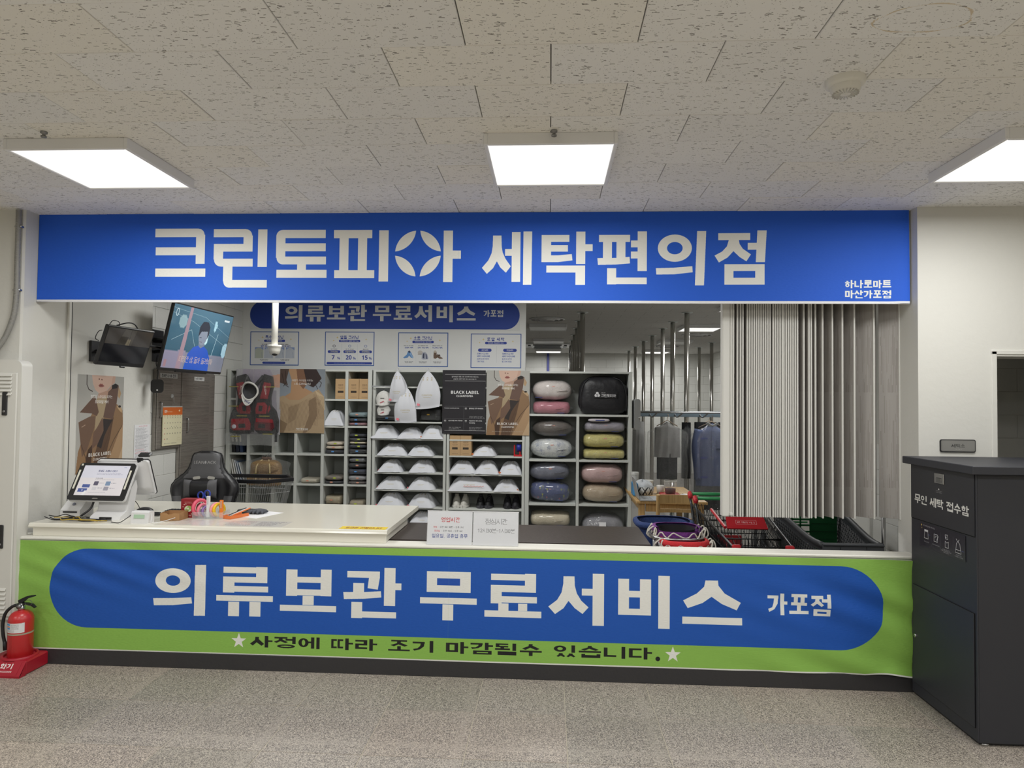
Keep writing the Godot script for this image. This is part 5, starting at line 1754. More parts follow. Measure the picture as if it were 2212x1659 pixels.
	part("mark", Bld.new().smooth(true).at(Vector3(0.0, 0.081, 0.036), Vector3(0.9, 0, 0)).lathe([Vector2(0.012, 0.0), Vector2(0.011, 0.0018), Vector2(0, 0.002)], 16), mat("mark grey", sc(130, 134, 150), 0.4), q)
	for x in [-0.05, 0.03]:
		part("lamp", bx(Vector3(0.016, 0.006, 0.006), 0.001, Vector3(x, 0.112, 0.0)), mat("lamp red", sc(196, 30, 40), 0.3), q)
	part("paper_slot", bx(Vector3(0.1, 0.01, 0.004), 0.0, Vector3(0.0, 0.032, 0.0755)), mat("black rubber"), q)
	# --- bundle of cables
	var cb := thing("cable_bundle", "tangle of thin black and yellow cables on the desk before the terminal", "cables", Vector3(-3.13, DY, -4.40))
	var r := RandomNumberGenerator.new()
	r.seed = 12
	for i in 9:
		var a := []
		var x := r.randf_range(-0.24, -0.12)
		var z := r.randf_range(-0.06, 0.03)
		for k in 7:
			a.append(Vector3(x, 0.004 + (r.randf_range(0.0, 0.022) if k < 4 else r.randf_range(0.0, 0.008)), z))
			x += r.randf_range(0.03, 0.08)
			z = clampf(z + r.randf_range(-0.03, 0.03), -0.07, 0.05)
		part("cable", Bld.new().smooth(true).tube(curve(a, 26), 0.0032, 5), [mat("black rubber"), mat("black rubber"), mat("cable yellow", sc(190, 160, 60), 0.5), mat("cable grey", sc(120, 118, 112), 0.5)][i % 4], cb)
	part("plug", bx(Vector3(0.03, 0.022, 0.02), 0.003, Vector3(-0.05, 0.012, 0.0)), mat("black rubber"), cb)
	# --- card reader
	var cr := thing("card_reader", "small white card reader with a pale green display on the desk", "card reader", Vector3(-2.672, DY, -4.365))
	part("body", Bld.new().at(Vector3.ZERO, Vector3(0, PI / 2, 0)).prism(PackedVector2Array([Vector2(-0.034, 0.0), Vector2(0.034, 0.0), Vector2(0.034, 0.07), Vector2(0.026, 0.076), Vector2(-0.018, 0.076), Vector2(-0.026, 0.07)]), -0.06, 0.06), wh, cr)
	part("display", Bld.new().at(Vector3(-0.004, 0.045, 0.0315), Vector3(-0.115, 0, 0)).box(Vector3.ZERO, Vector3(0.072, 0.024, 0.002), 0.0005), mat("display green", sc(178, 208, 180), 0.2), cr)
	part("cable", Bld.new().smooth(true).tube(curve([Vector3(0.062, 0.06, 0.0), Vector3(0.075, 0.03, 0.02), Vector3(0.08, 0.004, 0.03), Vector3(0.12, 0.004, -0.04), Vector3(0.2, 0.03, -0.1)], 20), 0.0022, 5), wh, cr)
	part("cable", Bld.new().smooth(true).tube(curve([Vector3(-0.062, 0.06, 0.0), Vector3(-0.09, 0.03, 0.03), Vector3(-0.13, 0.004, 0.045), Vector3(-0.2, 0.004, 0.02)], 20), 0.0026, 5), mat("black rubber"), cr)
	# --- black mouse-shaped scanner and long black keyboard behind
	var sc_ := thing("scanner", "black rounded hand scanner lying on the desk behind the card reader", "scanner", Vector3(-2.80, DY, -4.60))
	part("body", Bld.new().smooth(true).grid(func(u: float, v: float):
		var a: float = TAU * u
		var e: float = PI * (v - 0.5)
		var d := Vector3(cos(e) * sin(a), -sin(e), cos(e) * cos(a))
		return Vector3(d.x * 0.06, 0.032 + d.y * 0.032, d.z * 0.045), 24, 12), mat("black satin"), sc_)
	part("grip", Bld.new().box(Vector3(0.07, 0.018, 0.0), Vector3(0.09, 0.025, 0.035), 0.008), mat("black rubber"), sc_)
	var kb := thing("keyboard", "black keyboard on the desk behind the card reader", "keyboard", Vector3(-2.56, DY, -4.72))
	part("body", bx(Vector3(0.3, 0.022, 0.13), 0.004, Vector3(0, 0.012, 0)), mat("black satin"), kb)
	var ks := bx(Vector3(0.016, 0.008, 0.016), 0.002).done()
	for i in 14:
		for j in 4:
			part("key", ks, mat("black rubber"), kb, Vector3(-0.136 + i * 0.021, 0.026, -0.042 + j * 0.026))
	# --- kraft tray
	var kr := mat("kraft", sc(168, 128, 86), 0.85)
	var t := thing("cardboard_tray", "open brown cardboard tray on the desk left of the red box", "tray", Vector3(-2.535, DY, -4.505), 0.05)
	var tb := Bld.new()
	tb.box(Vector3(0, 0.002, 0), Vector3(0.13, 0.003, 0.12))
	for sg in [-1.0, 1.0]:
		tb.box(Vector3(sg * 0.0645, 0.026, 0), Vector3(0.002, 0.052, 0.12))
	tb.box(Vector3(0, 0.026, -0.059), Vector3(0.13, 0.052, 0.002))
	tb.prism(PackedVector2Array([Vector2(-0.065, 0), Vector2(0.065, 0), Vector2(0.065, 0.05), Vector2(0.02, 0.05), Vector2(0.01, 0.043), Vector2(-0.015, 0.043), Vector2(-0.022, 0.05), Vector2(-0.065, 0.05)]), 0.058, 0.06)
	part("body", tb, kr, t)
	# --- red gift box
	var cg := Cv.new(100, 130, 256, sc(142, 28, 36))
	cg.greek(24, 18, 76, 4, sc(220, 190, 180), 4); cg.greek(24, 25, 80, 4, sc(220, 190, 180), 5)
	cg.oval(50, 68, 26, 22, sc(214, 222, 190)); cg.oval(58, 60, 16, 14, sc(150, 180, 96)); cg.oval(42, 76, 14, 10, sc(150, 180, 96)); cg.oval(50, 66, 8, 7, sc(226, 226, 206))
	for q2 in [[14, 54], [22, 38], [84, 40], [88, 86], [20, 98], [74, 104], [34, 34]]:
		cg.oval(q2[0], q2[1], 3.2, 3.2, sc(226, 216, 206))
	cg.latin("snow day", 50, 118, 8, sc(226, 210, 200), 1, true)
	var g := thing("gift_box", "dark red box with white dots and a green picture on the desk", "box", Vector3(-2.478, DY, -4.61))
	part("body", bx(Vector3(0.104, 0.128, 0.07), 0.002, Vector3(0, 0.064, 0)), mat("gift red", sc(142, 28, 36), 0.5), g)
	part("print", Bld.new().grid(func(u: float, v: float): return Vector3((u - 0.5) * 0.1, 0.126 - v * 0.124, 0.0356), 1, 1), pmat("gift print", cg.tex(), 0.45), g)
	# --- scissors standing behind
	var scs := thing("scissors", "blue handled scissors standing upright behind the red box", "scissors", Vector3(-2.42, DY, -4.675))
	for sg in [-1.0, 1.0]:
		var lp := []
		for i in 16:
			lp.append(Vector3(sg * 0.024 + 0.02 * cos(TAU * i / 16), 0.145 + 0.026 * sin(TAU * i / 16) + sg * 0.006, 0))
		part("handle", Bld.new().smooth(true).tube(lp, 0.0055, 6, true), mat("scissor blue", sc(38, 64, 160), 0.4), scs)
		part("blade", bx(Vector3(0.012, 0.125, 0.002), 0.0, Vector3(sg * 0.004, 0.0625, 0.002 * sg)), mat("steel"), scs)
	# --- clear organiser with tape rolls and pens
	var org := thing("acrylic_organizer", "clear acrylic organizer holding coloured tape rolls on the desk", "organizer", Vector3(-2.325, DY, -4.60))
	var ac := mat("acrylic box", Color(0.92, 0.95, 0.96, 0.14), 0.04)
	ac.transparency = BaseMaterial3D.TRANSPARENCY_ALPHA
	part("base", bx(Vector3(0.215, 0.004, 0.11), 0.001, Vector3(0, 0.002, 0)), ac, org)
	for z in [-0.054, 0.054]:
		part("wall", bx(Vector3(0.215, 0.044, 0.003), 0.0, Vector3(0, 0.024, z)), ac, org)
	for i in 6:
		part("divider", bx(Vector3(0.003, 0.044 if i in [0, 5] else 0.06, 0.106), 0.0, Vector3(-0.106 + i * 0.0424, 0.03, 0)), ac, org)
	var tapes := [[-0.083, 0.062, 0.018, sc(232, 96, 120), "pink tape roll, the tallest in the clear organizer"], [-0.060, 0.046, 0.016, sc(240, 130, 150), "light pink tape roll beside the tallest one in the organizer"], [-0.036, 0.038, 0.014, sc(150, 120, 180), "purple tape roll in the clear organizer"], [0.034, 0.05, 0.016, sc(244, 160, 170), "pale pink tape roll right of the white marker in the organizer"], [0.052, 0.049, 0.017, sc(240, 198, 40), "yellow tape roll in the clear organizer"]]
	for q3 in tapes:
		var tr := thing("tape_roll", q3[4], "tape", Vector3(-2.325 + q3[0], DY + 0.006 + q3[1], -4.60), 0.0, "tape rolls in the organizer")
		tr.rotation.y = PI / 2 - 0.45
		var R: float = q3[1]
		var wd: float = q3[2]
		part("roll", Bld.new().smooth(true).at(Vector3.ZERO, Vector3(PI / 2, 0, 0)).lathe([Vector2(R * 0.66, -wd / 2), Vector2(R, -wd / 2), Vector2(R, wd / 2), Vector2(R * 0.66, wd / 2), Vector2(R * 0.66, -wd / 2)], 36), mat("tape %s" % str(q3[3]), q3[3], 0.35), tr)
		part("core", Bld.new().smooth(true).at(Vector3.ZERO, Vector3(PI / 2, 0, 0)).lathe([Vector2(R * 0.6, -wd / 2), Vector2(R * 0.655, -wd / 2), Vector2(R * 0.655, wd / 2), Vector2(R * 0.6, wd / 2), Vector2(R * 0.6, -wd / 2)], 30), mat("paper cream"), tr)
	for q4 in [[-0.008, 0.146, 0.024, sc(226, 226, 226), "white flat marker standing upright in the clear organizer"], [0.085, 0.12, 0.024, sc(236, 128, 44), "orange flat ruler standing upright in the clear organizer"]]:
		var mk := thing("marker", q4[4], "marker", Vector3(-2.325 + q4[0], DY + 0.006, -4.57), 0.0)
		part("body", bx(Vector3(q4[2], q4[1], 0.012), 0.002, Vector3(0, q4[1] / 2, 0)), mat("marker %s" % str(q4[3]), q4[3], 0.4), mk)
		part("clip", bx(Vector3(0.006, 0.05, 0.004), 0.001, Vector3(0, q4[1] - 0.03, 0.008)), mat("marker grey", sc(190, 190, 192), 0.4), mk)
	# small orange tray of pens behind
	var ot := thing("pen_tray", "orange tray with pens right of the clear organizer", "tray", Vector3(-2.165, DY, -4.63), -0.4)
	part("tray", Bld.new().box(Vector3(0, 0.003, 0), Vector3(0.07, 0.004, 0.16)).box(Vector3(-0.034, 0.012, 0), Vector3(0.003, 0.022, 0.16)).box(Vector3(0.034, 0.012, 0), Vector3(0.003, 0.022, 0.16)).box(Vector3(0, 0.012, 0.079), Vector3(0.07, 0.022, 0.003)), mat("tray orange", sc(232, 124, 62), 0.4), ot)
	for i in 3:
		var pn := thing("pen", ["dark pen leaning in the orange tray", "clear pen leaning in the orange tray", "orange pen leaning in the orange tray"][i], "pen", Vector3(-2.17 + i * 0.014, DY + 0.022, -4.63), 0.0, "pens in the tray")
		part("barrel", Bld.new().smooth(true).rod(Vector3(-0.02, 0.0, 0.06), Vector3(0.05, 0.034, -0.06), 0.0045, 8), [mat("black satin"), mat("clear grey"), mat("tray orange")][i], pn)
		part("tip", Bld.new().smooth(true).tube([Vector3(-0.02, 0.0, 0.06), Vector3(-0.026, -0.003, 0.07)], 0.004, 8, false, 0.001), mat("steel"), pn)
	# papers, black purse, glove
	single("paper_sheet", bx(Vector3(0.21, 0.0012, 0.27), 0.0, Vector3(0, 0.0008, 0)), mat("paper bright", sc(234, 234, 236), 0.7), "white sheet of paper lying under the glove on the desk", "paper", Vector3(-2.06, DY, -4.76)).rotation.y = -0.35
	var wl := thing("wallet", "black zipped wallet lying on the white paper on the desk", "wallet", Vector3(-2.17, DY + 0.0016, -4.82), -0.2)
	part("body", bx(Vector3(0.12, 0.024, 0.085), 0.007, Vector3(0, 0.013, 0)), mat("black leather"), wl)
	part("zip", bx(Vector3(0.112, 0.003, 0.002), 0.0, Vector3(0, 0.013, 0.0432)), mat("dull chrome"), wl)
	var gl := thing("glove", "crumpled grey knitted glove lying on the white paper", "glove", Vector3(-2.075, DY + 0.0016, -4.80))
	var gm := bumpy(tri(mat("glove grey", sc(88, 90, 98), 0.9), 30.0), noise_tex(0.3, [], 71, false, 256, true, 4.0), 0.6)
	var gb := Bld.new().smooth(true)
	gb.grid(func(u: float, v: float):
		var a: float = TAU * u
		var e: float = PI * (v - 0.5)
		var d := Vector3(cos(e) * sin(a), -sin(e), cos(e) * cos(a))
		var rr := 1.0 + 0.16 * sin(a * 4.0 + 1.0) + 0.1 * sin(a * 7.0 + e * 5.0)
		return Vector3(d.x * 0.055 * rr, 0.017 + d.y * 0.018, d.z * 0.04 * rr), 40, 14)
	part("palm", gb, gm, gl)
	for i in 5:
		var a := -1.1 + i * 0.42
		var base := Vector3(sin(a) * 0.035, 0.014, cos(a) * 0.028)
		part("finger", Bld.new().smooth(true).tube(curve([base, base + Vector3(sin(a) * 0.028, 0.006, cos(a) * 0.02), base + Vector3(sin(a) * 0.05, -0.004, cos(a) * 0.034)], 8), 0.0095, 8, false, 0.007), gm, gl)
	# desk mat with documents under clear film
	var mc := Cv.new(560, 170, 768, sc(214, 212, 208))
	for i in 9:
		mc.greek(14, 14 + i * 16, 230, 6, sc(196, 150, 150) if i % 3 else sc(150, 140, 146), 200 + i)
	for i in 8:
		mc.greek(270, 16 + i * 18, 400, 8, sc(120, 120, 128) if i % 2 else sc(196, 130, 130), 230 + i)
		mc.greek(420, 24 + i * 17, 550.0 - i * 6, 9, sc(90, 96, 110), 260 + i)
	single("desk_mat", Bld.new().box(Vector3(0, 0.0006, 0), Vector3(0.78, 0.0012, 0.19)).grid(func(u: float, v: float): return Vector3((u - 0.5) * 0.76, 0.0016, (v - 0.5) * 0.18), 1, 1), pmat("mat print", mc.tex(), 0.12), "clear film with printed price lists lying along the desk front", "desk mat", Vector3(-2.10, DY, -4.405))


# ---------------------------------------------------------------- shelving and the printed sheets on it
const TOPY := 2.056

func shelving() -> void:
	var grey := mat("shelf grey", sc(200, 203, 198), 0.5)
	var backm := mat("shelf back", sc(176, 180, 176), 0.6)
	var ib := backm
	var dp := 0.4
	# each unit: x of the uprights, shelf tops, and which bays a shelf spans
	var u1 := thing("cubby_shelf", "grey cubbyhole shelving of six columns beside the block wall", "shelving")
	var xs := [-3.669, -3.43, -3.139, -2.879, -2.569, -2.30, -2.033]
	for i in xs.size():
		part("upright", bx(Vector3(0.045 if i in [0, 6] else 0.034, TOPY, dp), 0.002, Vector3(xs[i], TOPY / 2, ZS - dp / 2)), grey, u1)
	part("top_board", bx(Vector3(1.68, 0.022, dp), 0.002, Vector3(-2.851, TOPY - 0.011, ZS - dp / 2 - 0.001)), grey, u1)
	part("back_panel", bx(Vector3(1.66, TOPY - 0.03, 0.006), 0.0, Vector3(-2.851, TOPY / 2, ZS - dp + 0.006)), backm, u1)
	for y in [1.722, 1.419, 1.098, 0.758, 0.44, 0.09]:
		for c in 6:
			var a: float = xs[c] + 0.017
			var b: float = xs[c + 1] - 0.017
			part("shelf_board", bx(Vector3(b - a, 0.022, dp - 0.01), 0.0015, Vector3((a + b) / 2, y - 0.011, ZS - dp / 2)), grey, u1)
	for q in [["shelf_unit", [-1.998, -1.158], [1.871, 1.672, 1.474, 1.282, 1.089, 0.902, 0.710, 0.512, 0.31, 0.09], "grey open shelving with white pouches left of the kraft boxes", grey, backm],
			["shelf_unit", [-1.152, -0.272], [1.871, 1.672, 1.474, 1.282, 1.100, 0.897, 0.705, 0.510, 0.31, 0.09], "grey open shelving with kraft boxes and shoes under the black poster", grey, backm]]:
		var u := thing(q[0], q[3], "shelving")
		var a: float = q[1][0]
		var b: float = q[1][1]
		for x in [a + 0.016, b - 0.016]:
			part("upright", bx(Vector3(0.03, TOPY, dp), 0.002, Vector3(x, TOPY / 2, ZS - dp / 2)), q[4], u)
		part("top_board", bx(Vector3(b - a - 0.004, 0.022, dp), 0.002, Vector3((a + b) / 2, TOPY - 0.011, ZS - dp / 2 - 0.001)), q[4], u)
		part("back_panel", bx(Vector3(b - a - 0.01, TOPY - 0.03, 0.006), 0.0, Vector3((a + b) / 2, TOPY / 2, ZS - dp + 0.006)), q[5], u)
		for y in q[2]:
			part("shelf_board", bx(Vector3(b - a - 0.06, 0.018, dp - 0.01), 0.0015, Vector3((a + b) / 2, y - 0.009, ZS - dp / 2)), q[4], u)
	var u3 := thing("bedding_shelf", "tall grey shelving full of bagged bedding right of the coat poster", "shelving")
	for q in [[-0.247, 0.044, 0.0, TOPY], [0.893, 0.034, 0.0, TOPY], [0.315, 0.03, 0.0, 1.56]]:
		part("upright", bx(Vector3(q[1], q[3], dp), 0.002, Vector3(q[0], q[3] / 2, ZS - dp / 2)), grey, u3)
	part("top_board", bx(Vector3(1.18, 0.022, dp), 0.002, Vector3(0.322, TOPY - 0.011, ZS - dp / 2 - 0.001)), grey, u3)
	part("back_panel", bx(Vector3(1.15, TOPY - 0.03, 0.006), 0.0, Vector3(0.322, TOPY / 2, ZS - dp + 0.006)), ib, u3)
	for q in [[-0.2245, -0.004], [0.8755, 0.004]]:
		part("lining", bx(Vector3(0.003, TOPY - 0.03, dp - 0.03), 0.0, Vector3(q[0], TOPY / 2, ZS - dp / 2 - 0.01)), ib if q[1] < 0 else grey, u3)
	part("shelf_board", bx(Vector3(1.1, 0.024, dp - 0.01), 0.0015, Vector3(0.325, 1.566, ZS - dp / 2)), grey, u3)
	for y in [1.074, 0.586, 0.11]:
		part("shelf_board", bx(Vector3(0.52, 0.024, dp - 0.01), 0.0015, Vector3(0.037, y - 0.012, ZS - dp / 2)), grey, u3)
		part("shelf_board", bx(Vector3(0.545, 0.024, dp - 0.01), 0.0015, Vector3(0.603, y - 0.012, ZS - dp / 2)), grey, u3)
	wall_sheets()
	posters()


func big_small(cv: Cv, k: float, dx: float, dy: float, ink: Color, bg: Color) -> void:
	# the same lettering as on the low banner, at another size
	for q in LOW_RECTS:
		cv.rect(q[0] * k + dx, q[1] * k + dy, q[2] * k + dx, q[3] * k + dy, ink)
	for q in LOW_POLYS:
		var a := []
		for i in range(0, q.size(), 2):
			a.append(q[i] * k + dx)
			a.append(q[i + 1] * k + dy)
		cv.poly(a, ink)
	var r := LOW_RING
	cv.oval(r[0] * k + dx, r[1] * k + dy, r[2] * k, r[3] * k, ink, r[4] * k, r[5] * k)
	for q in LOW_HOLES:
		cv.rect(q[0] * k + dx, q[1] * k + dy, q[2] * k + dx, q[3] * k + dy, bg)
	cv.han("가포점", LOW_SMALL[0] * k + dx, LOW_SMALL[1] * k + dy, LOW_SMALL[2] * k, LOW_SMALL[3] * k, ink, 0.2, 0.12)


func wall_sheets() -> void:
	# sheets on the partition, at z = -8.02
	var ink := sc(206, 207, 208)
	var blue := sc(30, 62, 150)
	var cv := Cv.new(3270, 380, 2048, sc(214, 215, 216))
	cv.rrect(2, 30, 3266, 367, 168, blue)
	big_small(cv, 0.628, -132, 0, ink, blue)
	sheet("wall_sign", "white wall sheet with blue rounded field and white lettering above the shelves", "sign", 3.27, 0.38, pmat("wall sign print", cv.tex(), 0.6), Vector3(-1.995, 2.742, -8.018), Vector3(0, 0, 0.0))
	var W := 600.0
	var H := 408.0
	var nb := sc(36, 58, 150)
	var lbl := ["info sheet on the partition behind the dome camera, with four shirt pictures", "info sheet on the partition with large 7, 20 and 15 percent figures", "info sheet on the partition showing blue shoes, a bag and brown boots", "info sheet on the partition with two columns of blue lettering, rightmost"]
	for k in 4:
		var c := Cv.new(W, H, 640, sc(220, 221, 222))
		c.frame(0, 0, W, H, 9, sc(40, 84, 160))
		for st in [[150, 70, 16], [106, 106, 11], [500, 92, 14]]:
			c.star(st[0], st[1], st[2], sc(214, 190, 110), 4, 0.32)
		var title: String = ["특수 크리닝", "알뜰 크리닝", "소품 크리닝", "로얄 세탁"][k]
		c.han(title, 296, 46, 38, 42, nb, 0.16, 0.1 if k < 3 else 0.3, 1)
		c.rrect(170, 98, 428, 126, 13, nb)
		c.han(["크린토피아에 맡겨 주세요!", "크린토피아의 알뜰한 할인 Day", "크린토피아에 믿고 맡기세요", "표준세탁 로얄세탁의 차이"][k], 298, 104, 15, 16, sc(206, 208, 214), 0.15, 0.06, 1)
		if k == 0:
			c.han("찌든 때 얼룩", 176, 150, 11, 11, sc(50, 50, 56), 0.15, 0.06, 1); c.han("특수한 오염까지", 428, 150, 11, 11, sc(50, 50, 56), 0.15, 0.06, 1)
			c.han("황변 제거", 176, 166, 20, 20, nb, 0.17, 0.06, 1); c.han("특수오염 제거", 428, 166, 20, 20, nb, 0.17, 0.06, 1)
			for i in 4:
				var x: float = [58.0, 178.0, 316.0, 440.0][i]
				c.rect(x, 190, x + 106, 322, sc(132, 150, 196))
				c.poly([x + 4, 322, x + 2, 220, x + 30, 198, x + 70, 198, x + 106, 226, x + 106, 322], sc(188, 194, 206) if i else sc(182, 188, 176))
				c.path([Vector2(x + 30, 200), Vector2(x + 48, 216), Vector2(x + 72, 200)], 3, sc(150, 158, 176))
				c.path([Vector2(x + 84, 250), Vector2(x + 92, 318)], 3, sc(130, 140, 164))
			c.greek(124, 334, 226, 8, sc(60, 60, 66), 1); c.greek(134, 346, 220, 8, sc(60, 60, 66), 2); c.greek(376, 334, 486, 8, sc(60, 60, 66), 3); c.greek(382, 346, 484, 8, sc(60, 60, 66), 4)
			c.rrect(154, 364, 436, 390, 13, nb)
			c.greek(184, 372, 414, 9, sc(140, 156, 200), 5)
		elif k == 1:
			for i in 3:
				var x: float = [112.0, 302.0, 496.0][i]
				c.oval(x, 172, 18, 16, sc(60, 64, 80) if i == 0 else sc(112, 130, 180), 12, 11)
				c.han(["매주 특정일은", "매주 목·토요일은", "말일에 한번"][i], x, 204, 12, 12, sc(80, 84, 100), 0.14, 0.05, 1)
				c.rrect(x - 76, 224, x + 76, 256, 15, nb)
				c.han(["크리닝Day", "이불세탁Day", "운동화Day"][i], x, 230, 19, 20, sc(206, 204, 170), 0.15, 0.04, 1)
				c.latin(["7", "20", "15"][i], x - 10, 334, 50, nb, 1, true)
				c.latin("%", x + 58, 334, 30, nb, 1, true)
			c.rect(205, 150, 207, 350, sc(186, 190, 200)); c.rect(396, 150, 398, 350, sc(186, 190, 200))
			c.rrect(24, 364, 576, 392, 14, nb)
			c.greek(110, 374, 490, 9, sc(130, 148, 196), 6)
		elif k == 2:
			for i in 3:
				var x: float = [130.0, 300.0, 472.0][i]
				c.greek(x - 62, 152, x + 62, 11, sc(60, 62, 70), 11 + i)
				c.han(["운동화 세탁", "모자·가방 세탁", "어그부츠 세탁"][i], x, 172, 18, 18, nb, 0.16, 0.05, 1)
				c.greek(x - 50, 344, x + 54, 9, sc(70, 72, 78), 21 + i); c.greek(x - 42, 356, x + 44, 9, sc(70, 72, 78), 31 + i)
			c.poly([62, 300, 84, 282, 106, 262, 118, 226, 138, 214, 158, 240, 172, 268, 186, 296, 180, 308, 156, 300, 132, 276, 118, 300, 76, 308], sc(96, 142, 196))
			c.poly([118, 226, 138, 214, 150, 232, 132, 246], sc(56, 70, 100)); c.poly([140, 246, 172, 300, 184, 304, 150, 250], sc(166, 196, 226))
			c.oval(266, 240, 30, 26, sc(192, 186, 180)); c.poly([240, 254, 290, 250, 282, 266, 236, 264], sc(170, 164, 158))
			c.poly([284, 316, 286, 262, 296, 236, 326, 230, 350, 256, 366, 306, 356, 320, 300, 322], sc(172, 176, 190)); c.poly([296, 300, 300, 250, 318, 246, 316, 312], sc(60, 66, 90)); c.poly([330, 250, 346, 262, 354, 312, 336, 314], sc(90, 96, 120))
			c.poly([428, 306, 426, 276, 430, 220, 446, 212, 462, 226, 464, 262, 500, 286, 536, 300, 536, 310, 500, 312, 472, 296, 452, 312], sc(104, 82, 68)); c.poly([430, 224, 446, 210, 462, 224, 458, 240, 436, 240], sc(190, 180, 168)); c.poly([466, 250, 484, 262, 500, 258, 512, 284, 480, 280], sc(80, 62, 52))
			c.rect(214, 150, 216, 366, sc(194, 198, 206)); c.rect(388, 150, 390, 366, sc(194, 198, 206))
		else:
			for i in 2:
				var x: float = [88.0, 386.0][i]
				c.rrect(x, 178, x + 160, 216, 18, nb)
				c.han(["표준세탁", "로얄세탁"][i], x + 80, 187, 19, 20, sc(206, 208, 214), 0.16, 0.06, 1)
				var lines := [["표준세탁은 최고급 원료와", "차별화된 드라이클리닝용제를", "물 없이 비교 표준 시간으로", "드라이 크리닝함."], ["로얄세탁은 최고급 원료와", "차별화된 드라이클리닝용제를", "물 없이 최소 시간으로", "별도 드라이 크리닝함."]]
				for j in 4:
					c.han(lines[i][j], x - 12, 228 + j * 31, 10.6, 20, nb, 0.17, 0.08)
			c.rect(306, 148, 308, 346, sc(180, 184, 194))
		sheet("info_sheet", lbl[k], "sheet", W / 1000.0, H / 1000.0, pmat("info print %d" % k, c.tex(), 0.6), Vector3([-3.318, -2.400, -1.511, -0.641][k], [2.325, 2.327, 2.321, 2.312][k], -8.018), Vector3(0, 0, 0.0), 0.0, "info sheets under the wall sign")
	# dome camera on a ceiling rod
	var o := thing("dome_camera", "white dome camera on a thin ceiling rod in front of the wall sign", "camera", Vector3(-2.69, 0, -6.5))
	var w := mat("camera white", sc(224, 222, 214), 0.4)
	part("rod", Bld.new().smooth(true).rod(Vector3(0, 2.23, 0), Vector3(0, CEIL, 0), 0.031, 20), w, o)
	part("housing", Bld.new().smooth(true).lathe([Vector2(0.0, 2.14), Vector2(0.03, 2.142), Vector2(0.046, 2.155), Vector2(0.056, 2.19), Vector2(0.06, 2.215), Vector2(0.066, 2.222), Vector2(0.068, 2.238), Vector2(0.0, 2.24)], 32), w, o)
	part("lens_window", Bld.new().smooth(true).at(Vector3(0.008, 2.15, 0.012)).grid(func(u: float, v: float):
		var a: float = TAU * u
		var e: float = PI * (v - 0.5)
		return Vector3(cos(e) * sin(a) * 0.028, -sin(e) * 0.017, cos(e) * cos(a) * 0.032), 24, 12), mat("black satin"), o)


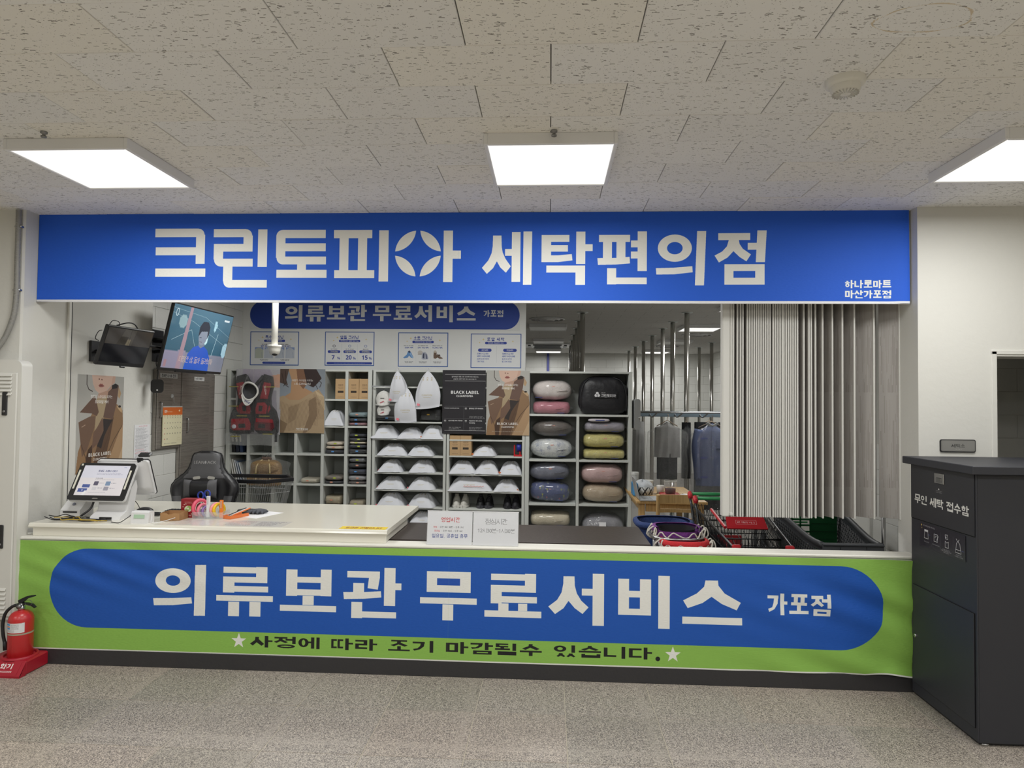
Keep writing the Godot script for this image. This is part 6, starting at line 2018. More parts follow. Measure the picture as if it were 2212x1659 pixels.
func posters() -> void:
	var zp := ZS + 0.006
	# knitted pullover
	var cv := Cv.new(400, 560, 512, sc(143, 152, 161))
	var P := func(a: Array, c: Color) -> void:
		var b := []
		for i in a.size():
			b.append(a[i] * 4.0)
		cv.poly(b, c)
	cv.vgrad(0, 0, 400, 280, sc(126, 133, 139), sc(143, 152, 162))
	P.call([18, 0, 56, 0, 58, 26, 52, 40, 72, 50, 60, 66, 20, 70, 8, 62, 24, 52, 26, 24], sc(177, 141, 108))
	P.call([36, 0, 60, 0, 62, 30, 52, 44, 40, 30], sc(125, 92, 71))
	P.call([52, 0, 80, 0, 92, 20, 84, 30, 74, 40, 60, 34], sc(56, 44, 41))
	P.call([0, 0, 20, 0, 14, 24, 18, 36, 0, 30], sc(87, 72, 65))
	P.call([0, 62, 8, 58, 22, 68, 44, 68, 66, 54, 86, 44, 98, 60, 100, 140, 0, 140], sc(174, 151, 121))
	P.call([0, 110, 18, 120, 10, 140, 0, 140], sc(136, 114, 88))
	P.call([64, 70, 80, 60, 84, 100, 70, 130, 58, 140, 52, 140, 66, 100], sc(136, 114, 90))
	P.call([20, 84, 44, 76, 36, 110, 20, 120], sc(153, 131, 104))
	P.call([78, 46, 98, 60, 100, 90, 88, 70], sc(196, 174, 141))
	cv.soften(7)
	for i in 30:
		var a := Vector2(12 + i * 12.0, 284 + 30 * sin(i * 0.2))
		cv.path([a, a + Vector2(-10, 70), a + Vector2(-22, 150), a + Vector2(-26, 230)], 2.2, sc(122, 101, 80))
	for i in 14:
		cv.path([Vector2(300 + i * 8.0, 220 + i * 2.0), Vector2(310 + i * 6.0, 320), Vector2(290 + i * 8.0, 440)], 2.0, sc(136, 114, 90))
	for q in [[[70, 8], [84, 24], [92, 30], [88, 40]], [[56, 4], [70, 30], [80, 36], [84, 44]], [[4, 10], [10, 34], [20, 40]], [[12, 4], [14, 30], [8, 38]]]:
		var l := []
		for p in q:
			l.append(Vector2(p[0], p[1]) * 4.0)
		cv.path(l, 5, sc(53, 42, 41))
	cv.soften(3)
	var ink := sc(218, 216, 213)
	cv.han("여름의 스타일을 지키는", 200, 90, 16, 19, ink, 0.12, 0.08, 1)
	cv.han("니트 드라이클리닝", 200, 120, 16, 19, ink, 0.16, 0.08, 1)
	cv.han("크린토피아", 200, 516, 20, 22, ink, 0.18, 0.1, 1)
	sheet("poster", "poster of a ribbed beige pullover on the front of the cubbyhole shelves", "poster", 0.524, 0.727, pmat("knit print", cv.tex(), 0.35), Vector3(-2.808, 1.695, zp), Vector3.ZERO, 0.002)
	# black poster
	var b := Cv.new(400, 590, 640, sc(42, 41, 46))
	var g := sc(186, 186, 186)
	b.rect(22, 38, 400, 41, g); b.rect(22, 98, 400, 101, g); b.rect(22, 558, 400, 561, g)
	b.rect(18, 334, 400, 335.5, sc(110, 110, 114)); b.rect(18, 446, 400, 447.5, sc(110, 110, 114)); b.rect(200, 334, 201.5, 552, sc(110, 110, 114))
	b.han("블랙라벨은 명품 의류 관리센터에서 제공하는", 208, 54, 11.5, 13, sc(190, 190, 190), 0.13, 0.05, 1)
	b.han("차별화된 전문 의류 케어 서비스입니다.", 208, 76, 11.5, 13, sc(190, 190, 190), 0.13, 0.05, 1)
	b.latin("BLACK LABEL", 208, 218, 27, sc(232, 232, 232), 1, true, 1.12)
	b.latin("CLEANTOPIA", 206, 248, 17, sc(226, 226, 226), 1, true, 1.08)
	b.latin("Premium Laundry Service", 20, 356, 8, sc(206, 206, 206), 0, true)
	for q in [["01", 210, 360, "블랙라벨 전문 케어서비스", 248], ["02", 18, 474, "5단계 명품 케어 프로세스", 58], ["03", 210, 474, "크린토피아 세탁 연구소", 248]]:
		b.latin(q[0], q[1], q[2], 13, sc(214, 214, 214), 0, true)
		b.rect(q[1], q[2] + 4, q[1] + 18, q[2] + 5.5, g)
		b.han(q[3], q[4], q[2] - 12, 11, 12, sc(214, 214, 214), 0.16, 0.02)
	b.han("엑스퍼트팀", 248, 482, 11, 12, sc(214, 214, 214), 0.16, 0.02)
	for q in [[250, 424, 378], [250, 436, 398], [62, 526, 176], [62, 538, 160], [62, 550, 190], [250, 526, 372], [250, 538, 366], [250, 550, 316]]:
		b.greek(q[0], q[1], q[2], 7, sc(172, 172, 172), int(q[1]) + int(q[0]))
	sheet("poster", "black poster with white lettering on the shelves beside the coat poster", "poster", 0.487, 0.714, pmat("black print", b.tex(), 0.3), Vector3(-0.96, 1.702, zp), Vector3.ZERO, 0.002)
	sheet("poster", "poster of a brown trench coat on the shelves above the kraft boxes", "poster", 0.482, 0.722, mats["coat print"], Vector3(-0.467, 1.698, zp), Vector3.ZERO, 0.002)
	# lilac poster behind the vest
	var l := Cv.new(400, 560, 256, sc(178, 176, 182))
	l.poly([60, 0, 300, 0, 330, 60, 300, 200, 40, 220], sc(168, 160, 176))
	l.poly([290, 60, 400, 40, 400, 160, 320, 150], sc(200, 156, 132))
	l.poly([40, 200, 360, 180, 380, 560, 20, 560], sc(150, 146, 156))
	l.soften(8)
	sheet("poster", "pale lilac poster half hidden behind the bagged fishing vest", "poster", 0.52, 0.745, pmat("lilac print", l.tex(), 0.35), Vector3(-3.32, 1.682, zp), Vector3.ZERO, 0.002)


# ---------------------------------------------------------------- what lies on the shelves
func film_mat() -> StandardMaterial3D:
	if not mats.has("film"):
		var m := mat("film", Color(0.94, 0.95, 0.96, 0.035), 0.09)
		m.transparency = BaseMaterial3D.TRANSPARENCY_ALPHA
		m.metallic_specular = 1.0
		bumpy(tri(m, 5.0), noise_tex(0.03, [], 81, false, 512, true, 16.0), 1.6)
	return mats["film"]

func pouch(label: String, x: float, y: float, w: float, h: float, sd: int, tagc := Color.BLACK, lean := 0.0, grp := "drawstring pouches on the open shelves") -> Node3D:
	# lying drawstring pouch of non-woven cloth: flat hem in front, soft hump, printed front
	if not mats.has("pouch cloth"):
		var cv := Cv.new(300, 200, 384, sc(216, 218, 224))
		var gold := sc(190, 180, 152)
		for i in 3:
			var xx := 118.0 + i * 32
			cv.rect(xx - 6, 34, xx + 6, 37, gold); cv.rect(xx - 5, 37, xx - 3, 52, gold); cv.rect(xx + 3, 37, xx + 5, 52, gold); cv.rect(xx - 2, 42, xx + 2, 50, gold)
		cv.latin("CLEANTOPIA", 150, 128, 8, gold, 1, true, 1.2)
		cv.rect(122, 134, 178, 135.5, gold)
		var m := pmat("pouch cloth", cv.tex(), 0.85)
		m.backlight_enabled = true
		m.backlight = Color(0.25, 0.25, 0.25)
		bumpy(m, noise_tex(0.2, [], 82, false, 256, true, 2.0), 0.25)
		mat("tag pink", sc(232, 128, 140), 0.6)
		mat("tag orange", sc(226, 130, 70), 0.6)
	var o := thing("pouch", label, "pouch", Vector3(x, y, ZS - 0.155), 0.0, grp)
	var r := RandomNumberGenerator.new()
	r.seed = sd
	var p1 := r.randf() * 6.0
	var p2 := r.randf() * 6.0
	var d := 0.15
	var b := Bld.new().smooth(true)
	b.grid(func(u: float, v: float):
		var a: float = TAU * u
		var q: float = 1.0 - v                       # 1 at the hem on the shelf, 0 on top
		var ex := lerpf(0.95, 0.42, q * q)
		var cx := se(sin(a), ex)
		var cz := se(cos(a), ex)
		var rr := pow(q, 0.8) * (1.0 + 0.07 * sin(a * 3.0 + p1) * q + 0.05 * sin(a * 8.0 + p2) * (1.0 - q) * q * 4.0)
		var fl := 1.0 + 0.16 * pow(q, 9.0) * (0.4 + 0.6 * absf(sin(a * 2.0)))
		var hh := pow(1.0 - pow(q, 2.1), 0.72) * (1.0 + 0.10 * sin(a * 2.0 + p2) * q + 0.09 * sin(a * 5.0 + p1) * q + 0.05 * sin(a * 11.0 + p2 + q * 5.0) * q * (1.0 - q) * 3.0)
		var px: float = cx * rr * fl * w * 0.5 + lean * w * (1.0 - q) * 0.5
		var pz: float = cz * rr * fl * d
		return Vector3(px, hh * h * 0.97 + 0.0015, pz), 44, 16)
	# print looked at from the front: texture laid along x and height
	var st := SurfaceTool.new()
	var arr := b.done()
	var md := MeshDataTool.new()
	md.create_from_surface(arr, 0)
	for i in md.get_vertex_count():
		var q := md.get_vertex(i)
		md.set_vertex_uv(i, Vector2(0.5 + q.x / (w * 1.05), 0.96 - q.y / (h * 1.08) * 0.86) if q.z > -0.02 else Vector2(0.02, 0.02))
	var am := ArrayMesh.new()
	md.commit_to_surface(am)
	part("body", am, mats["pouch cloth"], o)
	# flat seam in front
	part("hem", Bld.new().smooth(true).grid(func(u: float, v: float): return Vector3((u - 0.5) * w * 0.98, 0.002 + 0.004 * sin(u * 11.0 + p1) * sin(u * 11.0 + p1), d * 1.02 - 0.02 + v * 0.022 + 0.004 * sin(u * 7.0 + p2)), 14, 1), mats["pouch cloth"], o)
	if tagc != Color.BLACK:
		var side := -1.0 if r.randf() < 0.7 else 1.0
		part("paper_tag", Bld.new().at(Vector3(side * w * 0.47, 0.016, d * 0.86), Vector3(0.3, 0, side * 0.5)).box(Vector3.ZERO, Vector3(0.036, 0.02, 0.002)), mats["tag pink"] if tagc.r > 0.9 else mats["tag orange"], o)
	return o

func hung_pouch(label: String, x: float, ytop: float, w: float, h: float, sd: int, skew: float) -> void:
	var o := thing("hanging_pouch", label, "pouch", Vector3(x, ytop, ZS + 0.05), 0.0, "pouches hung on the shelf edge")
	var r := RandomNumberGenerator.new()
	r.seed = sd
	var p1 := r.randf() * 6.0
	var b := Bld.new().smooth(true)
	b.grid(func(u: float, v: float):
		var a: float = TAU * u
		var t: float = v
		var ww := w * 0.5 * (0.07 + 0.93 * pow(sin(minf(t / 0.75, 1.0) * PI / 2), 0.8))
		var zz := 0.045 * sin(clampf(t * 1.05, 0.0, 1.0) * PI * 0.92) + 0.008
		var fold := 1.0 + (0.25 * (1.0 - t)) * sin(a * 6.0 + p1) * 0.5
		var y := -t * h * (1.0 - 0.0 * t) + (0.02 * sin(a * 1.0 + p1) + 0.03 * skew * sin(a)) * t
		return Vector3(sin(a) * ww * fold + skew * 0.03 * sin(t * 3.0), y, cos(a) * zz * fold), 40, 22)
	var arr := b.done()
	var md := MeshDataTool.new()
	md.create_from_surface(arr, 0)
	for i in md.get_vertex_count():
		var q := md.get_vertex(i)
		md.set_vertex_uv(i, Vector2(0.5 + q.x / (w * 1.6), 0.02 - q.y / h * 0.9) if q.z > -0.01 else Vector2(0.02, 0.02))
	var am := ArrayMesh.new()
	md.commit_to_surface(am)
	part("body", am, mats["pouch cloth"], o)
	part("bottom", Bld.new().smooth(true).grid(func(u: float, v: float): return Vector3((u - 0.5) * w * 0.96 + skew * 0.01, -h * 0.985, (v - 0.5) * 0.03), 8, 2), mats["pouch cloth"], o)
	part("cord", Bld.new().smooth(true).tube(curve([Vector3(-0.008, -0.01, 0), Vector3(0, 0.03, -0.004), Vector3(0.008, -0.01, 0)], 10), 0.003, 6), mats["pouch cloth"], o)
	part("hook", Bld.new().smooth(true).tube(curve([Vector3(0, 0.024, -0.002), Vector3(0, 0.032, -0.02), Vector3(0, 0.026, -0.045)], 8), 0.003, 6), mat("steel"), o)
	part("paper_tag", Bld.new().at(Vector3(-w * 0.36, -h * 0.93, 0.03), Vector3(0, 0, -0.3)).box(Vector3.ZERO, Vector3(0.03, 0.024, 0.002)), mats["tag pink"], o)

func bedding(label: String, x: float, y: float, w: float, h: float, m: Material, boxy: float, sd: int, tilt := 0.0) -> void:
	# rolled bedding in a clear bag with drawn-out ends
	var o := thing("bagged_bedding", label, "bedding", Vector3(x, y, ZS - 0.19), 0.0, "bagged bedding on the tall shelves")
	o.rotation.z = tilt
	var r := RandomNumberGenerator.new()
	r.seed = sd
	var p1 := r.randf() * 6.0
	var p2 := r.randf() * 6.0
	var d := 0.17
	var shape := func(t: float, a: float, e: float, wide: float, wr: float) -> Vector3:
		var k := pow(maxf(0.0, 1.0 - pow(absf(t), boxy)), 1.0 / boxy)
		var cy := se(cos(a), e)
		var cz := se(sin(a), e)
		var n := 1.0 + wr * (sin(t * 9.0 + p1 + a) * 0.5 + sin(t * 5.0 - a * 2.0 + p2) * 0.5)
		return Vector3(t * wide, h * 0.5 + cy * h * 0.47 * k * n, cz * d * (0.25 + 0.75 * k) * n * 0.96)
	part("bedding", Bld.new().smooth(true).grid(func(u: float, v: float): return shape.call(sin((2.0 * v - 1.0) * PI / 2), TAU * u, 0.75, w * 0.44, 0.03), 40, 26), m, o)
	part("crease", Bld.new().smooth(true).tube(curve([Vector3(w * 0.1, h * 0.42, d * 0.985), Vector3(w * 0.24, h * 0.46, d * 0.955), Vector3(w * 0.33, h * 0.5, d * 0.86)], 10), 0.004, 5), m, o)
	part("plastic_bag", Bld.new().smooth(true).grid(func(u: float, v: float):
		var t: float = 2.0 * v - 1.0
		var a: float = TAU * u
		var tt := clampf(absf(t) * 0.52 / 0.44, 0.0, 1.0)
		var k := pow(maxf(0.0, 1.0 - pow(tt, boxy)), 1.0 / boxy)
		var end := smoothstep(0.74, 1.0, absf(t))
		k = maxf(k * 1.02, 0.97 * (1.0 - pow(absf(t), 2.3)))
		var n := 1.0 + 0.018 * sin(a * 9.0 + t * 6.0 + p1) + 0.02 * sin(t * 19.0 + a * 3.0 + p2) + 0.012 * sin(t * 37.0 - a * 7.0 + p1) + 0.3 * end * sin(a * 4.0 + p1)
		var hy: float = maxf(h * 0.485 * k, 0.003)
		var hz: float = maxf(d * (0.25 + 0.75 * k), 0.03)
		return Vector3(t * 0.52 * w, h * 0.5 - 0.03 * h * end + se(cos(a), 0.75) * hy * n * 1.03, se(sin(a), 0.75) * hz * n * 1.012), 56, 44), film_mat(), o)
	part("print_label", Bld.new().at(Vector3(w * 0.02, h * 0.66, d * 0.93), Vector3(-0.7, 0, 0)).box(Vector3.ZERO, Vector3(0.034, 0.012, 0.002)), mat("label salmon", sc(214, 140, 120), 0.5), o)
	part("bag_print", Bld.new().at(Vector3(w * (0.22 if r.randf() > 0.4 else -0.3), h * 0.14, d * 0.93), Vector3(0.55, 0, 0)).box(Vector3.ZERO, Vector3(0.08, 0.008, 0.002)), mats["bag print"], o)

func folded(label: String, x: float, y: float, w: float, h: float, c: Color, sd: int, grp: String, tagc := Color(0.35, 0.6, 0.85)) -> void:
	var o := thing("folded_garment", label, "clothes", Vector3(x, y, ZS - 0.16), 0.0, grp)
	var r := RandomNumberGenerator.new()
	r.seed = sd
	var p1 := r.randf() * 6.0
	var m := bumpy(tri(mat("garment %s" % str(c), c, 0.85), 8.0), noise_tex(0.12, [], 83, false, 256, true, 4.0), 0.5)
	var f := func(u: float, v: float, g: float, wr: float) -> Vector3:
		var a := TAU * u
		var e := PI * (v - 0.5)
		var d := Vector3(cos(e) * sin(a), -sin(e), cos(e) * cos(a))
		var n := 1.0 + wr * sin(a * 7.0 + p1) * cos(e) + wr * sin(a * 13.0 + d.y * 6.0)
		return Vector3(se(d.x, 0.4) * w * 0.47 * g * n, h * 0.5 + se(d.y, 0.6) * h * 0.47 * (1.0 + 0.1 * sin(d.x * 4.0 + p1)), se(d.z, 0.4) * 0.14 * g * n)
	part("cloth", Bld.new().smooth(true).grid(func(u: float, v: float): return f.call(u, v, 1.0, 0.012), 36, 14), m, o)
	part("fold_line", Bld.new().box(Vector3(0, h * 0.5, 0.137), Vector3(w * 0.84, 0.0035, 0.008), 0.0015), m, o)
	part("plastic_bag", Bld.new().smooth(true).grid(func(u: float, v: float): return f.call(u, v, 1.035, 0.02) + Vector3(0, 0.001, 0.0), 36, 14), film_mat(), o)
	part("paper_tag", bx(Vector3(0.03, minf(0.014, h * 0.4), 0.002), 0.0, Vector3(w * 0.08 * sin(p1), h * 0.55, 0.146)), mat("tag %s" % str(tagc), tagc, 0.6), o)

func kraft_box(label: String, x: float, y: float, w: float, h: float) -> void:
	if not mats.has("kraft print"):
		var cv := Cv.new(124, 226, 256, sc(188, 156, 116))
		var k := sc(70, 56, 44)
		for i in 2:
			cv.han(["프리미엄 전용", "신발 케어 박스"][i], 62, 58 + i * 13, 8.5, 8.5, k, 0.14, 0.08, 1)
		cv.rect(38, 91, 86, 92, k)
		cv.greek(30, 98, 96, 5, k, 2); cv.greek(40, 106, 90, 5, k, 3)
		cv.rect(28, 134, 96, 158, sc(44, 38, 34))
		cv.greek(34, 143, 92, 6, sc(120, 100, 80), 4)
		cv.greek(26, 204, 100, 5, k, 5)
		pmat("kraft print", cv.tex(), 0.85)
		mat("kraft box", sc(188, 156, 116), 0.85)
	var o := thing("kraft_box", label, "box", Vector3(x, y, ZS - 0.1), 0.0, "kraft shoe care boxes")
	part("body", bx(Vector3(w, h, 0.18), 0.0015, Vector3(0, h / 2, 0)), mats["kraft box"], o)
	part("print", Bld.new().grid(func(u: float, v: float): return Vector3((u - 0.5) * w * 0.97, h * (0.985 - 0.97 * v), 0.0905), 1, 1), mats["kraft print"], o)
	part("lid_flap", bx(Vector3(w * 0.98, 0.002, 0.176), 0.0, Vector3(0, h + 0.001, 0)), mats["kraft box"], o)

func shoe(label: String, x: float, y: float, c: Color, sole: Color, turn: float, grp: String) -> void:
	var o := thing("sports_shoe", label, "shoe", Vector3(x, y, ZS - 0.16), turn, grp)
	var f := func(u: float, v: float) -> Vector3:
		var t := v                                    # heel to toe along +z
		var a := PI * (u - 0.5) * 1.12
		var wd := 0.038 * (0.75 + 0.5 * sin(clampf(t, 0.0, 1.0) * PI * 0.86 + 0.25)) * pow(maxf(0.001, 1.0 - pow(absf(2.0 * t - 1.0), 6.0)), 0.5)
		var ht := lerpf(0.105, 0.05, smoothstep(0.35, 0.8, t)) * pow(maxf(0.001, 1.0 - pow(absf(2.0 * t - 1.0), 8.0)), 0.5)
		return Vector3(sin(a) * wd, 0.026 + maxf(0.0, cos(a)) * ht, -0.13 + 0.26 * t)
	part("upper", Bld.new().smooth(true).grid(f, 18, 24), bumpy(tri(mat("shoe %s" % str(c), c, 0.6), 20.0), noise_tex(0.3, [], 84, false, 256, true, 3.0), 0.4), o)
	var s := Bld.new().smooth(true)
	s.grid(func(u: float, v: float):
		var t: float = v
		var a: float = TAU * u
		var wd := 0.043 * (0.75 + 0.5 * sin(t * PI * 0.86 + 0.25)) * pow(maxf(0.001, 1.0 - pow(absf(2.0 * t - 1.0), 6.0)), 0.5)
		return Vector3(se(sin(a), 0.5) * wd, 0.015 + se(cos(a), 0.5) * (0.015 + 0.006 * smoothstep(0.8, 1.0, t)), -0.136 + 0.272 * t), 20, 20)
	part("sole", s, mat("sole %s" % str(sole), sole, 0.5), o)
	for i in 4:
		var t := 0.46 + i * 0.085
		var yy := 0.03 + lerpf(0.105, 0.05, smoothstep(0.35, 0.8, t))
		part("lace", Bld.new().smooth(true).tube(curve([Vector3(-0.02, yy - 0.012, -0.13 + 0.26 * t), Vector3(0, yy, -0.13 + 0.26 * t + 0.004), Vector3(0.02, yy - 0.012, -0.13 + 0.26 * t)], 6), 0.003, 5), mat("sole %s" % str(sole)), o)
	part("tongue", Bld.new().box(Vector3(0, 0.128, -0.02), Vector3(0.042, 0.035, 0.012), 0.005), mat("shoe %s" % str(c)), o)

func stored() -> void:
	mat("bag print", sc(78, 88, 142), 0.5)
	var OR := Color(0.8, 0.5, 0.3)
	var PK := Color(0.95, 0.5, 0.5)
	var K := 1.006
	# --- pouches: centre x, shelf, width, height
	var L := "left unit"
	for q in [
		["white pouch with wide hump, left of three on the shelf under the bagged caps", -1.86, 1.282, 0.306, 0.151, PK, -0.1],
		["white pouch in the middle of three on the shelf under the bagged caps", -1.568, 1.282, 0.27, 0.125, OR, 0.1],
		["white pouch next to the black poster on the shelf under the bagged caps", -1.309, 1.282, 0.275, 0.155, PK, 0.05],
		["white pouch, left of two on the shelf left of the kraft boxes", -1.769, 1.089, 0.3, 0.131, Color.BLACK, 0.05],
		["white pouch beside the kraft boxes, right of two on its shelf", -1.44, 1.089, 0.285, 0.115, Color.BLACK, -0.05],
		["white pouch with grey inside, left, one shelf below the level of the kraft boxes", -1.788, 0.902, 0.25, 0.136, PK, 0.1],
		["rounded white pouch, right, one shelf below the level of the kraft boxes", -1.428, 0.902, 0.262, 0.136, Color.BLACK, 0.1],
		["white pouch with pink tag, left, on the shelf level with the long flat pouch", -1.781, 0.710, 0.285, 0.135, PK, 0.12],
		["white pouch with pink tag and deep fold, level with the long flat pouch", -1.437, 0.710, 0.288, 0.135, PK, 0.15],
		["white pouch, left, on the shelf level with the shoes", -1.786, 0.512, 0.3, 0.15, PK, 0.05],
		["square topped white pouch, right, on the shelf level with the shoes", -1.429, 0.512, 0.3, 0.148, PK, 0.1],
		["white pouch behind the left sign stand low on the bottom shelf", -1.42, 0.31, 0.26, 0.14, Color.BLACK, 0.0],
		["white pouch low on the bottom shelf left of the sign stand", -1.74, 0.31, 0.27, 0.14, Color.BLACK, 0.1],
		["white pouch between the kraft boxes and the tape dispenser", -0.729, 1.1, 0.262, 0.118, OR, 0.1],
		["white pouch, left of three on the shelf under the kraft boxes", -0.974, 0.897, 0.278, 0.14, PK, 0.0],
		["pinkish white pouch, middle of three on the shelf under the kraft boxes", -0.693, 0.897, 0.256, 0.148, PK, 0.0],
		["white pouch, right of three on the shelf under the kraft boxes", -0.429, 0.897, 0.246, 0.14, OR, 0.0],
		["small white pouch with dark top right of the long flat pouch", -0.474, 0.705, 0.255, 0.124, OR, 0.0]]:
		pouch(q[0], q[1] * K, q[2], q[3], q[4], int(absf(q[1]) * 1000.0), q[5], q[6])
	var big := pouch("long flat white pouch with an orange scribble above the shoes", -0.891 * K, 0.705, 0.45, 0.168, 5, OR, -0.12)
	var scr := []
	for i in 20:
		scr.append(Vector3(-0.06 + i * 0.012, 0.055 + 0.007 * sin(i * 2.1), 0.152 - 0.0003 * i))
	part("ink_scribble", Bld.new().tube(scr, 0.0025, 5), mat("ink orange", sc(214, 92, 40), 0.6), big)
	pouch("white pouch alone in the second cubby of the fifth column", -2.437 * K, 1.419, 0.215, 0.178, 11, PK, 0.0, "")
	hung_pouch("white drawstring pouch hung left on the top shelf edge", -1.709, 2.04, 0.2, 0.345, 3, 0.6)
	hung_pouch("large white drawstring pouch hung on the top shelf edge beside the black poster", -1.363, 2.04, 0.275, 0.40, 4, 0.1)
	hung_pouch("long white drawstring pouch hung low between the two others", -1.605, 1.855, 0.245, 0.378, 6, -0.4)
	# --- kraft boxes
	kraft_box("kraft box alone in the top cubby of the fifth column", -2.372, 1.722, 0.124, 0.228)
	kraft_box("kraft box, left of two in the top cubby of the last column", -2.222, 1.722, 0.122, 0.23)
	kraft_box("kraft box, right of two in the top cubby of the last column", -2.097, 1.722, 0.122, 0.23)
	kraft_box("kraft box under the black poster, left of two", -1.058, 1.1, 0.118, 0.226)
	kraft_box("kraft box under the black poster, right of two beside a pouch", -0.936, 1.1, 0.124, 0.226)
	# --- tape dispenser
	var td := thing("tape_dispenser", "red tape dispenser with a blue roll on the shelf under the coat poster", "tape dispenser", Vector3(-0.352, 1.1, ZS - 0.06))
	var rd := mat("dispenser red", sc(196, 30, 40), 0.4)
	part("base", bx(Vector3(0.09, 0.018, 0.1), 0.003, Vector3(0, 0.009, 0)), rd, td)
	for x in [-0.03, 0.032]:
		part("bracket", bx(Vector3(0.014, 0.11, 0.05), 0.003, Vector3(x - 0.008, 0.07, 0)), rd, td)
	part("roll", Bld.new().smooth(true).at(Vector3(0.012, 0.095, 0), Vector3(0, 0, PI / 2)).lathe([Vector2(0.012, -0.026), Vector2(0.046, -0.026), Vector2(0.046, 0.026), Vector2(0.012, 0.026)], 24), mat("roll blue", sc(30, 44, 140), 0.35), td)
	part("blade", bx(Vector3(0.03, 0.03, 0.004), 0.0, Vector3(0.02, 0.135, 0.02)), mat("black satin"), td)
	# --- shoes
	shoe("white sports shoe, left of the white pair on the low shelf", -1.05, 0.51, sc(206, 204, 196), sc(214, 212, 206), 0.08, "white shoes on the low shelf")
	shoe("white sports shoe with green mark, right of the white pair on the low shelf", -0.955, 0.51, sc(200, 198, 190), sc(214, 212, 206), -0.06, "white shoes on the low shelf")
	shoe("shiny black sports shoe, left of the middle pair on the low shelf", -0.775, 0.51, sc(24, 24, 27), sc(70, 70, 76), 0.05, "black shoes on the low shelf")
	shoe("shiny black sports shoe, right of the middle pair on the low shelf", -0.68, 0.51, sc(24, 24, 27), sc(70, 70, 76), -0.05, "black shoes on the low shelf")
	shoe("matt black sports shoe, left of the right-hand pair on the low shelf", -0.468, 0.51, sc(32, 32, 38), sc(40, 40, 46), 0.05, "black shoes on the low shelf")
	shoe("matt black sports shoe at the right end of the low shelf", -0.372, 0.51, sc(32, 32, 38), sc(40, 40, 46), -0.05, "black shoes on the low shelf")
	# --- caps in their plastic bag
	var cw := mat("cap white", sc(222, 221, 216), 0.8)
	var grp := "white caps in a clear bag"
	for q in [["white cap bagged on the open shelf, the upper one with large dome", -1.872, 1.655, 0.178, 0.165], ["white cap bagged on the open shelf, the lower one", -1.87, 1.545, 0.155, 0.125]]:
		cap(q[0], Vector3(q[1], q[2], ZS + 0.0), q[3], q[4], cw, grp, false)
	var pb := thing("plastic_bag", "clear plastic bag round the two white caps on the open shelf", "plastic bag", Vector3(-1.85, 1.515, ZS + 0.01))
	part("film", Bld.new().smooth(true).grid(func(u: float, v: float): return Vector3((u - 0.5) * 0.32 + 0.01 * sin(v * 9.0), 0.355 * (1.0 - v), 0.085 + 0.012 * sin(u * 9.0 + v * 5.0) - 0.07 * pow(absf(2.0 * u - 1.0), 4.0) - 0.05 * pow(absf(2.0 * v - 1.0), 6.0)), 20, 20), film_mat(), pb)
	part("seam", Bld.new().box(Vector3(0, 0.355, 0.03), Vector3(0.31, 0.012, 0.004), 0.001), mat("seam grey", sc(150, 152, 154), 0.3), pb)
	# --- dark bagged things on the same shelf
	folded("flat black bagged garment under the white caps", -1.83, 1.474, 0.28, 0.07, sc(30, 30, 34), 21, "dark bagged clothes on the open shelf")
	folded("puffy black bagged jacket behind the large hung pouch", -1.345, 1.474, 0.28, 0.15, sc(22, 22, 25), 22, "dark bagged clothes on the open shelf", Color(0.75, 0.6, 0.2))
	# --- folded clothes in the cubbies
	var cg := "folded clothes in the cubbyholes"
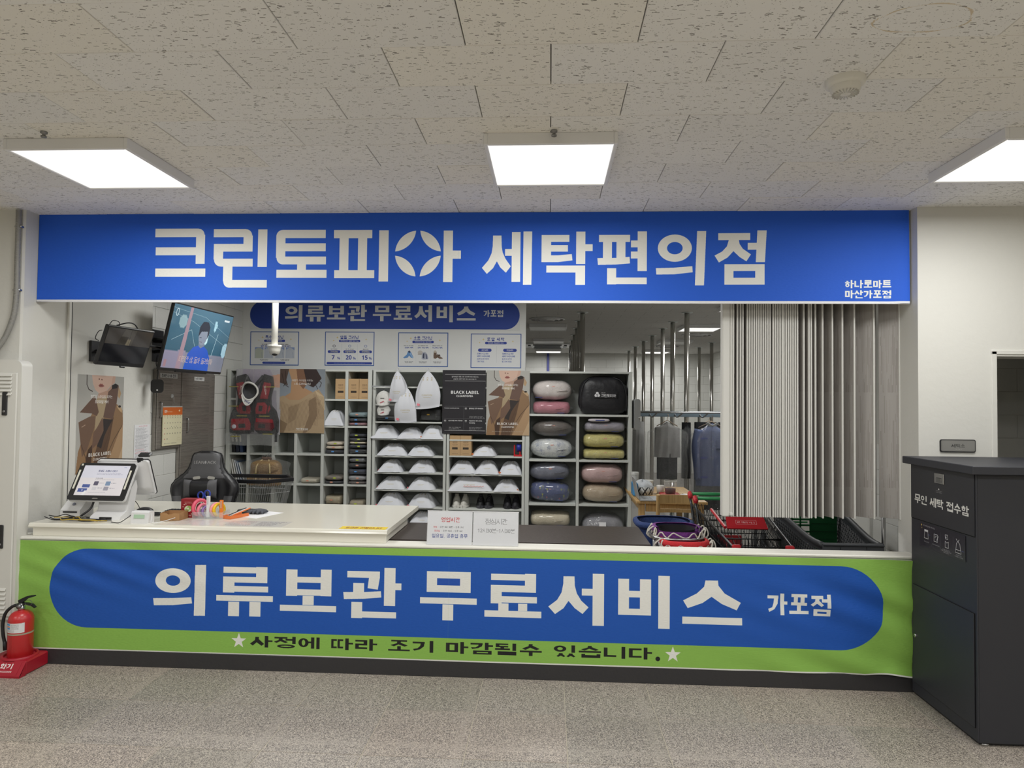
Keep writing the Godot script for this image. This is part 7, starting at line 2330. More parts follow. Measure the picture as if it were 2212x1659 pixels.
	for q in [
		["black and pink bagged garment at the bottom of the second cubby, last column", -2.168, 1.419, 0.225, 0.042, sc(150, 110, 116)],
		["dark grey bagged garment in the middle of the second cubby, last column", -2.168, 1.461, 0.225, 0.05, sc(52, 54, 60)],
		["pale blue bagged garment on top in the second cubby, last column", -2.168, 1.511, 0.232, 0.066, sc(128, 148, 154)],
		["black garment at the bottom of the third cubby, last column", -2.165, 1.098, 0.228, 0.064, sc(26, 27, 34)],
		["navy garment second from below in the third cubby, last column", -2.165, 1.162, 0.22, 0.048, sc(36, 40, 56)],
		["cream folded garment in the middle of the dark stack, last column", -2.165, 1.21, 0.21, 0.033, sc(196, 186, 164)],
		["charcoal garment second from the top of the dark stack, last column", -2.165, 1.243, 0.215, 0.045, sc(44, 46, 54)],
		["navy garment on top of the dark stack in the third cubby, last column", -2.165, 1.288, 0.21, 0.045, sc(34, 38, 54)],
		["brown grey garment at the bottom of the fourth cubby, last column", -2.165, 0.758, 0.228, 0.036, sc(92, 84, 82)],
		["pale grey patterned garment in the fourth cubby, last column", -2.165, 0.794, 0.226, 0.064, sc(150, 150, 152)],
		["large navy garment in the middle of the fourth cubby, last column", -2.165, 0.858, 0.226, 0.08, sc(38, 44, 62)],
		["black garment near the top of the fourth cubby, last column", -2.165, 0.938, 0.226, 0.062, sc(30, 32, 38)],
		["grey garment on top in the fourth cubby, last column", -2.165, 1.0, 0.215, 0.062, sc(110, 112, 116)],
		["olive grey garment at the bottom of the fifth cubby, last column", -2.165, 0.44, 0.2, 0.05, sc(92, 84, 66)],
		["beige patterned garment on top in the fifth cubby, last column", -2.165, 0.49, 0.19, 0.09, sc(160, 150, 128)],
		["navy garment under two cream ones in the third cubby, fifth column", -2.435, 1.098, 0.232, 0.05, sc(32, 34, 46)],
		["lower cream garment in the third cubby, fifth column", -2.43, 1.148, 0.222, 0.044, sc(214, 202, 184)],
		["upper cream garment in the third cubby, fifth column", -2.428, 1.192, 0.212, 0.046, sc(212, 200, 182)],
		["navy garment under the grey one in the fourth cubby, fifth column", -2.435, 0.758, 0.228, 0.038, sc(36, 38, 46)],
		["grey brown garment in the fourth cubby, fifth column", -2.435, 0.796, 0.226, 0.056, sc(128, 120, 110)],
		["dark blue patterned garment in the fifth cubby, fifth column", -2.435, 0.44, 0.22, 0.075, sc(58, 66, 84)],
		["beige bagged garment with a pink edge in the fifth cubby, fifth column", -2.435, 0.515, 0.21, 0.115, sc(170, 158, 132)],
		["cream folded cloth with small print in the fourth cubby, fourth column", -2.72, 0.758, 0.22, 0.06, sc(196, 190, 172)]]:
		folded(q[0], q[1] * 1.004, q[2], q[3], q[4], q[5], int(q[2] * 1000.0 + q[1] * 77.0), cg, [Color(0.35, 0.6, 0.85), Color(0.72, 0.78, 0.25), Color(0.85, 0.6, 0.5)][int(q[2] * 1000.0) % 3])
	bedding_rows()
	vest()
	gold_bag()
	# leaning magazines and dark files in the first column
	var mg := "magazines leaning in the first cubby column"
	for i in 5:
		var c: Color = [sc(196, 194, 184), sc(206, 204, 196), sc(180, 186, 194), sc(120, 140, 170), sc(200, 200, 198)][i]
		var o := thing("magazine", ["cream magazine leaning leftmost", "white magazine leaning second", "pale magazine leaning in the middle", "blue magazine leaning fourth", "white folder leaning rightmost"][i] + " in the first cubby column", "magazine", Vector3(-3.605 + i * 0.03, 0.768, ZS - 0.14), 0.0, mg)
		o.rotation.z = 0.18 + i * 0.03
		part("pages", bx(Vector3(0.01, 0.27 - i * 0.012, 0.2), 0.001, Vector3(0, 0.135 - i * 0.006, 0)), mat("paper bright", sc(234, 234, 236), 0.7), o)
		for s in [-1.0, 1.0]:
			part("cover", bx(Vector3(0.0012, 0.275 - i * 0.012, 0.204), 0.0, Vector3(s * 0.0058, 0.137 - i * 0.006, 0)), mat("cover %d" % i, c, 0.4), o)
	for i in 3:
		var o := thing("file_folder", ["black file", "navy file", "dark blue file"][i] + " standing under the bagged vest in the first cubby column", "file", Vector3(-3.62 + i * 0.045, 1.1, ZS - 0.15), 0.0, "files in the first cubby column")
		o.rotation.z = 0.1
		part("spine", bx(Vector3(0.036, 0.25, 0.2), 0.003, Vector3(0, 0.125, 0)), mat("file %d" % i, [sc(28, 28, 32), sc(34, 40, 60), sc(44, 62, 96)][i], 0.5), o)
		part("label", bx(Vector3(0.02, 0.08, 0.001), 0.0, Vector3(0, 0.16, 0.1008)), mat("paper cream"), o)
	# wire trolley with a black rim in front of the cubbies
	var t := thing("wire_trolley", "wire basket trolley with black rim behind the desk chair", "trolley", Vector3(-2.86, 0, -6.36))
	var rim := []
	for q in [[-0.38, 0.26], [0.28, 0.26], [0.44, 0.03], [0.3, -0.2], [-0.38, -0.2]]:
		rim.append(Vector3(q[0], 0.955, q[1]))
	var rb := Bld.new()
	for i in 5:
		var a: Vector3 = rim[i]
		var b: Vector3 = rim[(i + 1) % 5]
		rb.at((a + b) / 2, Vector3(0, atan2(-(b - a).z, (b - a).x), 0)).box(Vector3.ZERO, Vector3((b - a).length() + 0.02, 0.035, 0.022), 0.004)
	part("rim", rb, mat("black satin"), t)
	var wm := mat("wire", sc(170, 172, 172), 0.35, 0.7)
	var wr := Bld.new()
	for i in 5:
		var a: Vector3 = rim[i]
		var b: Vector3 = rim[(i + 1) % 5]
		var n := int((b - a).length() / 0.022)
		for k in n:
			var p := a.lerp(b, float(k) / n)
			wr.rod(p + Vector3(0, -0.015, 0), Vector3(p.x * 0.8 - 0.02, 0.56, p.z * 0.8), 0.0014, 4)
		for y in [0.84, 0.7, 0.56]:
			var f := lerpf(1.0, 0.8, (0.955 - y) / 0.395)
			wr.rod(Vector3(a.x * f, y, a.z * f), Vector3(b.x * f, y, b.z * f), 0.0024, 4)
	part("wire_mesh", wr, wm, t).set_meta("kind", "stuff")
	for q in [[-0.28, 0.17], [0.24, 0.17], [-0.28, -0.14], [0.24, -0.14]]:
		part("leg", Bld.new().rod(Vector3(q[0], 0.06, q[1]), Vector3(q[0], 0.57, q[1]), 0.012, 8), mat("steel"), t)
		part("wheel", Bld.new().rod(Vector3(q[0] - 0.012, 0.035, q[1]), Vector3(q[0] + 0.012, 0.035, q[1]), 0.035, 14), mat("black rubber"), t)


func cap(label: String, at: Vector3, w: float, h: float, m: Material, grp: String, tilted: bool) -> void:
	var o := thing("cap", label, "cap", at, 0.0, grp)
	var R := w * 0.5
	part("crown", Bld.new().smooth(true).grid(func(u: float, v: float):
		var a: float = TAU * u
		var e: float = PI / 2 * v
		return Vector3(sin(a) * cos(e) * R, h * 0.38 + sin(e) * h * 0.62, cos(a) * cos(e) * R * 0.8), 30, 10), m, o)
	part("brim", Bld.new().smooth(true).grid(func(u: float, v: float):
		var a: float = lerpf(-1.25, 1.25, u)
		var k: float = v
		return Vector3(sin(a) * R * (0.98 - 0.12 * k), h * 0.38 - k * h * 0.4 * (0.6 + 0.4 * cos(a)) , cos(a) * R * (0.8 + 0.25 * k)), 20, 8), m, o)
	part("button", Bld.new().smooth(true).at(Vector3(0, h, 0)).lathe([Vector2(0.008, -0.003), Vector2(0.006, 0.003), Vector2(0, 0.004)], 12), m, o)
	part("badge", Bld.new().box(Vector3(0.0, h * 0.48, R * 0.8), Vector3(w * 0.24, 0.01, 0.004), 0.0015), mat("badge dark", sc(70, 66, 62), 0.6), o)
	part("ribbon", Bld.new().at(Vector3(0, h * 0.22, R * 0.98), Vector3(0.5, 0, 0.5)).box(Vector3.ZERO, Vector3(w * 0.3, 0.014, 0.002)), mat("tag pink"), o)


func bedding_rows() -> void:
	var fab := func(c: Color, key: String, draw = null) -> StandardMaterial3D:
		var m := mat("bedding " + key, c, 0.75)
		if draw != null:
			var cv := Cv.new(200, 200, 256, c)
			draw.call(cv)
			m.albedo_color = Color.WHITE
			m.albedo_texture = cv.tex()
		tri(m, 4.2)
		m.clearcoat_enabled = true
		m.clearcoat = 0.8
		m.clearcoat_roughness = 0.12
		bumpy(m, noise_tex(0.06, [], 85, false, 256, true, 6.0), 0.5)
		return m
	var r := RandomNumberGenerator.new()
	r.seed = 31
	var quilt := func(cv: Cv, c: Color) -> void:
		for k in 7:
			var p := []
			var q := Vector2(r.randf() * 200, r.randf() * 200)
			for i in 7:
				p.append(q)
				q += Vector2(r.randf_range(-30, 34), r.randf_range(-22, 30))
			cv.path(p, 1.2, c)
	var cream: StandardMaterial3D = fab.call(sc(206, 198, 194), "cream quilt", func(cv): quilt.call(cv, sc(176, 166, 164)))
	var pinkd: StandardMaterial3D = fab.call(sc(176, 108, 122), "rose")
	var brown: StandardMaterial3D = fab.call(sc(84, 76, 70), "brown")
	var toile: StandardMaterial3D = fab.call(sc(214, 216, 214), "toile", func(cv):
		for k in 26:
			var x := r.randf_range(10, 190)
			var y := r.randf_range(10, 190)
			for i in 22:
				var c := Vector2(x + r.randfn(0, 9), y + r.randfn(0, 12))
				cv.path([c, c + Vector2(r.randf_range(-7, 7), r.randf_range(-7, 7))], r.randf_range(0.8, 2.4), [sc(92, 104, 140), sc(130, 140, 170), sc(70, 80, 118)][i % 3]))
	var lil: StandardMaterial3D = fab.call(sc(150, 146, 156), "lilac grey", func(cv): quilt.call(cv, sc(136, 132, 144)))
	var yel: StandardMaterial3D = fab.call(sc(204, 194, 120), "yellow sprigs", func(cv):
		for k in 150:
			var c := Vector2(r.randf() * 196, r.randf() * 196)
			cv.path([c, c + Vector2(r.randf_range(-4, 4), r.randf_range(-4, 4))], 2.2, [sc(90, 84, 60), sc(130, 90, 70), sc(96, 100, 74)][k % 3]))
	var slate: StandardMaterial3D = fab.call(sc(110, 114, 130), "slate", func(cv): quilt.call(cv, sc(96, 100, 118)))
	var party: StandardMaterial3D = fab.call(sc(66, 78, 122), "blue triangles", func(cv):
		for k in 10:
			var x := r.randf_range(10, 180)
			var y := r.randf_range(10, 180)
			cv.poly([x, y, x + 20, y + 2, x + 11, y + 22], [sc(196, 196, 206), sc(168, 172, 60), sc(196, 100, 110), sc(196, 196, 206)][k % 4])
		for k in 60:
			cv.oval(r.randf() * 196, r.randf() * 196, 1.2, 1.2, sc(44, 52, 90)))
	var blush: StandardMaterial3D = fab.call(sc(206, 174, 172), "blush quilt", func(cv): quilt.call(cv, sc(174, 140, 142)))
	var tan: StandardMaterial3D = fab.call(sc(184, 166, 140), "tan quilt", func(cv): quilt.call(cv, sc(150, 132, 108)))
	var ivory: StandardMaterial3D = fab.call(sc(198, 188, 164), "ivory")
	var gry: StandardMaterial3D = fab.call(sc(146, 146, 152), "grey weave", func(cv): quilt.call(cv, sc(120, 120, 128)))
	for q in [
		["bagged pink bedding at the bottom of the top left cell", 0.02, 1.568, 0.475, 0.160, pinkd, 5.0, 0.0],
		["bagged cream quilt on top of the pink one in the top left cell", 0.027, 1.73, 0.50, 0.238, cream, 2.6, 0.0],
		["bagged white bedding with blue landscape print in the second left cell", 0.02, 1.075, 0.53, 0.238, toile, 2.5, 0.0],
		["bagged dark brown bedding above the blue printed one", 0.035, 1.318, 0.515, 0.2, brown, 2.3, 0.0],
		["folded yellow flowered bedding at the bottom of the second right cell", 0.611, 1.075, 0.52, 0.122, yel, 6.0, 0.0],
		["puffy yellow flowered bedding lying on the folded yellow one", 0.608, 1.2, 0.515, 0.172, yel, 4.0, 0.0],
		["bagged lilac grey bedding on top in the second right cell", 0.617, 1.372, 0.505, 0.135, lil, 5.0, 0.0],
		["bagged blue bedding with coloured triangles in the third left cell", 0.003, 0.59, 0.5, 0.235, party, 3.6, -0.06],
		["bagged slate blue bedding on top in the third left cell", 0.009, 0.828, 0.515, 0.212, slate, 2.8, 0.03],
		["bagged tan quilt at the bottom of the third right cell", 0.599, 0.588, 0.52, 0.213, tan, 3.0, -0.04],
		["bagged blush pink quilt on top in the third right cell", 0.591, 0.802, 0.525, 0.226, blush, 3.4, 0.0],
		["bagged dark bedding at the bottom of the lowest left cell", 0.016, 0.112, 0.48, 0.2, slate, 3.6, 0.0],
		["bagged ivory folded bedding on top in the lowest left cell", 0.016, 0.315, 0.50, 0.165, ivory, 5.5, 0.0],
		["bagged grey bedding with a white card in the lowest right cell", 0.604, 0.112, 0.54, 0.36, gry, 3.0, 0.0]]:
		bedding(q[0], q[1], q[2], q[3], q[4], q[5], q[6], int(q[2] * 1000.0) + int(q[1] * 50.0), q[7])
	var cd := thing("white_card", "blank white card lying against the grey bagged bedding", "card", Vector3(0.595, 0.33, ZS + 0.005))
	cd.rotation.x = -0.2
	part("sheet", bx(Vector3(0.075, 0.12, 0.001)), mat("paper bright", sc(234, 234, 236), 0.7), cd)
	part("fold", bx(Vector3(0.075, 0.002, 0.003), 0.0, Vector3(0, 0.06, -0.001)), mat("paper bright"), cd)
	var pc := thing("bagged_pouch", "small pale bagged pouch lying on the lilac grey bedding", "pouch", Vector3(0.55, 1.495, ZS - 0.06))
	part("body", Bld.new().smooth(true).grid(func(u: float, v: float):
		var a: float = TAU * u
		var e: float = PI * (v - 0.5)
		return Vector3(se(cos(e) * sin(a), 0.5) * 0.12, 0.02 - se(sin(e), 0.7) * 0.018, se(cos(e) * cos(a), 0.5) * 0.06), 28, 10), mat("pouch pale", sc(196, 190, 196), 0.7), pc)
	part("print", bx(Vector3(0.1, 0.012, 0.002), 0.0, Vector3(0.01, 0.02, 0.0605)), mats["bag print"], pc)
	# big black comforter bag, its white mark upside down
	var bb := thing("comforter_bag", "large black cloth bag with a white three-lobed logo in the top right cell", "bag", Vector3(0.598, 1.567, ZS - 0.185))
	var cl := bumpy(tri(mat("black nylon", sc(30, 30, 34), 0.5), 3.0), noise_tex(0.012, [], 86, false, 512, true, 5.0), 0.5)
	part("body", Bld.new().smooth(true).grid(func(u: float, v: float):
		var a: float = TAU * u
		var e: float = PI * (v - 0.5)
		var d := Vector3(cos(e) * sin(a), -sin(e), cos(e) * cos(a))
		var y := 0.22 + se(d.y, 0.55) * 0.222
		var k := 1.0 - 0.26 * smoothstep(0.3, 0.46, y) * absf(d.x)
		return Vector3(se(d.x, 0.5) * 0.272 * k + 0.006 * sin(d.y * 9.0), y, se(d.z, 0.5) * 0.18 * (1.0 + 0.03 * sin(d.x * 11.0 + d.y * 7.0))), 48, 28), cl, bb)
	var lg := Cv.new(210, 60, 384, sc(30, 30, 34))
	var w := sc(214, 214, 216)
	lg.han("크린토피아", 66, 26, 25, 28, w, 0.16, 0.06)
	lg.han("세탁 전문", 66, 12, 8, 8, w, 0.13, 0.08)
	for i in 3:
		var a := -PI / 2 + TAU * i / 3
		lg.oval(31 + 13 * cos(a), 33 + 13 * sin(a), 13, 13, w)
	lg.oval(31, 33, 8, 8, sc(30, 30, 34)); lg.oval(31, 33, 4, 4, w)
	part("logo", Bld.new().smooth(true).grid(func(u: float, v: float): return Vector3(0.02 + (u - 0.5) * 0.26, 0.235 + (0.5 - v) * 0.074, 0.1935 - 0.03 * pow(u - 0.5, 2.0)), 8, 2), pmat("bag logo", lg.tex(), 0.5), bb)
	for sgx in [-1.0, 1.0]:
		part("seam", Bld.new().smooth(true).tube(curve([Vector3(sgx * 0.25, 0.05, 0.15), Vector3(sgx * 0.255, 0.22, 0.155), Vector3(sgx * 0.2, 0.38, 0.15), Vector3(sgx * 0.1, 0.43, 0.12)], 16), 0.005, 6), cl, bb)


func vest() -> void:
	var bk := bumpy(tri(mat("vest black", sc(30, 30, 33), 0.6), 6.0), noise_tex(0.05, [], 87, false, 256, true, 6.0), 0.7)
	var rd := bumpy(tri(mat("vest red", sc(150, 30, 42), 0.6), 6.0), noise_tex(0.05, [], 87, false, 256, true, 6.0), 0.6)
	var o := thing("fishing_vest", "black and red life vest with white lettering hung on the cubbyhole shelves", "vest", Vector3(-3.345, 1.305, ZS + 0.05))
	for sg in [-1.0, 1.0]:
		var P := func(a: Array) -> PackedVector2Array:
			var p := PackedVector2Array()
			for i in range(0, a.size(), 2):
				p.append(Vector2(a[i] * sg, a[i + 1]))
			return p
		var puff := func(a: Array, name: String, z0: float, z1: float, m: Material) -> MeshInstance3D:
			# padded panel: prism with a raised, inset front
			var p: PackedVector2Array = P.call(a)
			var c := Vector2.ZERO
			for q in p:
				c += q
			c /= p.size()
			var ins := PackedVector2Array()
			for q in p:
				ins.append(q + (c - q).normalized() * 0.012)
			var b := Bld.new().prism(p, z0, z1 - 0.008).prism(ins, z1 - 0.0085, z1)
			return part(name, b, m, o)
		puff.call([0.012, 0.06, 0.06, 0.015, 0.2, 0.01, 0.275, 0.03, 0.28, 0.16, 0.25, 0.27, 0.19, 0.34, 0.185, 0.43, 0.215, 0.56, 0.2, 0.665, 0.11, 0.69, 0.085, 0.6, 0.03, 0.44, 0.008, 0.4], "body", -0.03, 0.025, bk)
		var s: MeshInstance3D = puff.call([0.075, 0.41, 0.165, 0.41, 0.185, 0.5, 0.2, 0.585, 0.12, 0.6, 0.105, 0.53], "shoulder_panel", 0.024, 0.04, rd)
		var cv := Cv.new(60, 130, 128, sc(150, 30, 42))
		cv.latin("H", 30, 40, 34, sc(214, 208, 204), 1, true); cv.latin("D", 30, 80, 34, sc(214, 208, 204), 1, true); cv.latin("F", 30, 120, 34, sc(214, 208, 204), 1, true)
		var b := Bld.new().at(Vector3(sg * 0.142, 0.505, 0.0408), Vector3(0, 0, sg * 0.18))
		b.grid(func(u: float, v: float): return Vector3((u - 0.5) * 0.05, (0.5 - v) * 0.12, 0), 1, 1)
		part("lettering", b, pmat("vest print %d" % int(sg), cv.tex(), 0.6), s)
		var c: MeshInstance3D = puff.call([0.035, 0.24, 0.15, 0.24, 0.165, 0.33, 0.13, 0.37, 0.05, 0.365, 0.03, 0.3], "chest_pocket", 0.024, 0.048, rd)
		part("pocket_mesh", Bld.new().prism(P.call([0.07, 0.27, 0.11, 0.27, 0.118, 0.33, 0.075, 0.335]), 0.047, 0.052), bk, c)
		puff.call([0.17, 0.245, 0.2, 0.3, 0.185, 0.34, 0.165, 0.28], "side_strap", 0.024, 0.036, rd)
		var l: MeshInstance3D = puff.call([0.03, 0.055, 0.22, 0.05, 0.25, 0.09, 0.235, 0.17, 0.05, 0.185, 0.025, 0.12], "lower_pocket", 0.024, 0.055, rd if sg < 0 else mat("vest maroon", sc(96, 24, 34), 0.6))
		part("pocket_flap", Bld.new().prism(P.call([0.045, 0.15, 0.24, 0.14, 0.236, 0.18, 0.048, 0.192]), 0.054, 0.06), rd, l)
		part("pocket_mesh", Bld.new().prism(P.call([0.07, 0.085, 0.15, 0.08, 0.155, 0.125, 0.08, 0.13]), 0.054, 0.058), bk, l)
		part("yellow_strip", bx(Vector3(0.12, 0.008, 0.003), 0.0, Vector3(sg * 0.13, 0.215, 0.028)), mat("vest yellow", sc(170, 160, 60), 0.6), o)
	part("zip", bx(Vector3(0.014, 0.4, 0.012), 0.003, Vector3(0, 0.23, 0.02)), mat("black rubber"), o)
	part("emblem", Bld.new().smooth(true).at(Vector3(-0.205, 0.095, 0.056), Vector3(PI / 2, 0, 0)).lathe([Vector2(0.024, 0.0), Vector2(0.023, 0.003), Vector2(0.014, 0.0035), Vector2(0.0, 0.004)], 24), mat("emblem white", sc(196, 196, 206), 0.5), o)
	part("strap", bx(Vector3(0.03, 0.15, 0.006), 0.001, Vector3(0.265, 0.0, 0.02)), bk, o)
	part("collar", Bld.new().smooth(true).tube(curve([Vector3(-0.1, 0.67, 0.0), Vector3(-0.05, 0.6, 0.02), Vector3(0, 0.56, 0.0), Vector3(0.05, 0.6, 0.02), Vector3(0.1, 0.67, 0.0)], 18), 0.02, 8), bk, o)
	# the clear garment cover over it
	var g := thing("garment_cover", "clear printed plastic cover over the red and black vest", "plastic cover", Vector3(-3.36, 1.19, ZS + 0.05))
	part("film", Bld.new().smooth(true).grid(func(u: float, v: float):
		var s: float = 2.0 * u - 1.0
		var w := 0.315 * (0.55 + 0.45 * smoothstep(0.0, 0.22, v)) * (1.0 + 0.015 * sin(v * 14.0))
		return Vector3(s * w, 0.87 * (1.0 - v), 0.068 * (1.0 - pow(absf(s), 6.0)) + 0.008 * sin(s * 9.0 + v * 4.0) + 0.005 * sin(s * 23.0 - v * 9.0)), 30, 30), film_mat(), g)
	var fr := mat("film frosted", Color(0.75, 0.76, 0.76, 0.32), 0.2)
	fr.transparency = BaseMaterial3D.TRANSPARENCY_ALPHA
	part("hem", Bld.new().smooth(true).grid(func(u: float, v: float): return Vector3((u - 0.5) * 0.62, 0.13 * (1.0 - v) + 0.006 * sin(u * 12.0), 0.02 + 0.012 * sin(u * 17.0 + v * 3.0)), 26, 4), fr, g)
	for q in [[-0.2, 0.66], [-0.2, 0.44], [0.22, 0.66], [-0.17, 0.1], [0.2, 0.13]]:
		part("yellow_print", bx(Vector3(0.11, 0.01, 0.001), 0.0, Vector3(q[0], q[1], 0.06)), mat("print yellow", sc(160, 150, 60), 0.6), g)
	# white cap hung by a plastic loop in front
	var w := mat("cap white")
	var c := thing("cap", "white cap seen from inside hanging in a clear loop before the vest", "cap", Vector3(-3.36, 1.80, ZS + 0.155))
	c.rotation = Vector3(0.1, 0, -0.06)
	var rim := func(a: float) -> Vector3:
		return Vector3(sin(a) * 0.088, cos(a) * 0.098, 0.02 * cos(a * 2.0))
	part("crown", Bld.new().smooth(true).grid(func(u: float, v: float):
		var p: Vector3 = rim.call(TAU * u)
		var k := cos(v * PI / 2 * 0.999)
		return Vector3(p.x * k, p.y * k, p.z * k - 0.09 * sin(v * PI / 2)), 32, 10), w, c)
	var band := []
	for i in 32:
		band.append(rim.call(TAU * i / 32))
	part("sweatband", Bld.new().smooth(true).tube(band, 0.011, 8, true), w, c)
	part("lining", Bld.new().smooth(true).grid(func(u: float, v: float):
		var p: Vector3 = rim.call(TAU * u) * 0.86
		var k := cos(v * PI / 2 * 0.999)
		return Vector3(p.x * k, p.y * k, -0.004 - 0.07 * sin(v * PI / 2)), 28, 8), mat("cap lining", sc(70, 70, 74), 0.8), c)
	part("brim", Bld.new().smooth(true).grid(func(u: float, v: float):
		var a: float = PI + lerpf(-1.2, 1.2, u)
		var p: Vector3 = rim.call(a)
		var k := 1.0 + 0.62 * v * (0.45 + 0.55 * cos((u - 0.5) * PI))
		return Vector3(p.x * (1.0 + 0.03 * v), p.y * k, p.z + 0.03 * v), 22, 8), w, c)
	part("script", Bld.new().tube([Vector3(-0.035, -0.112, 0.036), Vector3(-0.02, -0.1, 0.034), Vector3(-0.008, -0.122, 0.038), Vector3(0.006, -0.112, 0.036), Vector3(0.012, -0.135, 0.04), Vector3(0.03, -0.12, 0.037)], 0.003, 5), mat("script blue", sc(50, 66, 140), 0.6), c)
	part("loop", Bld.new().smooth(true).tube(curve([Vector3(-0.05, 0.09, 0.01), Vector3(-0.03, 0.18, -0.03), Vector3(0, 0.245, -0.07), Vector3(0.03, 0.18, -0.03), Vector3(0.05, 0.09, 0.01)], 18), 0.006, 6), film_mat(), c)


func gold_bag() -> void:
	var m := bumpy(tri(mat("tan bag", sc(150, 122, 84), 0.5, 0.25), 5.0), noise_tex(0.04, [], 88, false, 256, true, 8.0), 0.8)
	var o := thing("tan_bag", "tan backpack with pockets and straps hanging in a clear bag on the cubbyhole shelves", "bag", Vector3(-3.165, 0.70, ZS + 0.11))
	var f := func(c: Vector3, s: Vector3, p: float) -> Bld:
		return Bld.new().smooth(true).grid(func(u: float, v: float):
			var a: float = TAU * u
			var e: float = PI * (v - 0.5)
			return c + Vector3(se(cos(e) * sin(a), p) * s.x, -se(sin(e), p) * s.y, se(cos(e) * cos(a), p) * s.z), 28, 14)
	part("body", f.call(Vector3(0, 0.185, 0), Vector3(0.175, 0.15, 0.07), 0.6), m, o)
	part("flap", f.call(Vector3(0.0, 0.255, 0.02), Vector3(0.165, 0.07, 0.07), 0.6), m, o)
	for x in [-0.13, 0.0, 0.13]:
		part("pocket", f.call(Vector3(x, 0.115, 0.05), Vector3(0.065, 0.065, 0.045), 0.55), m, o)
	for x in [-0.07, 0.075]:
		part("strap", Bld.new().smooth(true).tube(curve([Vector3(x * 0.5, 0.335, 0.03), Vector3(x, 0.27, 0.095), Vector3(x * 1.1, 0.17, 0.1), Vector3(x * 1.1, 0.1, 0.1)], 14), 0.009, 6), mat("strap tan", sc(190, 170, 130), 0.5), o)
		part("buckle", bx(Vector3(0.026, 0.02, 0.008), 0.002, Vector3(x * 1.08, 0.185, 0.112)), mat("buckle brass", sc(150, 140, 90), 0.3, 0.8), o)
	part("handle", bx(Vector3(0.11, 0.035, 0.04), 0.01, Vector3(0.0, 0.345, 0.0)), mat("handle brown", sc(88, 60, 42), 0.6), o)
	var g := thing("plastic_bag", "clear plastic bag drawn round the tan backpack", "plastic bag", Vector3(-3.165, 0.70, ZS + 0.11))
	part("film", Bld.new().smooth(true).grid(func(u: float, v: float):
		var a: float = TAU * u
		var t: float = v
		var w := lerpf(0.07, 0.265, smoothstep(0.0, 0.16, t)) * lerpf(1.0, 0.6, smoothstep(0.55, 1.0, t))
		var d := lerpf(0.03, 0.115, smoothstep(0.0, 0.3, t)) * lerpf(1.0, 0.4, smoothstep(0.7, 1.0, t))
		return Vector3(sin(a) * w * (1.0 + 0.03 * sin(t * 17.0 + a * 3.0)) + 0.06 * smoothstep(0.6, 1.0, t), 0.365 - 0.40 * t, cos(a) * d * (1.0 + 0.06 * sin(a * 9.0 + t * 5.0))), 44, 24), film_mat(), g)
	part("gather", Bld.new().smooth(true).tube(curve([Vector3(-0.05, 0.37, 0), Vector3(0, 0.385, 0.0), Vector3(0.05, 0.37, 0)], 8), 0.012, 6), film_mat(), g)
	part("hook", Bld.new().smooth(true).tube(curve([Vector3(0, 0.36, 0), Vector3(0, 0.395, -0.05), Vector3(0, 0.385, -0.11)], 8), 0.003, 6), mat("steel"), g)


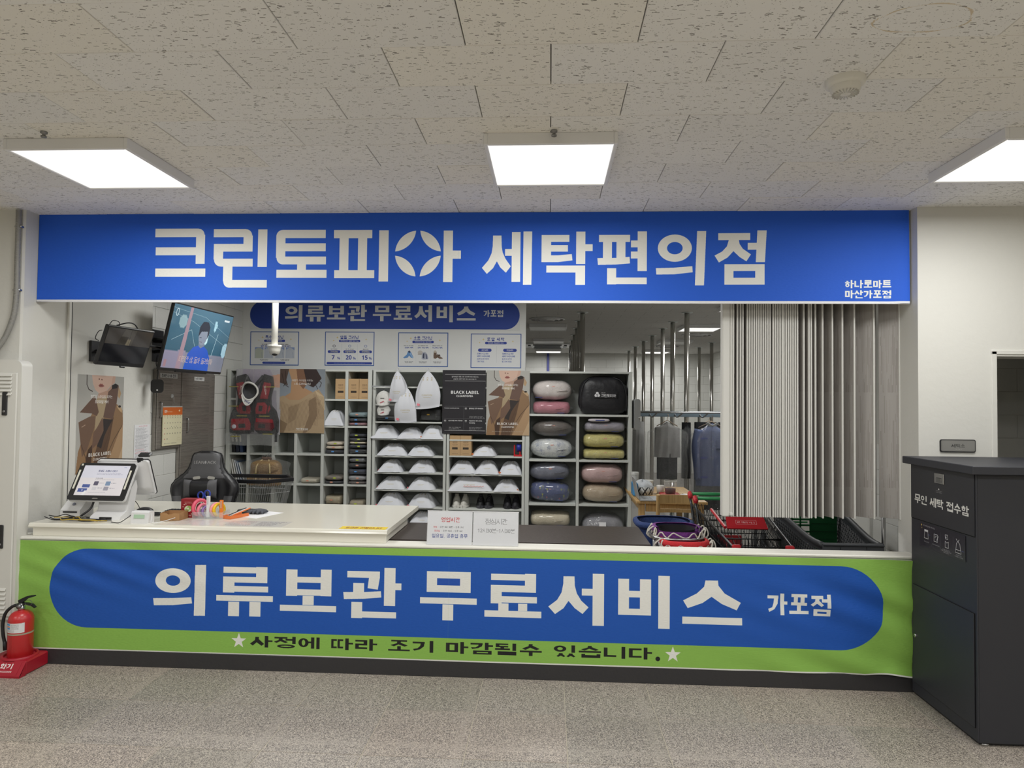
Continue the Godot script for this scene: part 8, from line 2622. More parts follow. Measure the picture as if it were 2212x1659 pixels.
# ---------------------------------------------------------------- back room and the trolleys behind the counter
func back_room() -> void:
	var ch := mat("polished pole", sc(196, 194, 188), 0.2, 0.92)
	var dupsrc: Node3D = null
	var row := 0
	for q in [[1.85, [-9.33, -10.4, -11.3, -12.45, -13.6, -14.9, -16.1], "right row of poles"], [0.44, [-9.33, -10.3, -11.3, -12.4, -13.5, -14.7], "left row of poles"], [3.238, [-13.85, -14.98], "far right row of poles"]]:
		var i := 0
		for z in q[1]:
			var lab := "polished steel pole from floor to ceiling, %s %s" % [["nearest", "second nearest", "third", "fourth", "fifth", "sixth", "farthest"][i], "in the " + q[2]]
			var o: Node3D
			if dupsrc == null:
				o = thing("steel_pole", lab, "pole", Vector3(q[0], 0, z), 0.0, q[2])
				part("tube", Bld.new().smooth(true).rod(Vector3(0, 0, 0), Vector3(0, CEIL - 0.003, 0), 0.034, 18), ch, o)
				part("flange", Bld.new().smooth(true).lathe([Vector2(0.036, CEIL - 0.012), Vector2(0.075, CEIL - 0.008), Vector2(0.078, CEIL - 0.001)], 20), mat("flange", sc(200, 206, 204), 0.3, 0.6), o)
				part("flange", Bld.new().smooth(true).lathe([Vector2(0.078, 0.001), Vector2(0.075, 0.008), Vector2(0.036, 0.012)], 20), mats["flange"], o)
				dupsrc = o
			else:
				o = dupsrc.duplicate()
				o.name = numbered("steel_pole")
				add_child(o)
				o.position = Vector3(q[0], 0, z)
				tag(o, lab, "pole", q[2])
			i += 1
	var bp := thing("blue_post", "thin blue post against the far wall above the bedding shelves", "post", Vector3(-0.05, 0, -17.02))
	part("post", bx(Vector3(0.055, CEIL - 0.01, 0.055), 0.004, Vector3(0, CEIL / 2, 0)), mat("post blue", sc(66, 72, 150), 0.5), bp)
	part("foot_plate", bx(Vector3(0.14, 0.01, 0.14), 0.002, Vector3(0, 0.005, 0)), mat("post blue"), bp)
	# ceiling units
	var wh := mat("white plastic")
	var ac := thing("air_conditioner", "ceiling cassette air conditioner with dark grille beyond the shelves", "air conditioner", Vector3(-0.06, CEIL, -14.6))
	part("panel", bx(Vector3(0.95, 0.03, 0.95), 0.006, Vector3(0, -0.015, 0)), wh, ac)
	part("grille", bx(Vector3(0.56, 0.012, 0.56), 0.003, Vector3(0, -0.034, 0)), mat("grille grey", sc(110, 112, 114), 0.5), ac)
	for i in 9:
		part("slat", bx(Vector3(0.54, 0.008, 0.02), 0.0, Vector3(0, -0.043, -0.24 + i * 0.06)), mat("grille grey"), ac)
	for s in [-1.0, 1.0]:
		part("vane", bx(Vector3(0.06, 0.02, 0.6), 0.004, Vector3(s * 0.38, -0.04, 0)), mat("black satin"), ac)
		part("vane", bx(Vector3(0.6, 0.02, 0.06), 0.004, Vector3(0, -0.04, s * 0.38)), mat("grille grey"), ac)
	for q in [[2.62, -12.3, "round ceiling vent between the right poles, the nearer one"], [2.5, -14.7, "round ceiling vent between the right poles, the farther one"], [-0.05, -10.1, "round flat detector above the bedding shelves"]]:
		var v := thing("ceiling_vent", q[2], "vent", Vector3(q[0], CEIL, q[1]))
		for k in 3:
			part("ring", Bld.new().smooth(true).lathe([Vector2(0.24 - k * 0.07, -0.012 - k * 0.01), Vector2(0.27 - k * 0.07, -0.004), Vector2(0.25 - k * 0.07, -0.001)], 28), wh, v)
	# grey device on the side of the shelving
	var gd := thing("wall_device", "grey rounded plastic device on the right side of the bedding shelves", "device", Vector3(0.965, 1.585, ZS - 0.06))
	part("body", Bld.new().at(Vector3.ZERO, Vector3(0, 0.35, 0)).prism(round_rect(0.075, 0.34, 0.03), -0.03, 0.03), mat("device grey", sc(158, 160, 160), 0.45), gd)
	part("side_cover", Bld.new().at(Vector3(-0.03, 0, 0.0), Vector3(0, 0.35, 0)).box(Vector3.ZERO, Vector3(0.022, 0.31, 0.075), 0.006), mat("device dark", sc(112, 114, 116), 0.5), gd)
	part("lock", Bld.new().smooth(true).at(Vector3(0.03, -0.04, 0.03), Vector3(PI / 2, 0, 0.0)).lathe([Vector2(0.009, 0.0), Vector2(0.007, 0.006), Vector2(0, 0.007)], 14), mat("steel"), gd)
	clothes()
	table()
	laundry_bins()
	wire_cart("shopping cart with green handle and red bumpers, the front one right of the laundry bins", Vector3(1.455, 0, -5.12), true)
	wire_cart("shopping cart with green handle nested behind the red flapped one", Vector3(1.47, 0, -5.40), false)
	plastic_cart()


func cover_film(o: Node3D, w: float, top: float, bottom: float, d: float) -> void:
	part("plastic_cover", Bld.new().smooth(true).grid(func(u: float, v: float):
		var a := TAU * u
		var sh := lerpf(0.12, 1.0, smoothstep(0.0, 0.16, v))
		return Vector3(sin(a) * w * sh * (1.0 + 0.03 * sin(v * 15.0 + a * 3.0)), lerpf(top, bottom, v), cos(a) * d * (0.5 + 0.5 * sh) * (1.0 + 0.12 * sin(a * 9.0 + v * 4.0))), 44, 22), film_mat(), o)

func garment(called: String, label: String, at: Vector3, m: Material, w: float, h: float, shirt: bool) -> Node3D:
	var o := thing(called, label, "clothes", at, 0.0)
	part("hanger", Bld.new().smooth(true).tube(curve([Vector3(0.0, 0.1, 0), Vector3(0.018, 0.085, 0), Vector3(0.004, 0.05, 0), Vector3(0, 0.02, 0)], 10), 0.004, 6).tube([Vector3(-w * 0.42, -0.06, 0), Vector3(0, 0.02, 0), Vector3(w * 0.42, -0.06, 0)], 0.006, 6), mat("hanger", sc(170, 150, 130), 0.4, 0.3), o)
	part("body", Bld.new().smooth(true).grid(func(u: float, v: float):
		var a := TAU * u
		var sh := lerpf(0.3, 1.0, smoothstep(0.0, 0.13, v)) if shirt else 1.0
		var drop := -0.07 * absf(sin(a)) * (1.0 - smoothstep(0.0, 0.25, v)) if shirt else 0.0
		return Vector3(sin(a) * w * 0.5 * sh * (1.0 + 0.04 * v), -v * h + drop * 0.6, cos(a) * (0.06 + 0.012 * sin(a * 10.0 + v * 3.0) * v) * (0.6 + 0.4 * sh)), 40, 18), m, o)
	return o

func clothes() -> void:
	var st := mat("steel")
	var rl := thing("hanging_rail", "steel and blue clothes conveyor rail between the poles", "rail", Vector3(1.95, 1.56, -9.2))
	part("track", bx(Vector3(2.3, 0.05, 0.03), 0.003, Vector3(0.1, 0.0, 0.0)), mat("rail blue", sc(138, 156, 170), 0.35, 0.6), rl)
	part("track", bx(Vector3(2.3, 0.03, 0.03), 0.003, Vector3(0.1, 0.03, -0.55)), mat("rail blue"), rl)
	part("rod", Bld.new().smooth(true).rod(Vector3(-1.05, 0.035, 0.12), Vector3(1.25, 0.035, 0.12), 0.014, 10), st, rl)
	for i in 7:
		part("bracket", Bld.new().smooth(true).tube(curve([Vector3(-0.95 + i * 0.33, 0.02, 0.0), Vector3(-0.92 + i * 0.33, -0.03, 0.06), Vector3(-0.86 + i * 0.33, 0.03, 0.12)], 8), 0.009, 6), st, rl)
	for x in [-1.0, 1.15]:
		part("leg", Bld.new().rod(Vector3(x, -1.56, -0.25), Vector3(x, 0.02, -0.25), 0.018, 10), st, rl)
		part("cross_bar", Bld.new().rod(Vector3(x, 0.0, -0.55), Vector3(x, 0.0, 0.12), 0.012, 8), st, rl)
	var wv := bumpy(tri(mat("shirt grey", sc(150, 149, 147), 0.85), 6.0), noise_tex(0.06, [], 85, false, 256, true, 6.0), 0.5)
	var bl := bumpy(tri(mat("shirt blue", sc(92, 104, 140), 0.8), 6.0), noise_tex(0.06, [], 85, false, 256, true, 6.0), 0.5)
	var dk := bumpy(tri(mat("cloth dark", sc(32, 33, 37), 0.8), 6.0), noise_tex(0.06, [], 85, false, 256, true, 6.0), 0.5)
	var g := garment("bagged_shirt", "grey folded shirt over dark trousers in clear film hung on the rail", Vector3(1.56, 1.47, -9.15), wv, 0.33, 0.47, true)
	part("trousers", Bld.new().smooth(true).grid(func(u: float, v: float):
		var a := TAU * u
		return Vector3(sin(a) * 0.135, -0.42 - v * 0.34, cos(a) * 0.045 * (1.0 + 0.2 * sin(a * 7.0))), 24, 8), dk, g)
	cover_film(g, 0.27, -0.01, -0.92, 0.1)
	var s := garment("bagged_shirt", "blue long-sleeved shirt in clear film hung on the rail right of the nearest pole", Vector3(2.13, 1.46, -9.1), bl, 0.40, 0.82, true)
	for sg in [-1.0, 1.0]:
		part("sleeve", Bld.new().smooth(true).tube(curve([Vector3(sg * 0.17, -0.09, 0.02), Vector3(sg * 0.215, -0.3, 0.03), Vector3(sg * 0.2, -0.55, 0.03), Vector3(sg * 0.19, -0.74, 0.03)], 18), 0.058, 12, false, 0.04), bl, s)
		part("collar", Bld.new().at(Vector3(sg * 0.04, -0.02, 0.045), Vector3(0.3, sg * 0.3, sg * 0.55)).box(Vector3.ZERO, Vector3(0.085, 0.035, 0.008), 0.003), mat("collar inside", sc(170, 172, 170), 0.8), s)
	part("placket", bx(Vector3(0.03, 0.72, 0.006), 0.002, Vector3(0.0, -0.45, 0.068)), bl, s)
	for i in 6:
		part("button", bx(Vector3(0.009, 0.009, 0.004), 0.002, Vector3(0.0, -0.13 - i * 0.11, 0.072)), mat("button", sc(170, 160, 140), 0.4), s)
	part("pocket", bx(Vector3(0.1, 0.12, 0.005), 0.002, Vector3(0.095, -0.27, 0.064)), bl, s)
	part("paper_tag", bx(Vector3(0.075, 0.12, 0.002), 0.0, Vector3(0.155, -0.16, 0.08)), mat("tag paper", sc(206, 206, 202), 0.7), s)
	cover_film(s, 0.28, -0.005, -1.0, 0.11)
	part("print", bx(Vector3(0.09, 0.02, 0.001), 0.0, Vector3(-0.12, -0.2, 0.112)), mats["bag print"], s)
	part("print", bx(Vector3(0.09, 0.02, 0.001), 0.0, Vector3(-0.12, -0.45, 0.112)), mats["bag print"], s)
	part("print", bx(Vector3(0.09, 0.02, 0.001), 0.0, Vector3(-0.12, -0.7, 0.112)), mats["bag print"], s)
	for q in [["dark garment in film hung just left of the blue shirt", 1.84, -9.3, dk, 0.12, 0.75], ["dark coat in film hung low behind the blue shirt", 2.2, -9.55, dk, 0.4, 1.2], ["pale garment in film at the left end of the rail", 1.22, -9.45, mat("cloth pale", sc(160, 160, 158), 0.8), 0.16, 0.9]]:
		var o := garment("bagged_garment", q[0], Vector3(q[1], 1.46, q[2]), q[3], q[4], q[5], false)
		cover_film(o, q[4] * 0.62, 0.0, -q[5] - 0.08, 0.09)


func table() -> void:
	var wood := mat("beech", sc(198, 164, 112), 0.45)
	var cv := Cv.new(100, 100, 256, sc(255, 255, 255))
	var r := RandomNumberGenerator.new()
	r.seed = 14
	for i in 240:
		var g := r.randi_range(220, 250)
		var x := r.randf() * 100
		cv.rect(x, r.randf() * 60, x + r.randf_range(0.3, 0.8), r.randf_range(60, 100), sc(g, g - 5, g - 14))
	wood.albedo_texture = cv.tex()
	tri(wood, 2.0)
	var t := thing("wooden_table", "light wooden table with laptop and cups in the back room", "table", Vector3(1.215, 0, -7.44))
	part("top", bx(Vector3(0.70, 0.028, 1.22), 0.004, Vector3(0, 0.726, 0)), wood, t)
	for sx in [-1.0, 1.0]:
		for sz in [-1.0, 1.0]:
			part("leg", bx(Vector3(0.06, 0.71, 0.06), 0.004, Vector3(sx * 0.29, 0.355, sz * 0.55)), wood, t)
		part("apron", bx(Vector3(0.022, 0.08, 1.0), 0.002, Vector3(sx * 0.29, 0.67, 0)), wood, t)
	for sz in [-1.0, 1.0]:
		part("apron", bx(Vector3(0.5, 0.08, 0.022), 0.002, Vector3(0, 0.67, sz * 0.55)), wood, t)
	var c := thing("wooden_chair", "light wooden slat-back chair standing before the wooden table", "chair", Vector3(1.18, 0, -6.62), 0.03)
	for sg in [-1.0, 1.0]:
		part("rear_leg", Bld.new().tube(curve([Vector3(sg * 0.165, 0, 0.22), Vector3(sg * 0.165, 0.42, 0.17), Vector3(sg * 0.172, 0.66, 0.19), Vector3(sg * 0.178, 0.865, 0.235)], 12), 0.018, 8), wood, c)
		part("front_leg", bx(Vector3(0.036, 0.42, 0.036), 0.004, Vector3(sg * 0.165, 0.21, -0.19)), wood, c)
		part("stretcher", bx(Vector3(0.02, 0.03, 0.36), 0.002, Vector3(sg * 0.165, 0.2, 0.0)), wood, c)
	part("seat", bx(Vector3(0.4, 0.028, 0.42), 0.01, Vector3(0, 0.435, -0.01)), wood, c)
	for q in [[0.825, 0.075, 0.232], [0.715, 0.03, 0.21], [0.625, 0.03, 0.192]]:
		part("back_slat", Bld.new().smooth(false).grid(func(u: float, v: float): return Vector3((u - 0.5) * 0.34, q[0] + (0.5 - v) * q[1], q[2] - 0.035 * cos((u - 0.5) * 2.6) + 0.035), 10, 1).grid(func(u: float, v: float): return Vector3((0.5 - u) * 0.34, q[0] + (0.5 - v) * q[1], q[2] - 0.035 * cos((u - 0.5) * 2.6) + 0.017), 10, 1).box(Vector3(0, q[0] + q[1] * 0.5, q[2] - 0.006), Vector3(0.32, 0.004, 0.016)), wood, c)
	# things on the table
	var T := 0.7405
	var lp := thing("laptop", "open silver laptop at the left edge of the wooden table", "laptop", Vector3(1.02, T, -6.97), 0.0)
	part("base", bx(Vector3(0.24, 0.014, 0.3), 0.004, Vector3(0.0, 0.007, 0)), mat("laptop silver", sc(188, 190, 192), 0.35, 0.4), lp)
	var kb := Bld.new()
	for i in 11:
		for j in 5:
			kb.box(Vector3(-0.07 + j * 0.019, 0.0155, -0.11 + i * 0.021), Vector3(0.015, 0.003, 0.017))
	part("keys", kb, mat("keys pale", sc(160, 162, 164), 0.5), lp).set_meta("kind", "stuff")
	part("lid", Bld.new().at(Vector3(-0.125, 0.012, 0), Vector3(0, 0, 0.2)).box(Vector3(0, 0.105, 0), Vector3(0.008, 0.21, 0.3), 0.003), mat("laptop silver"), lp)
	var bk := thing("checked_basket", "small basket with black and white check behind the laptop", "basket", Vector3(1.0, T, -7.35))
	var ck := Cv.new(200, 60, 256, sc(206, 206, 202))
	for i in 12:
		ck.line(Vector2(-40 + i * 20, 0), Vector2(20 + i * 20, 60), 3.0, sc(34, 34, 36)); ck.line(Vector2(-36 + i * 20, 60), Vector2(24 + i * 20, 0), 1.6, sc(34, 34, 36))
	part("body", Bld.new().smooth(true).lathe([Vector2(0.1, 0.0), Vector2(0.115, 0.085), Vector2(0.118, 0.085), Vector2(0.105, 0.004), Vector2(0.0, 0.004)], 30), pmat("check print", ck.tex(), 0.7), bk)
	part("cloth", Bld.new().smooth(true).grid(func(u: float, v: float):
		var a := TAU * u
		var e := PI / 2 * v
		return Vector3(sin(a) * cos(e) * 0.11, 0.075 + sin(e) * 0.07 * (1.0 + 0.2 * sin(a * 5.0)), cos(a) * cos(e) * 0.11), 26, 8), mat("cloth white", sc(196, 200, 204), 0.8), bk)
	for q in [["tall clear cup with a red mark behind the laptop", "plastic_cup", 0.93, -7.5, 0.045, 0.22, mat("cup clear", sc(184, 184, 180), 0.3)], ["white round jar on the wooden table behind the basket", "jar", 1.11, -7.72, 0.055, 0.11, mat("jar white", sc(206, 204, 196), 0.4)], ["white mug beside the checked basket", "mug", 1.2, -7.45, 0.042, 0.085, mat("mug white", sc(210, 206, 200), 0.35)]]:
		var o := thing(q[1], q[0], q[1].replace("plastic_", ""), Vector3(q[2], T, q[3]))
		part("body", Bld.new().smooth(true).lathe([Vector2(0, 0), Vector2(q[4] * 0.86, 0), Vector2(q[4], q[5] * 0.97), Vector2(q[4] * 0.9, q[5]), Vector2(q[4] * 0.82, q[5] * 0.96), Vector2(0, q[5] * 0.9)], 24), q[6], o)
		part("lid" if q[1] != "mug" else "handle", Bld.new().smooth(true).lathe([Vector2(q[4] * 1.03, q[5] * 0.84), Vector2(q[4] * 1.05, q[5] * 0.99), Vector2(0, q[5] * 1.01)], 24) if q[1] != "mug" else Bld.new().smooth(true).tube(curve([Vector3(q[4], 0.065, 0), Vector3(q[4] + 0.03, 0.05, 0), Vector3(q[4] + 0.02, 0.025, 0), Vector3(q[4] * 0.92, 0.02, 0)], 10), 0.005, 6), q[6], o)
	var wrp := thing("tissue_pack", "blue tissue pack leaning behind the laptop on the wooden table", "tissue pack", Vector3(0.90, T, -7.25))
	part("body", bx(Vector3(0.05, 0.14, 0.2), 0.012, Vector3(0, 0.07, 0)), mat("tissue blue", sc(70, 140, 190), 0.5), wrp)
	part("flap", bx(Vector3(0.004, 0.04, 0.1), 0.001, Vector3(0.0265, 0.09, 0)), mat("cloth white"), wrp)
	var tr := thing("red_tray", "red tray with a clear food tub on it on the wooden table", "tray", Vector3(1.275, T, -7.3))
	part("body", bx(Vector3(0.2, 0.014, 0.16), 0.004, Vector3(0, 0.007, 0)), mat("tray red", sc(196, 60, 62), 0.45), tr)
	part("rim", Bld.new().tube([Vector3(-0.1, 0.016, -0.08), Vector3(0.1, 0.016, -0.08), Vector3(0.1, 0.016, 0.08), Vector3(-0.1, 0.016, 0.08)], 0.004, 6, true), mat("tray red"), tr)
	var tb := thing("food_tub", "clear plastic tub half full of dark food on the red tray", "tub", Vector3(1.28, T + 0.02, -7.3))
	part("body", Bld.new().smooth(true).lathe([Vector2(0.0, 0.0), Vector2(0.055, 0.0), Vector2(0.066, 0.125), Vector2(0.069, 0.128)], 28), mats["acrylic"], tb)
	part("contents", Bld.new().smooth(true).lathe([Vector2(0.0, 0.003), Vector2(0.053, 0.003), Vector2(0.058, 0.05), Vector2(0.03, 0.058), Vector2(0, 0.056)], 24), mat("food", sc(70, 60, 62), 0.7), tb)
	part("rim", Bld.new().smooth(true).at(Vector3(0, 0.127, 0)).lathe([Vector2(0.066, 0), Vector2(0.071, 0.003), Vector2(0.066, 0.005)], 28), mat("jar white"), tb)
	var ms := thing("computer_mouse", "white computer mouse on the wooden table right of the tray", "mouse", Vector3(1.41, T, -7.2))
	part("body", Bld.new().smooth(true).grid(func(u: float, v: float):
		var a := TAU * u
		var e := PI * (v - 0.5)
		return Vector3(cos(e) * sin(a) * 0.05, 0.016 - sin(e) * 0.016, cos(e) * cos(a) * 0.034), 24, 10), mat("white plastic"), ms)
	part("wheel", bx(Vector3(0.012, 0.006, 0.005), 0.001, Vector3(-0.02, 0.03, 0)), mat("black rubber"), ms)
	var cc := thing("calculator", "dark calculator lying on the wooden table behind the chair back", "calculator", Vector3(1.23, T, -7.06))
	part("body", bx(Vector3(0.15, 0.014, 0.1), 0.003, Vector3(0, 0.007, 0)), mat("black satin"), cc)
	part("display", bx(Vector3(0.13, 0.002, 0.02), 0.0, Vector3(0, 0.0145, -0.035)), mat("display green"), cc)


func laundry_bins() -> void:
	var fold := noise_tex(0.03, [], 90, false, 512, true, 8.0)
	var navy := bumpy(tri(mat("navy cloth", sc(40, 60, 110), 0.85), 3.0), fold, 0.8)
	var purp := bumpy(tri(mat("purple cloth", sc(112, 52, 130), 0.85), 3.0), fold, 0.8)
	var redc := bumpy(tri(mat("red cloth", sc(190, 36, 42), 0.85), 3.0), fold, 0.8)
	var rope := mat("rope white", sc(206, 202, 192), 0.8)
	var st := mat("steel")
	var k := 0
	# label, centre x, z, rim half sizes, rim height, cloth, inside cloth
	for q in [["navy cloth laundry bin, rearmost of the three by the counter end", 0.882, -5.34, 0.205, 0.19, 0.80, navy, navy], ["purple cuffed laundry bin between the navy and the red one", 0.92, -4.99, 0.155, 0.15, 0.815, purp, mat("bin dark", sc(26, 24, 30), 0.8)], ["red laundry bin with white ropes on a steel frame, the nearest", 0.945, -4.85, 0.15, 0.12, 0.752, redc, redc]]:
		var o := thing("laundry_bin", q[0], "laundry bin", Vector3(q[1], 0, q[2]), 0.0, "laundry bins behind the counter")
		var rx: float = q[3]
		var rz: float = q[4]
		var y: float = q[5]
		var n := 44
		var rim := func(a: float, out: float) -> Vector3:
			return Vector3(se(sin(a), 0.7) * (rx + out) * (1.0 + 0.02 * sin(a * 5.0)), 0, se(cos(a), 0.7) * (rz + out))
		part("bag", Bld.new().smooth(true).grid(func(u: float, v: float):
			var p: Vector3 = rim.call(TAU * u, -0.012)
			var s := lerpf(1.0, 0.82, v) + 0.015 * sin(TAU * u * 9.0 + v * 4.0)
			return Vector3(p.x * s, lerpf(y - 0.01, 0.2, v), p.z * s), n, 14), q[6], o)
		part("lining", Bld.new().smooth(true).grid(func(u: float, v: float):
			var p: Vector3 = rim.call(-TAU * u, -0.03)
			var s := lerpf(1.0, 0.5, v)
			return Vector3(p.x * s, lerpf(y, y - 0.22, pow(v, 0.8)) + 0.012 * sin(TAU * u * 5.0) * v, p.z * s), n, 10), q[7], o)
		var arc: Vector2 = [Vector2(0, TAU), Vector2(PI * 0.42, PI * 1.58), Vector2(-PI * 0.6, PI * 0.6)][k]     # how far round the cloth is folded over
		part("cuff", Bld.new().smooth(true).grid(func(u: float, v: float):
			var a := PI * 1.5 * v - 0.4
			var p: Vector3 = rim.call(lerpf(arc.x, arc.y, u), 0.024 * sin(a))
			var lo := 0.075 if v > 0.95 else 0.0
			return Vector3(p.x, y - 0.012 + 0.024 * cos(a) - lo * (0.8 + 0.3 * sin(TAU * u * 6.0)), p.z + 0.0), n, 12), q[6], o)
		if k > 0:
			var fr := Bld.new().smooth(true)
			var c := []
			for i in 32:
				var p: Vector3 = rim.call(TAU * i / 32, 0.03)
				c.append(Vector3(p.x, y - 0.055, p.z))
			fr.tube(c, 0.011, 8, true)
			part("frame", fr, st, o)
			for i in 4:
				var a := PI / 4 + PI / 2 * i
				var p: Vector3 = rim.call(a, 0.02)
				part("leg", Bld.new().smooth(true).rod(Vector3(p.x, 0.0, p.z), Vector3(p.x, y - 0.055, p.z), 0.011, 8), st, o)
			for a in [-2.0, -1.75, -1.5, -1.2, 1.15, 1.45, 1.7, 2.0]:
				var p: Vector3 = rim.call(a, 0.03)
				var s := p.normalized() * 0.02
				part("rope_loop", Bld.new().smooth(true).tube(curve([p + Vector3(0, y - 0.075, 0), p + s + Vector3(0.02 * sin(a * 9.0), y - 0.04, 0), p + Vector3(0.012, y + 0.008, 0), p - s + Vector3(0.004, y - 0.02, 0), p + Vector3(0, y - 0.075, 0)], 14), 0.0055, 6), rope, o)
			var rp := []
			for i in 24:
				var a := -1.4 + i * 0.122
				var p: Vector3 = rim.call(a, 0.02)
				rp.append(Vector3(p.x, y - 0.03 + 0.018 * sin(i * 1.4), p.z))
			part("rope", Bld.new().smooth(true).tube(curve(rp, 60), 0.005, 6), rope, o)
		k += 1


func wire_cart(label: String, at: Vector3, front: bool) -> void:
	var wm := mat("cart wire", sc(58, 60, 62), 0.35, 0.6)
	var red := mat("cart red", sc(190, 38, 48), 0.4)
	var o := thing("shopping_cart", label, "shopping cart", at, 0.0, "nested shopping carts")
	# basket: rear top wide and high, front narrow and low; z from -0.5 (rear) to 0.4 (front)
	var zr := -0.48
	var zf := 0.38
	var tr := Vector3(0.265, 0.86, zr)
	var tf := Vector3(0.2, 0.735, zf)
	var br := Vector3(0.2, 0.5, zr + 0.12)
	var bf := Vector3(0.16, 0.44, zf - 0.04)
	var X := Vector3(-1, 1, 1)
	part("top_rim", Bld.new().smooth(true).tube([tr * X, tf * X, tf, tr], 0.008, 8), wm, o)
	for sd in [-1.0, 1.0]:
		var S := Vector3(sd, 1, 1)
		var b := Bld.new()
		for i in 27:
			var t := i / 26.0
			b.rod(tr.lerp(tf, t) * S, br.lerp(bf, t) * S, 0.0026, 4)
		for v in [0.3, 0.6, 1.0]:
			b.rod(tr.lerp(br, v) * S, tf.lerp(bf, v) * S, 0.0042, 5)
		part("side_wires", b, wm, o).set_meta("kind", "stuff")
	var f := Bld.new()
	for i in 15:
		var t := i / 14.0
		f.rod((tf * X).lerp(tf, t), (bf * X).lerp(bf, t), 0.0026, 4)
		f.rod((bf * X).lerp(bf, t), (br * X).lerp(br, t), 0.0026, 4)
	for v in [0.35, 0.7, 1.0]:
		f.rod((tf * X).lerp(bf * X, v), tf.lerp(bf, v), 0.0042, 5)
	part("front_wires", f, wm, o).set_meta("kind", "stuff")
	var g := Bld.new()
	for i in 19:
		var t := i / 18.0
		g.rod((tr * X).lerp(tr, t), (br * X).lerp(br, t), 0.0026, 4)
	for v in [0.25, 0.5, 0.75]:
		g.rod((tr * X).lerp(br * X, v), tr.lerp(br, v), 0.0035, 5)
	part("rear_gate", g, wm, o).set_meta("kind", "stuff")
	# handle with its red holders
	var hz := zr - 0.06
	part("handle", Bld.new().smooth(true).rod(Vector3(-0.24, 0.935, hz), Vector3(0.24, 0.935, hz), 0.0145, 12), mat("handle green", sc(46, 140, 82), 0.4), o)
	for sd in [-1.0, 1.0]:
		var h := part("handle_holder", Bld.new().at(Vector3(sd * 0.262, 0.925, hz + 0.012), Vector3(0.5, 0, 0)).box(Vector3.ZERO, Vector3(0.036, 0.05, 0.075), 0.012), red, o)
		part("handle_arm", Bld.new().smooth(true).tube([Vector3(sd * 0.265, 0.92, hz), Vector3(sd * 0.265, 0.85, zr + 0.03), Vector3(sd * 0.24, 0.45, zr + 0.12)], 0.011, 8), wm, o)
		if front:
			part("bumper", bx(Vector3(0.06, 0.032, 0.03), 0.009, Vector3(sd * 0.178, 0.735, zf + 0.004)), red, o)
		part("frame_tube", Bld.new().smooth(true).tube([Vector3(sd * 0.23, 0.42, zr + 0.12), Vector3(sd * 0.22, 0.14, zr + 0.05), Vector3(sd * 0.17, 0.14, zf)], 0.012, 8), wm, o)
		for z in [zr + 0.05, zf - 0.02]:
			part("wheel", Bld.new().smooth(true).rod(Vector3(sd * 0.19 - 0.012, 0.06, z), Vector3(sd * 0.19 + 0.012, 0.06, z), 0.06, 16), mat("black rubber"), o)
	if front:
		# seat flap with print, on its wire folding seat
		var cv := Cv.new(300, 80, 256, sc(190, 38, 48))
		cv.rrect(60, 20, 240, 60, 6, sc(214, 150, 150)); cv.rrect(63, 23, 237, 57, 5, sc(190, 38, 48))
		cv.greek(72, 32, 236, 16, sc(226, 196, 196), 3)
		part("seat_flap", Bld.new().at(Vector3(0.03, 0.815, -0.13), Vector3(-0.85, 0, 0)).prism(PackedVector2Array([Vector2(-0.15, -0.062), Vector2(0.15, -0.062), Vector2(0.14, 0.05), Vector2(-0.14, 0.05)]), -0.005, 0.005), red, o)
		part("print", Bld.new().at(Vector3(0.03, 0.815, -0.13), Vector3(-0.85, 0, 0)).grid(func(u: float, v: float): return Vector3((u - 0.5) * 0.26, 0.04 - v * 0.085, 0.0056), 1, 1), pmat("flap print cart", cv.tex(), 0.4), o)
		var w := Bld.new()
		for i in 8:
			var x := -0.19 + i * 0.054
			w.rod(Vector3(x, 0.86, zr + 0.02), Vector3(x, 0.66, 0.02), 0.003, 4)
		for t in [0.3, 0.65, 1.0]:
			w.rod(Vector3(-0.2, 0.86 - 0.2 * t, lerpf(zr + 0.02, 0.02, t)), Vector3(0.2, 0.86 - 0.2 * t, lerpf(zr + 0.02, 0.02, t)), 0.004, 5)
		part("folding_seat", w, wm, o).set_meta("kind", "stuff")
		for sd in [-1.0, 1.0]:
			part("seat_arm", Bld.new().tube([Vector3(sd * 0.17 + 0.01, 0.865, zr + 0.06), Vector3(sd * 0.15 + 0.02, 0.78, -0.1)], 0.012, 6), red, o)
		part("gate_panel", Bld.new().at(Vector3(-0.07, 0.6, -0.3), Vector3(-0.25, 0, 0)).box(Vector3.ZERO, Vector3(0.24, 0.17, 0.006), 0.003), red, o)
		var c2 := Cv.new(100, 60, 128, sc(190, 38, 48))
		c2.frame(4, 8, 96, 52, 2, sc(220, 170, 170)); c2.greek(12, 20, 90, 22, sc(222, 180, 180), 8)
		part("print", Bld.new().at(Vector3(-0.07, 0.585, -0.296), Vector3(-0.25, 0, 0)).grid(func(u: float, v: float): return Vector3((u - 0.5) * 0.14, (0.5 - v) * 0.08, 0.004), 1, 1), pmat("gate print", c2.tex(), 0.4), o)


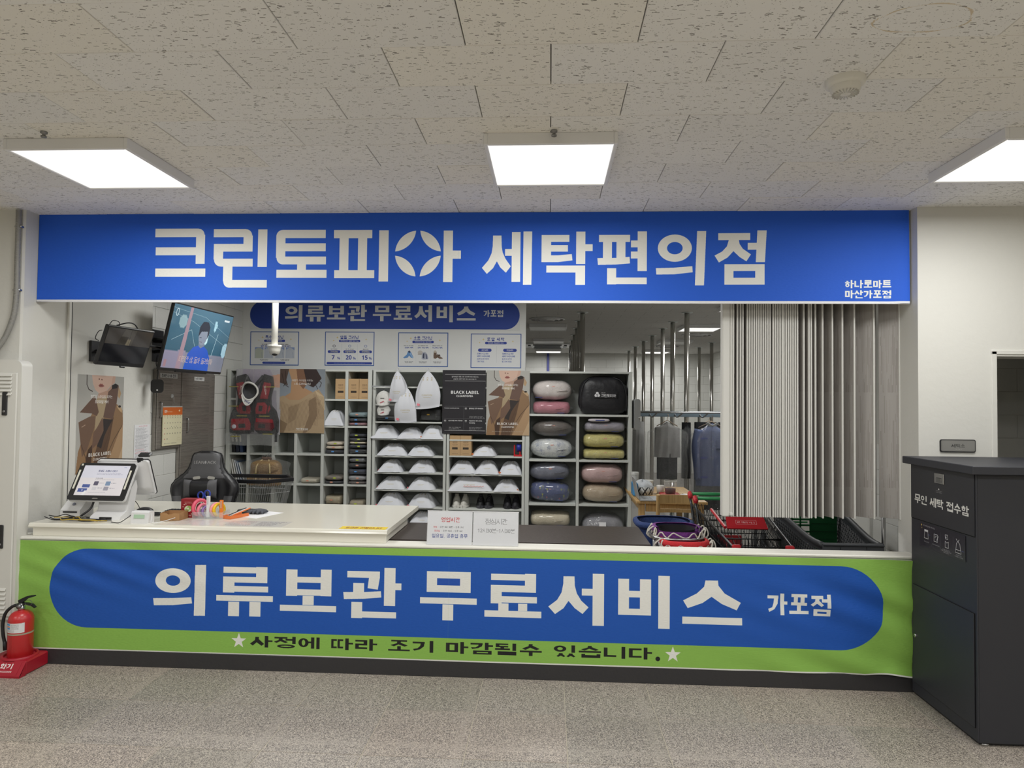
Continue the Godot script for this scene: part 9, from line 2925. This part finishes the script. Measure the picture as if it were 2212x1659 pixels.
func plastic_cart() -> void:
	var dk := mat("cart dark plastic", sc(56, 58, 62), 0.5)
	var gr := mat("cart green plastic", sc(24, 104, 56), 0.45)
	var o := thing("plastic_cart", "dark grey plastic shopping cart with green rear gate at the right end", "shopping cart", Vector3(2.03, 0, -5.12))
	# side walls: edge curve rising to the rear, lattice below it
	var edge := func(t: float) -> Vector3:      # 0 front, 1 rear
		return Vector3(lerpf(0.19, 0.25, t), 0.768 + 0.10 * pow(smoothstep(0.12, 1.0, t), 0.9), lerpf(0.42, -0.42, t))
	for sd in [-1.0, 1.0]:
		var S := Vector3(sd, 1, 1)
		var top := []
		for i in 21:
			var e: Vector3 = edge.call(i / 20.0)
			top.append(e * S)
		part("edge_band", Bld.new().smooth(true).tube(top, 0.02, 8), dk, o)
		part("side_rim", Bld.new().smooth(true).grid(func(u: float, v: float):
			var e: Vector3 = edge.call(u)
			return Vector3(e.x * sd - sd * 0.004, e.y - v * 0.07 * lerpf(0.6, 1.0, u), e.z), 20, 1), dk, o)
		var b := Bld.new()
		for i in range(0, 27):
			for dirn in [-1.0, 1.0]:
				var t0 := i / 26.0
				var t1 := clampf(t0 + dirn * 0.26, 0.0, 1.0)
				var e0: Vector3 = edge.call(t0)
				var e1: Vector3 = edge.call(t1)
				var d := absf(t1 - t0) / 0.26
				var p0 := Vector3(e0.x - 0.004, e0.y - 0.05, e0.z)
				var p1 := Vector3(e1.x - 0.05 * d, e1.y - 0.05 - 0.33 * d, e1.z)
				b.tube([p0 * S, p1 * S], 0.0055, 4)
		part("lattice", b, dk, o).set_meta("kind", "stuff")
	part("front_lip", bx(Vector3(0.40, 0.022, 0.03), 0.008, Vector3(0, 0.774, 0.43)), dk, o)
	var fp := Bld.new()
	for q in [[-0.14, 0.12], [0.14, 0.12]]:
		fp.box(Vector3(q[0], 0.715, 0.43), Vector3(q[1], 0.11, 0.014), 0.003)
	fp.box(Vector3(0, 0.752, 0.43), Vector3(0.18, 0.03, 0.014), 0.003).box(Vector3(0, 0.655, 0.43), Vector3(0.4, 0.02, 0.014), 0.003).box(Vector3(0, 0.57, 0.425), Vector3(0.37, 0.16, 0.01), 0.003)
	part("front_panel", fp, dk, o)
	part("floor_panel", bx(Vector3(0.36, 0.012, 0.78), 0.002, Vector3(0, 0.45, 0)), dk, o)
	# green rear gate with slots
	var g := Bld.new()
	var z := -0.36
	g.box(Vector3(0.115, 0.71, z), Vector3(0.21, 0.36, 0.012), 0.003).box(Vector3(-0.2, 0.71, z), Vector3(0.05, 0.36, 0.012), 0.003)
	for y in [0.885, 0.81, 0.765, 0.715, 0.675, 0.635, 0.56]:
		g.box(Vector3(-0.08, y, z), Vector3(0.2, 0.014 if y < 0.88 else 0.03, 0.012), 0.002)
	for x in [-0.125, -0.06]:
		g.box(Vector3(x, 0.71, z), Vector3(0.012, 0.36, 0.012), 0.002)
	part("rear_gate", g, gr, o)
	for i in 5:
		part("gate_rib", bx(Vector3(0.19, 0.004, 0.006), 0.0, Vector3(0.115, 0.6 + i * 0.06, z + 0.008)), mat("cart green dark", sc(18, 84, 46), 0.5), o)
	part("gate_slot", bx(Vector3(0.17, 0.014, 0.004), 0.0, Vector3(-0.09, 0.787, z - 0.002)), mat("slot mint", sc(110, 190, 130), 0.5), o)
	for sd in [-1.0, 1.0]:
		part("frame_tube", Bld.new().smooth(true).tube([Vector3(sd * 0.22, 0.45, -0.38), Vector3(sd * 0.21, 0.14, -0.4), Vector3(sd * 0.17, 0.14, 0.4)], 0.014, 8), mat("cart wire"), o)
		for zz in [-0.38, 0.38]:
			part("wheel", Bld.new().smooth(true).rod(Vector3(sd * 0.19 - 0.012, 0.06, zz), Vector3(sd * 0.19 + 0.012, 0.06, zz), 0.06, 16), mat("black rubber"), o)
	# steel post standing behind, as seen under the door
	for q in [[2.40, -5.05, "slim steel post standing by the side wall right of the plastic cart"], [2.36, -5.75, "slim steel post behind the plastic cart by the side wall"]]:
		var p := thing("steel_post", q[2], "post", Vector3(q[0], 0, q[1]), 0.0, "slim posts by the side wall")
		part("tube", Bld.new().smooth(true).rod(Vector3(0, 0, 0), Vector3(0, 1.25, 0), 0.014, 12), mat("steel"), p)
		part("foot", bx(Vector3(0.2, 0.02, 0.06), 0.004, Vector3(0, 0.01, 0)), mat("black satin"), p)
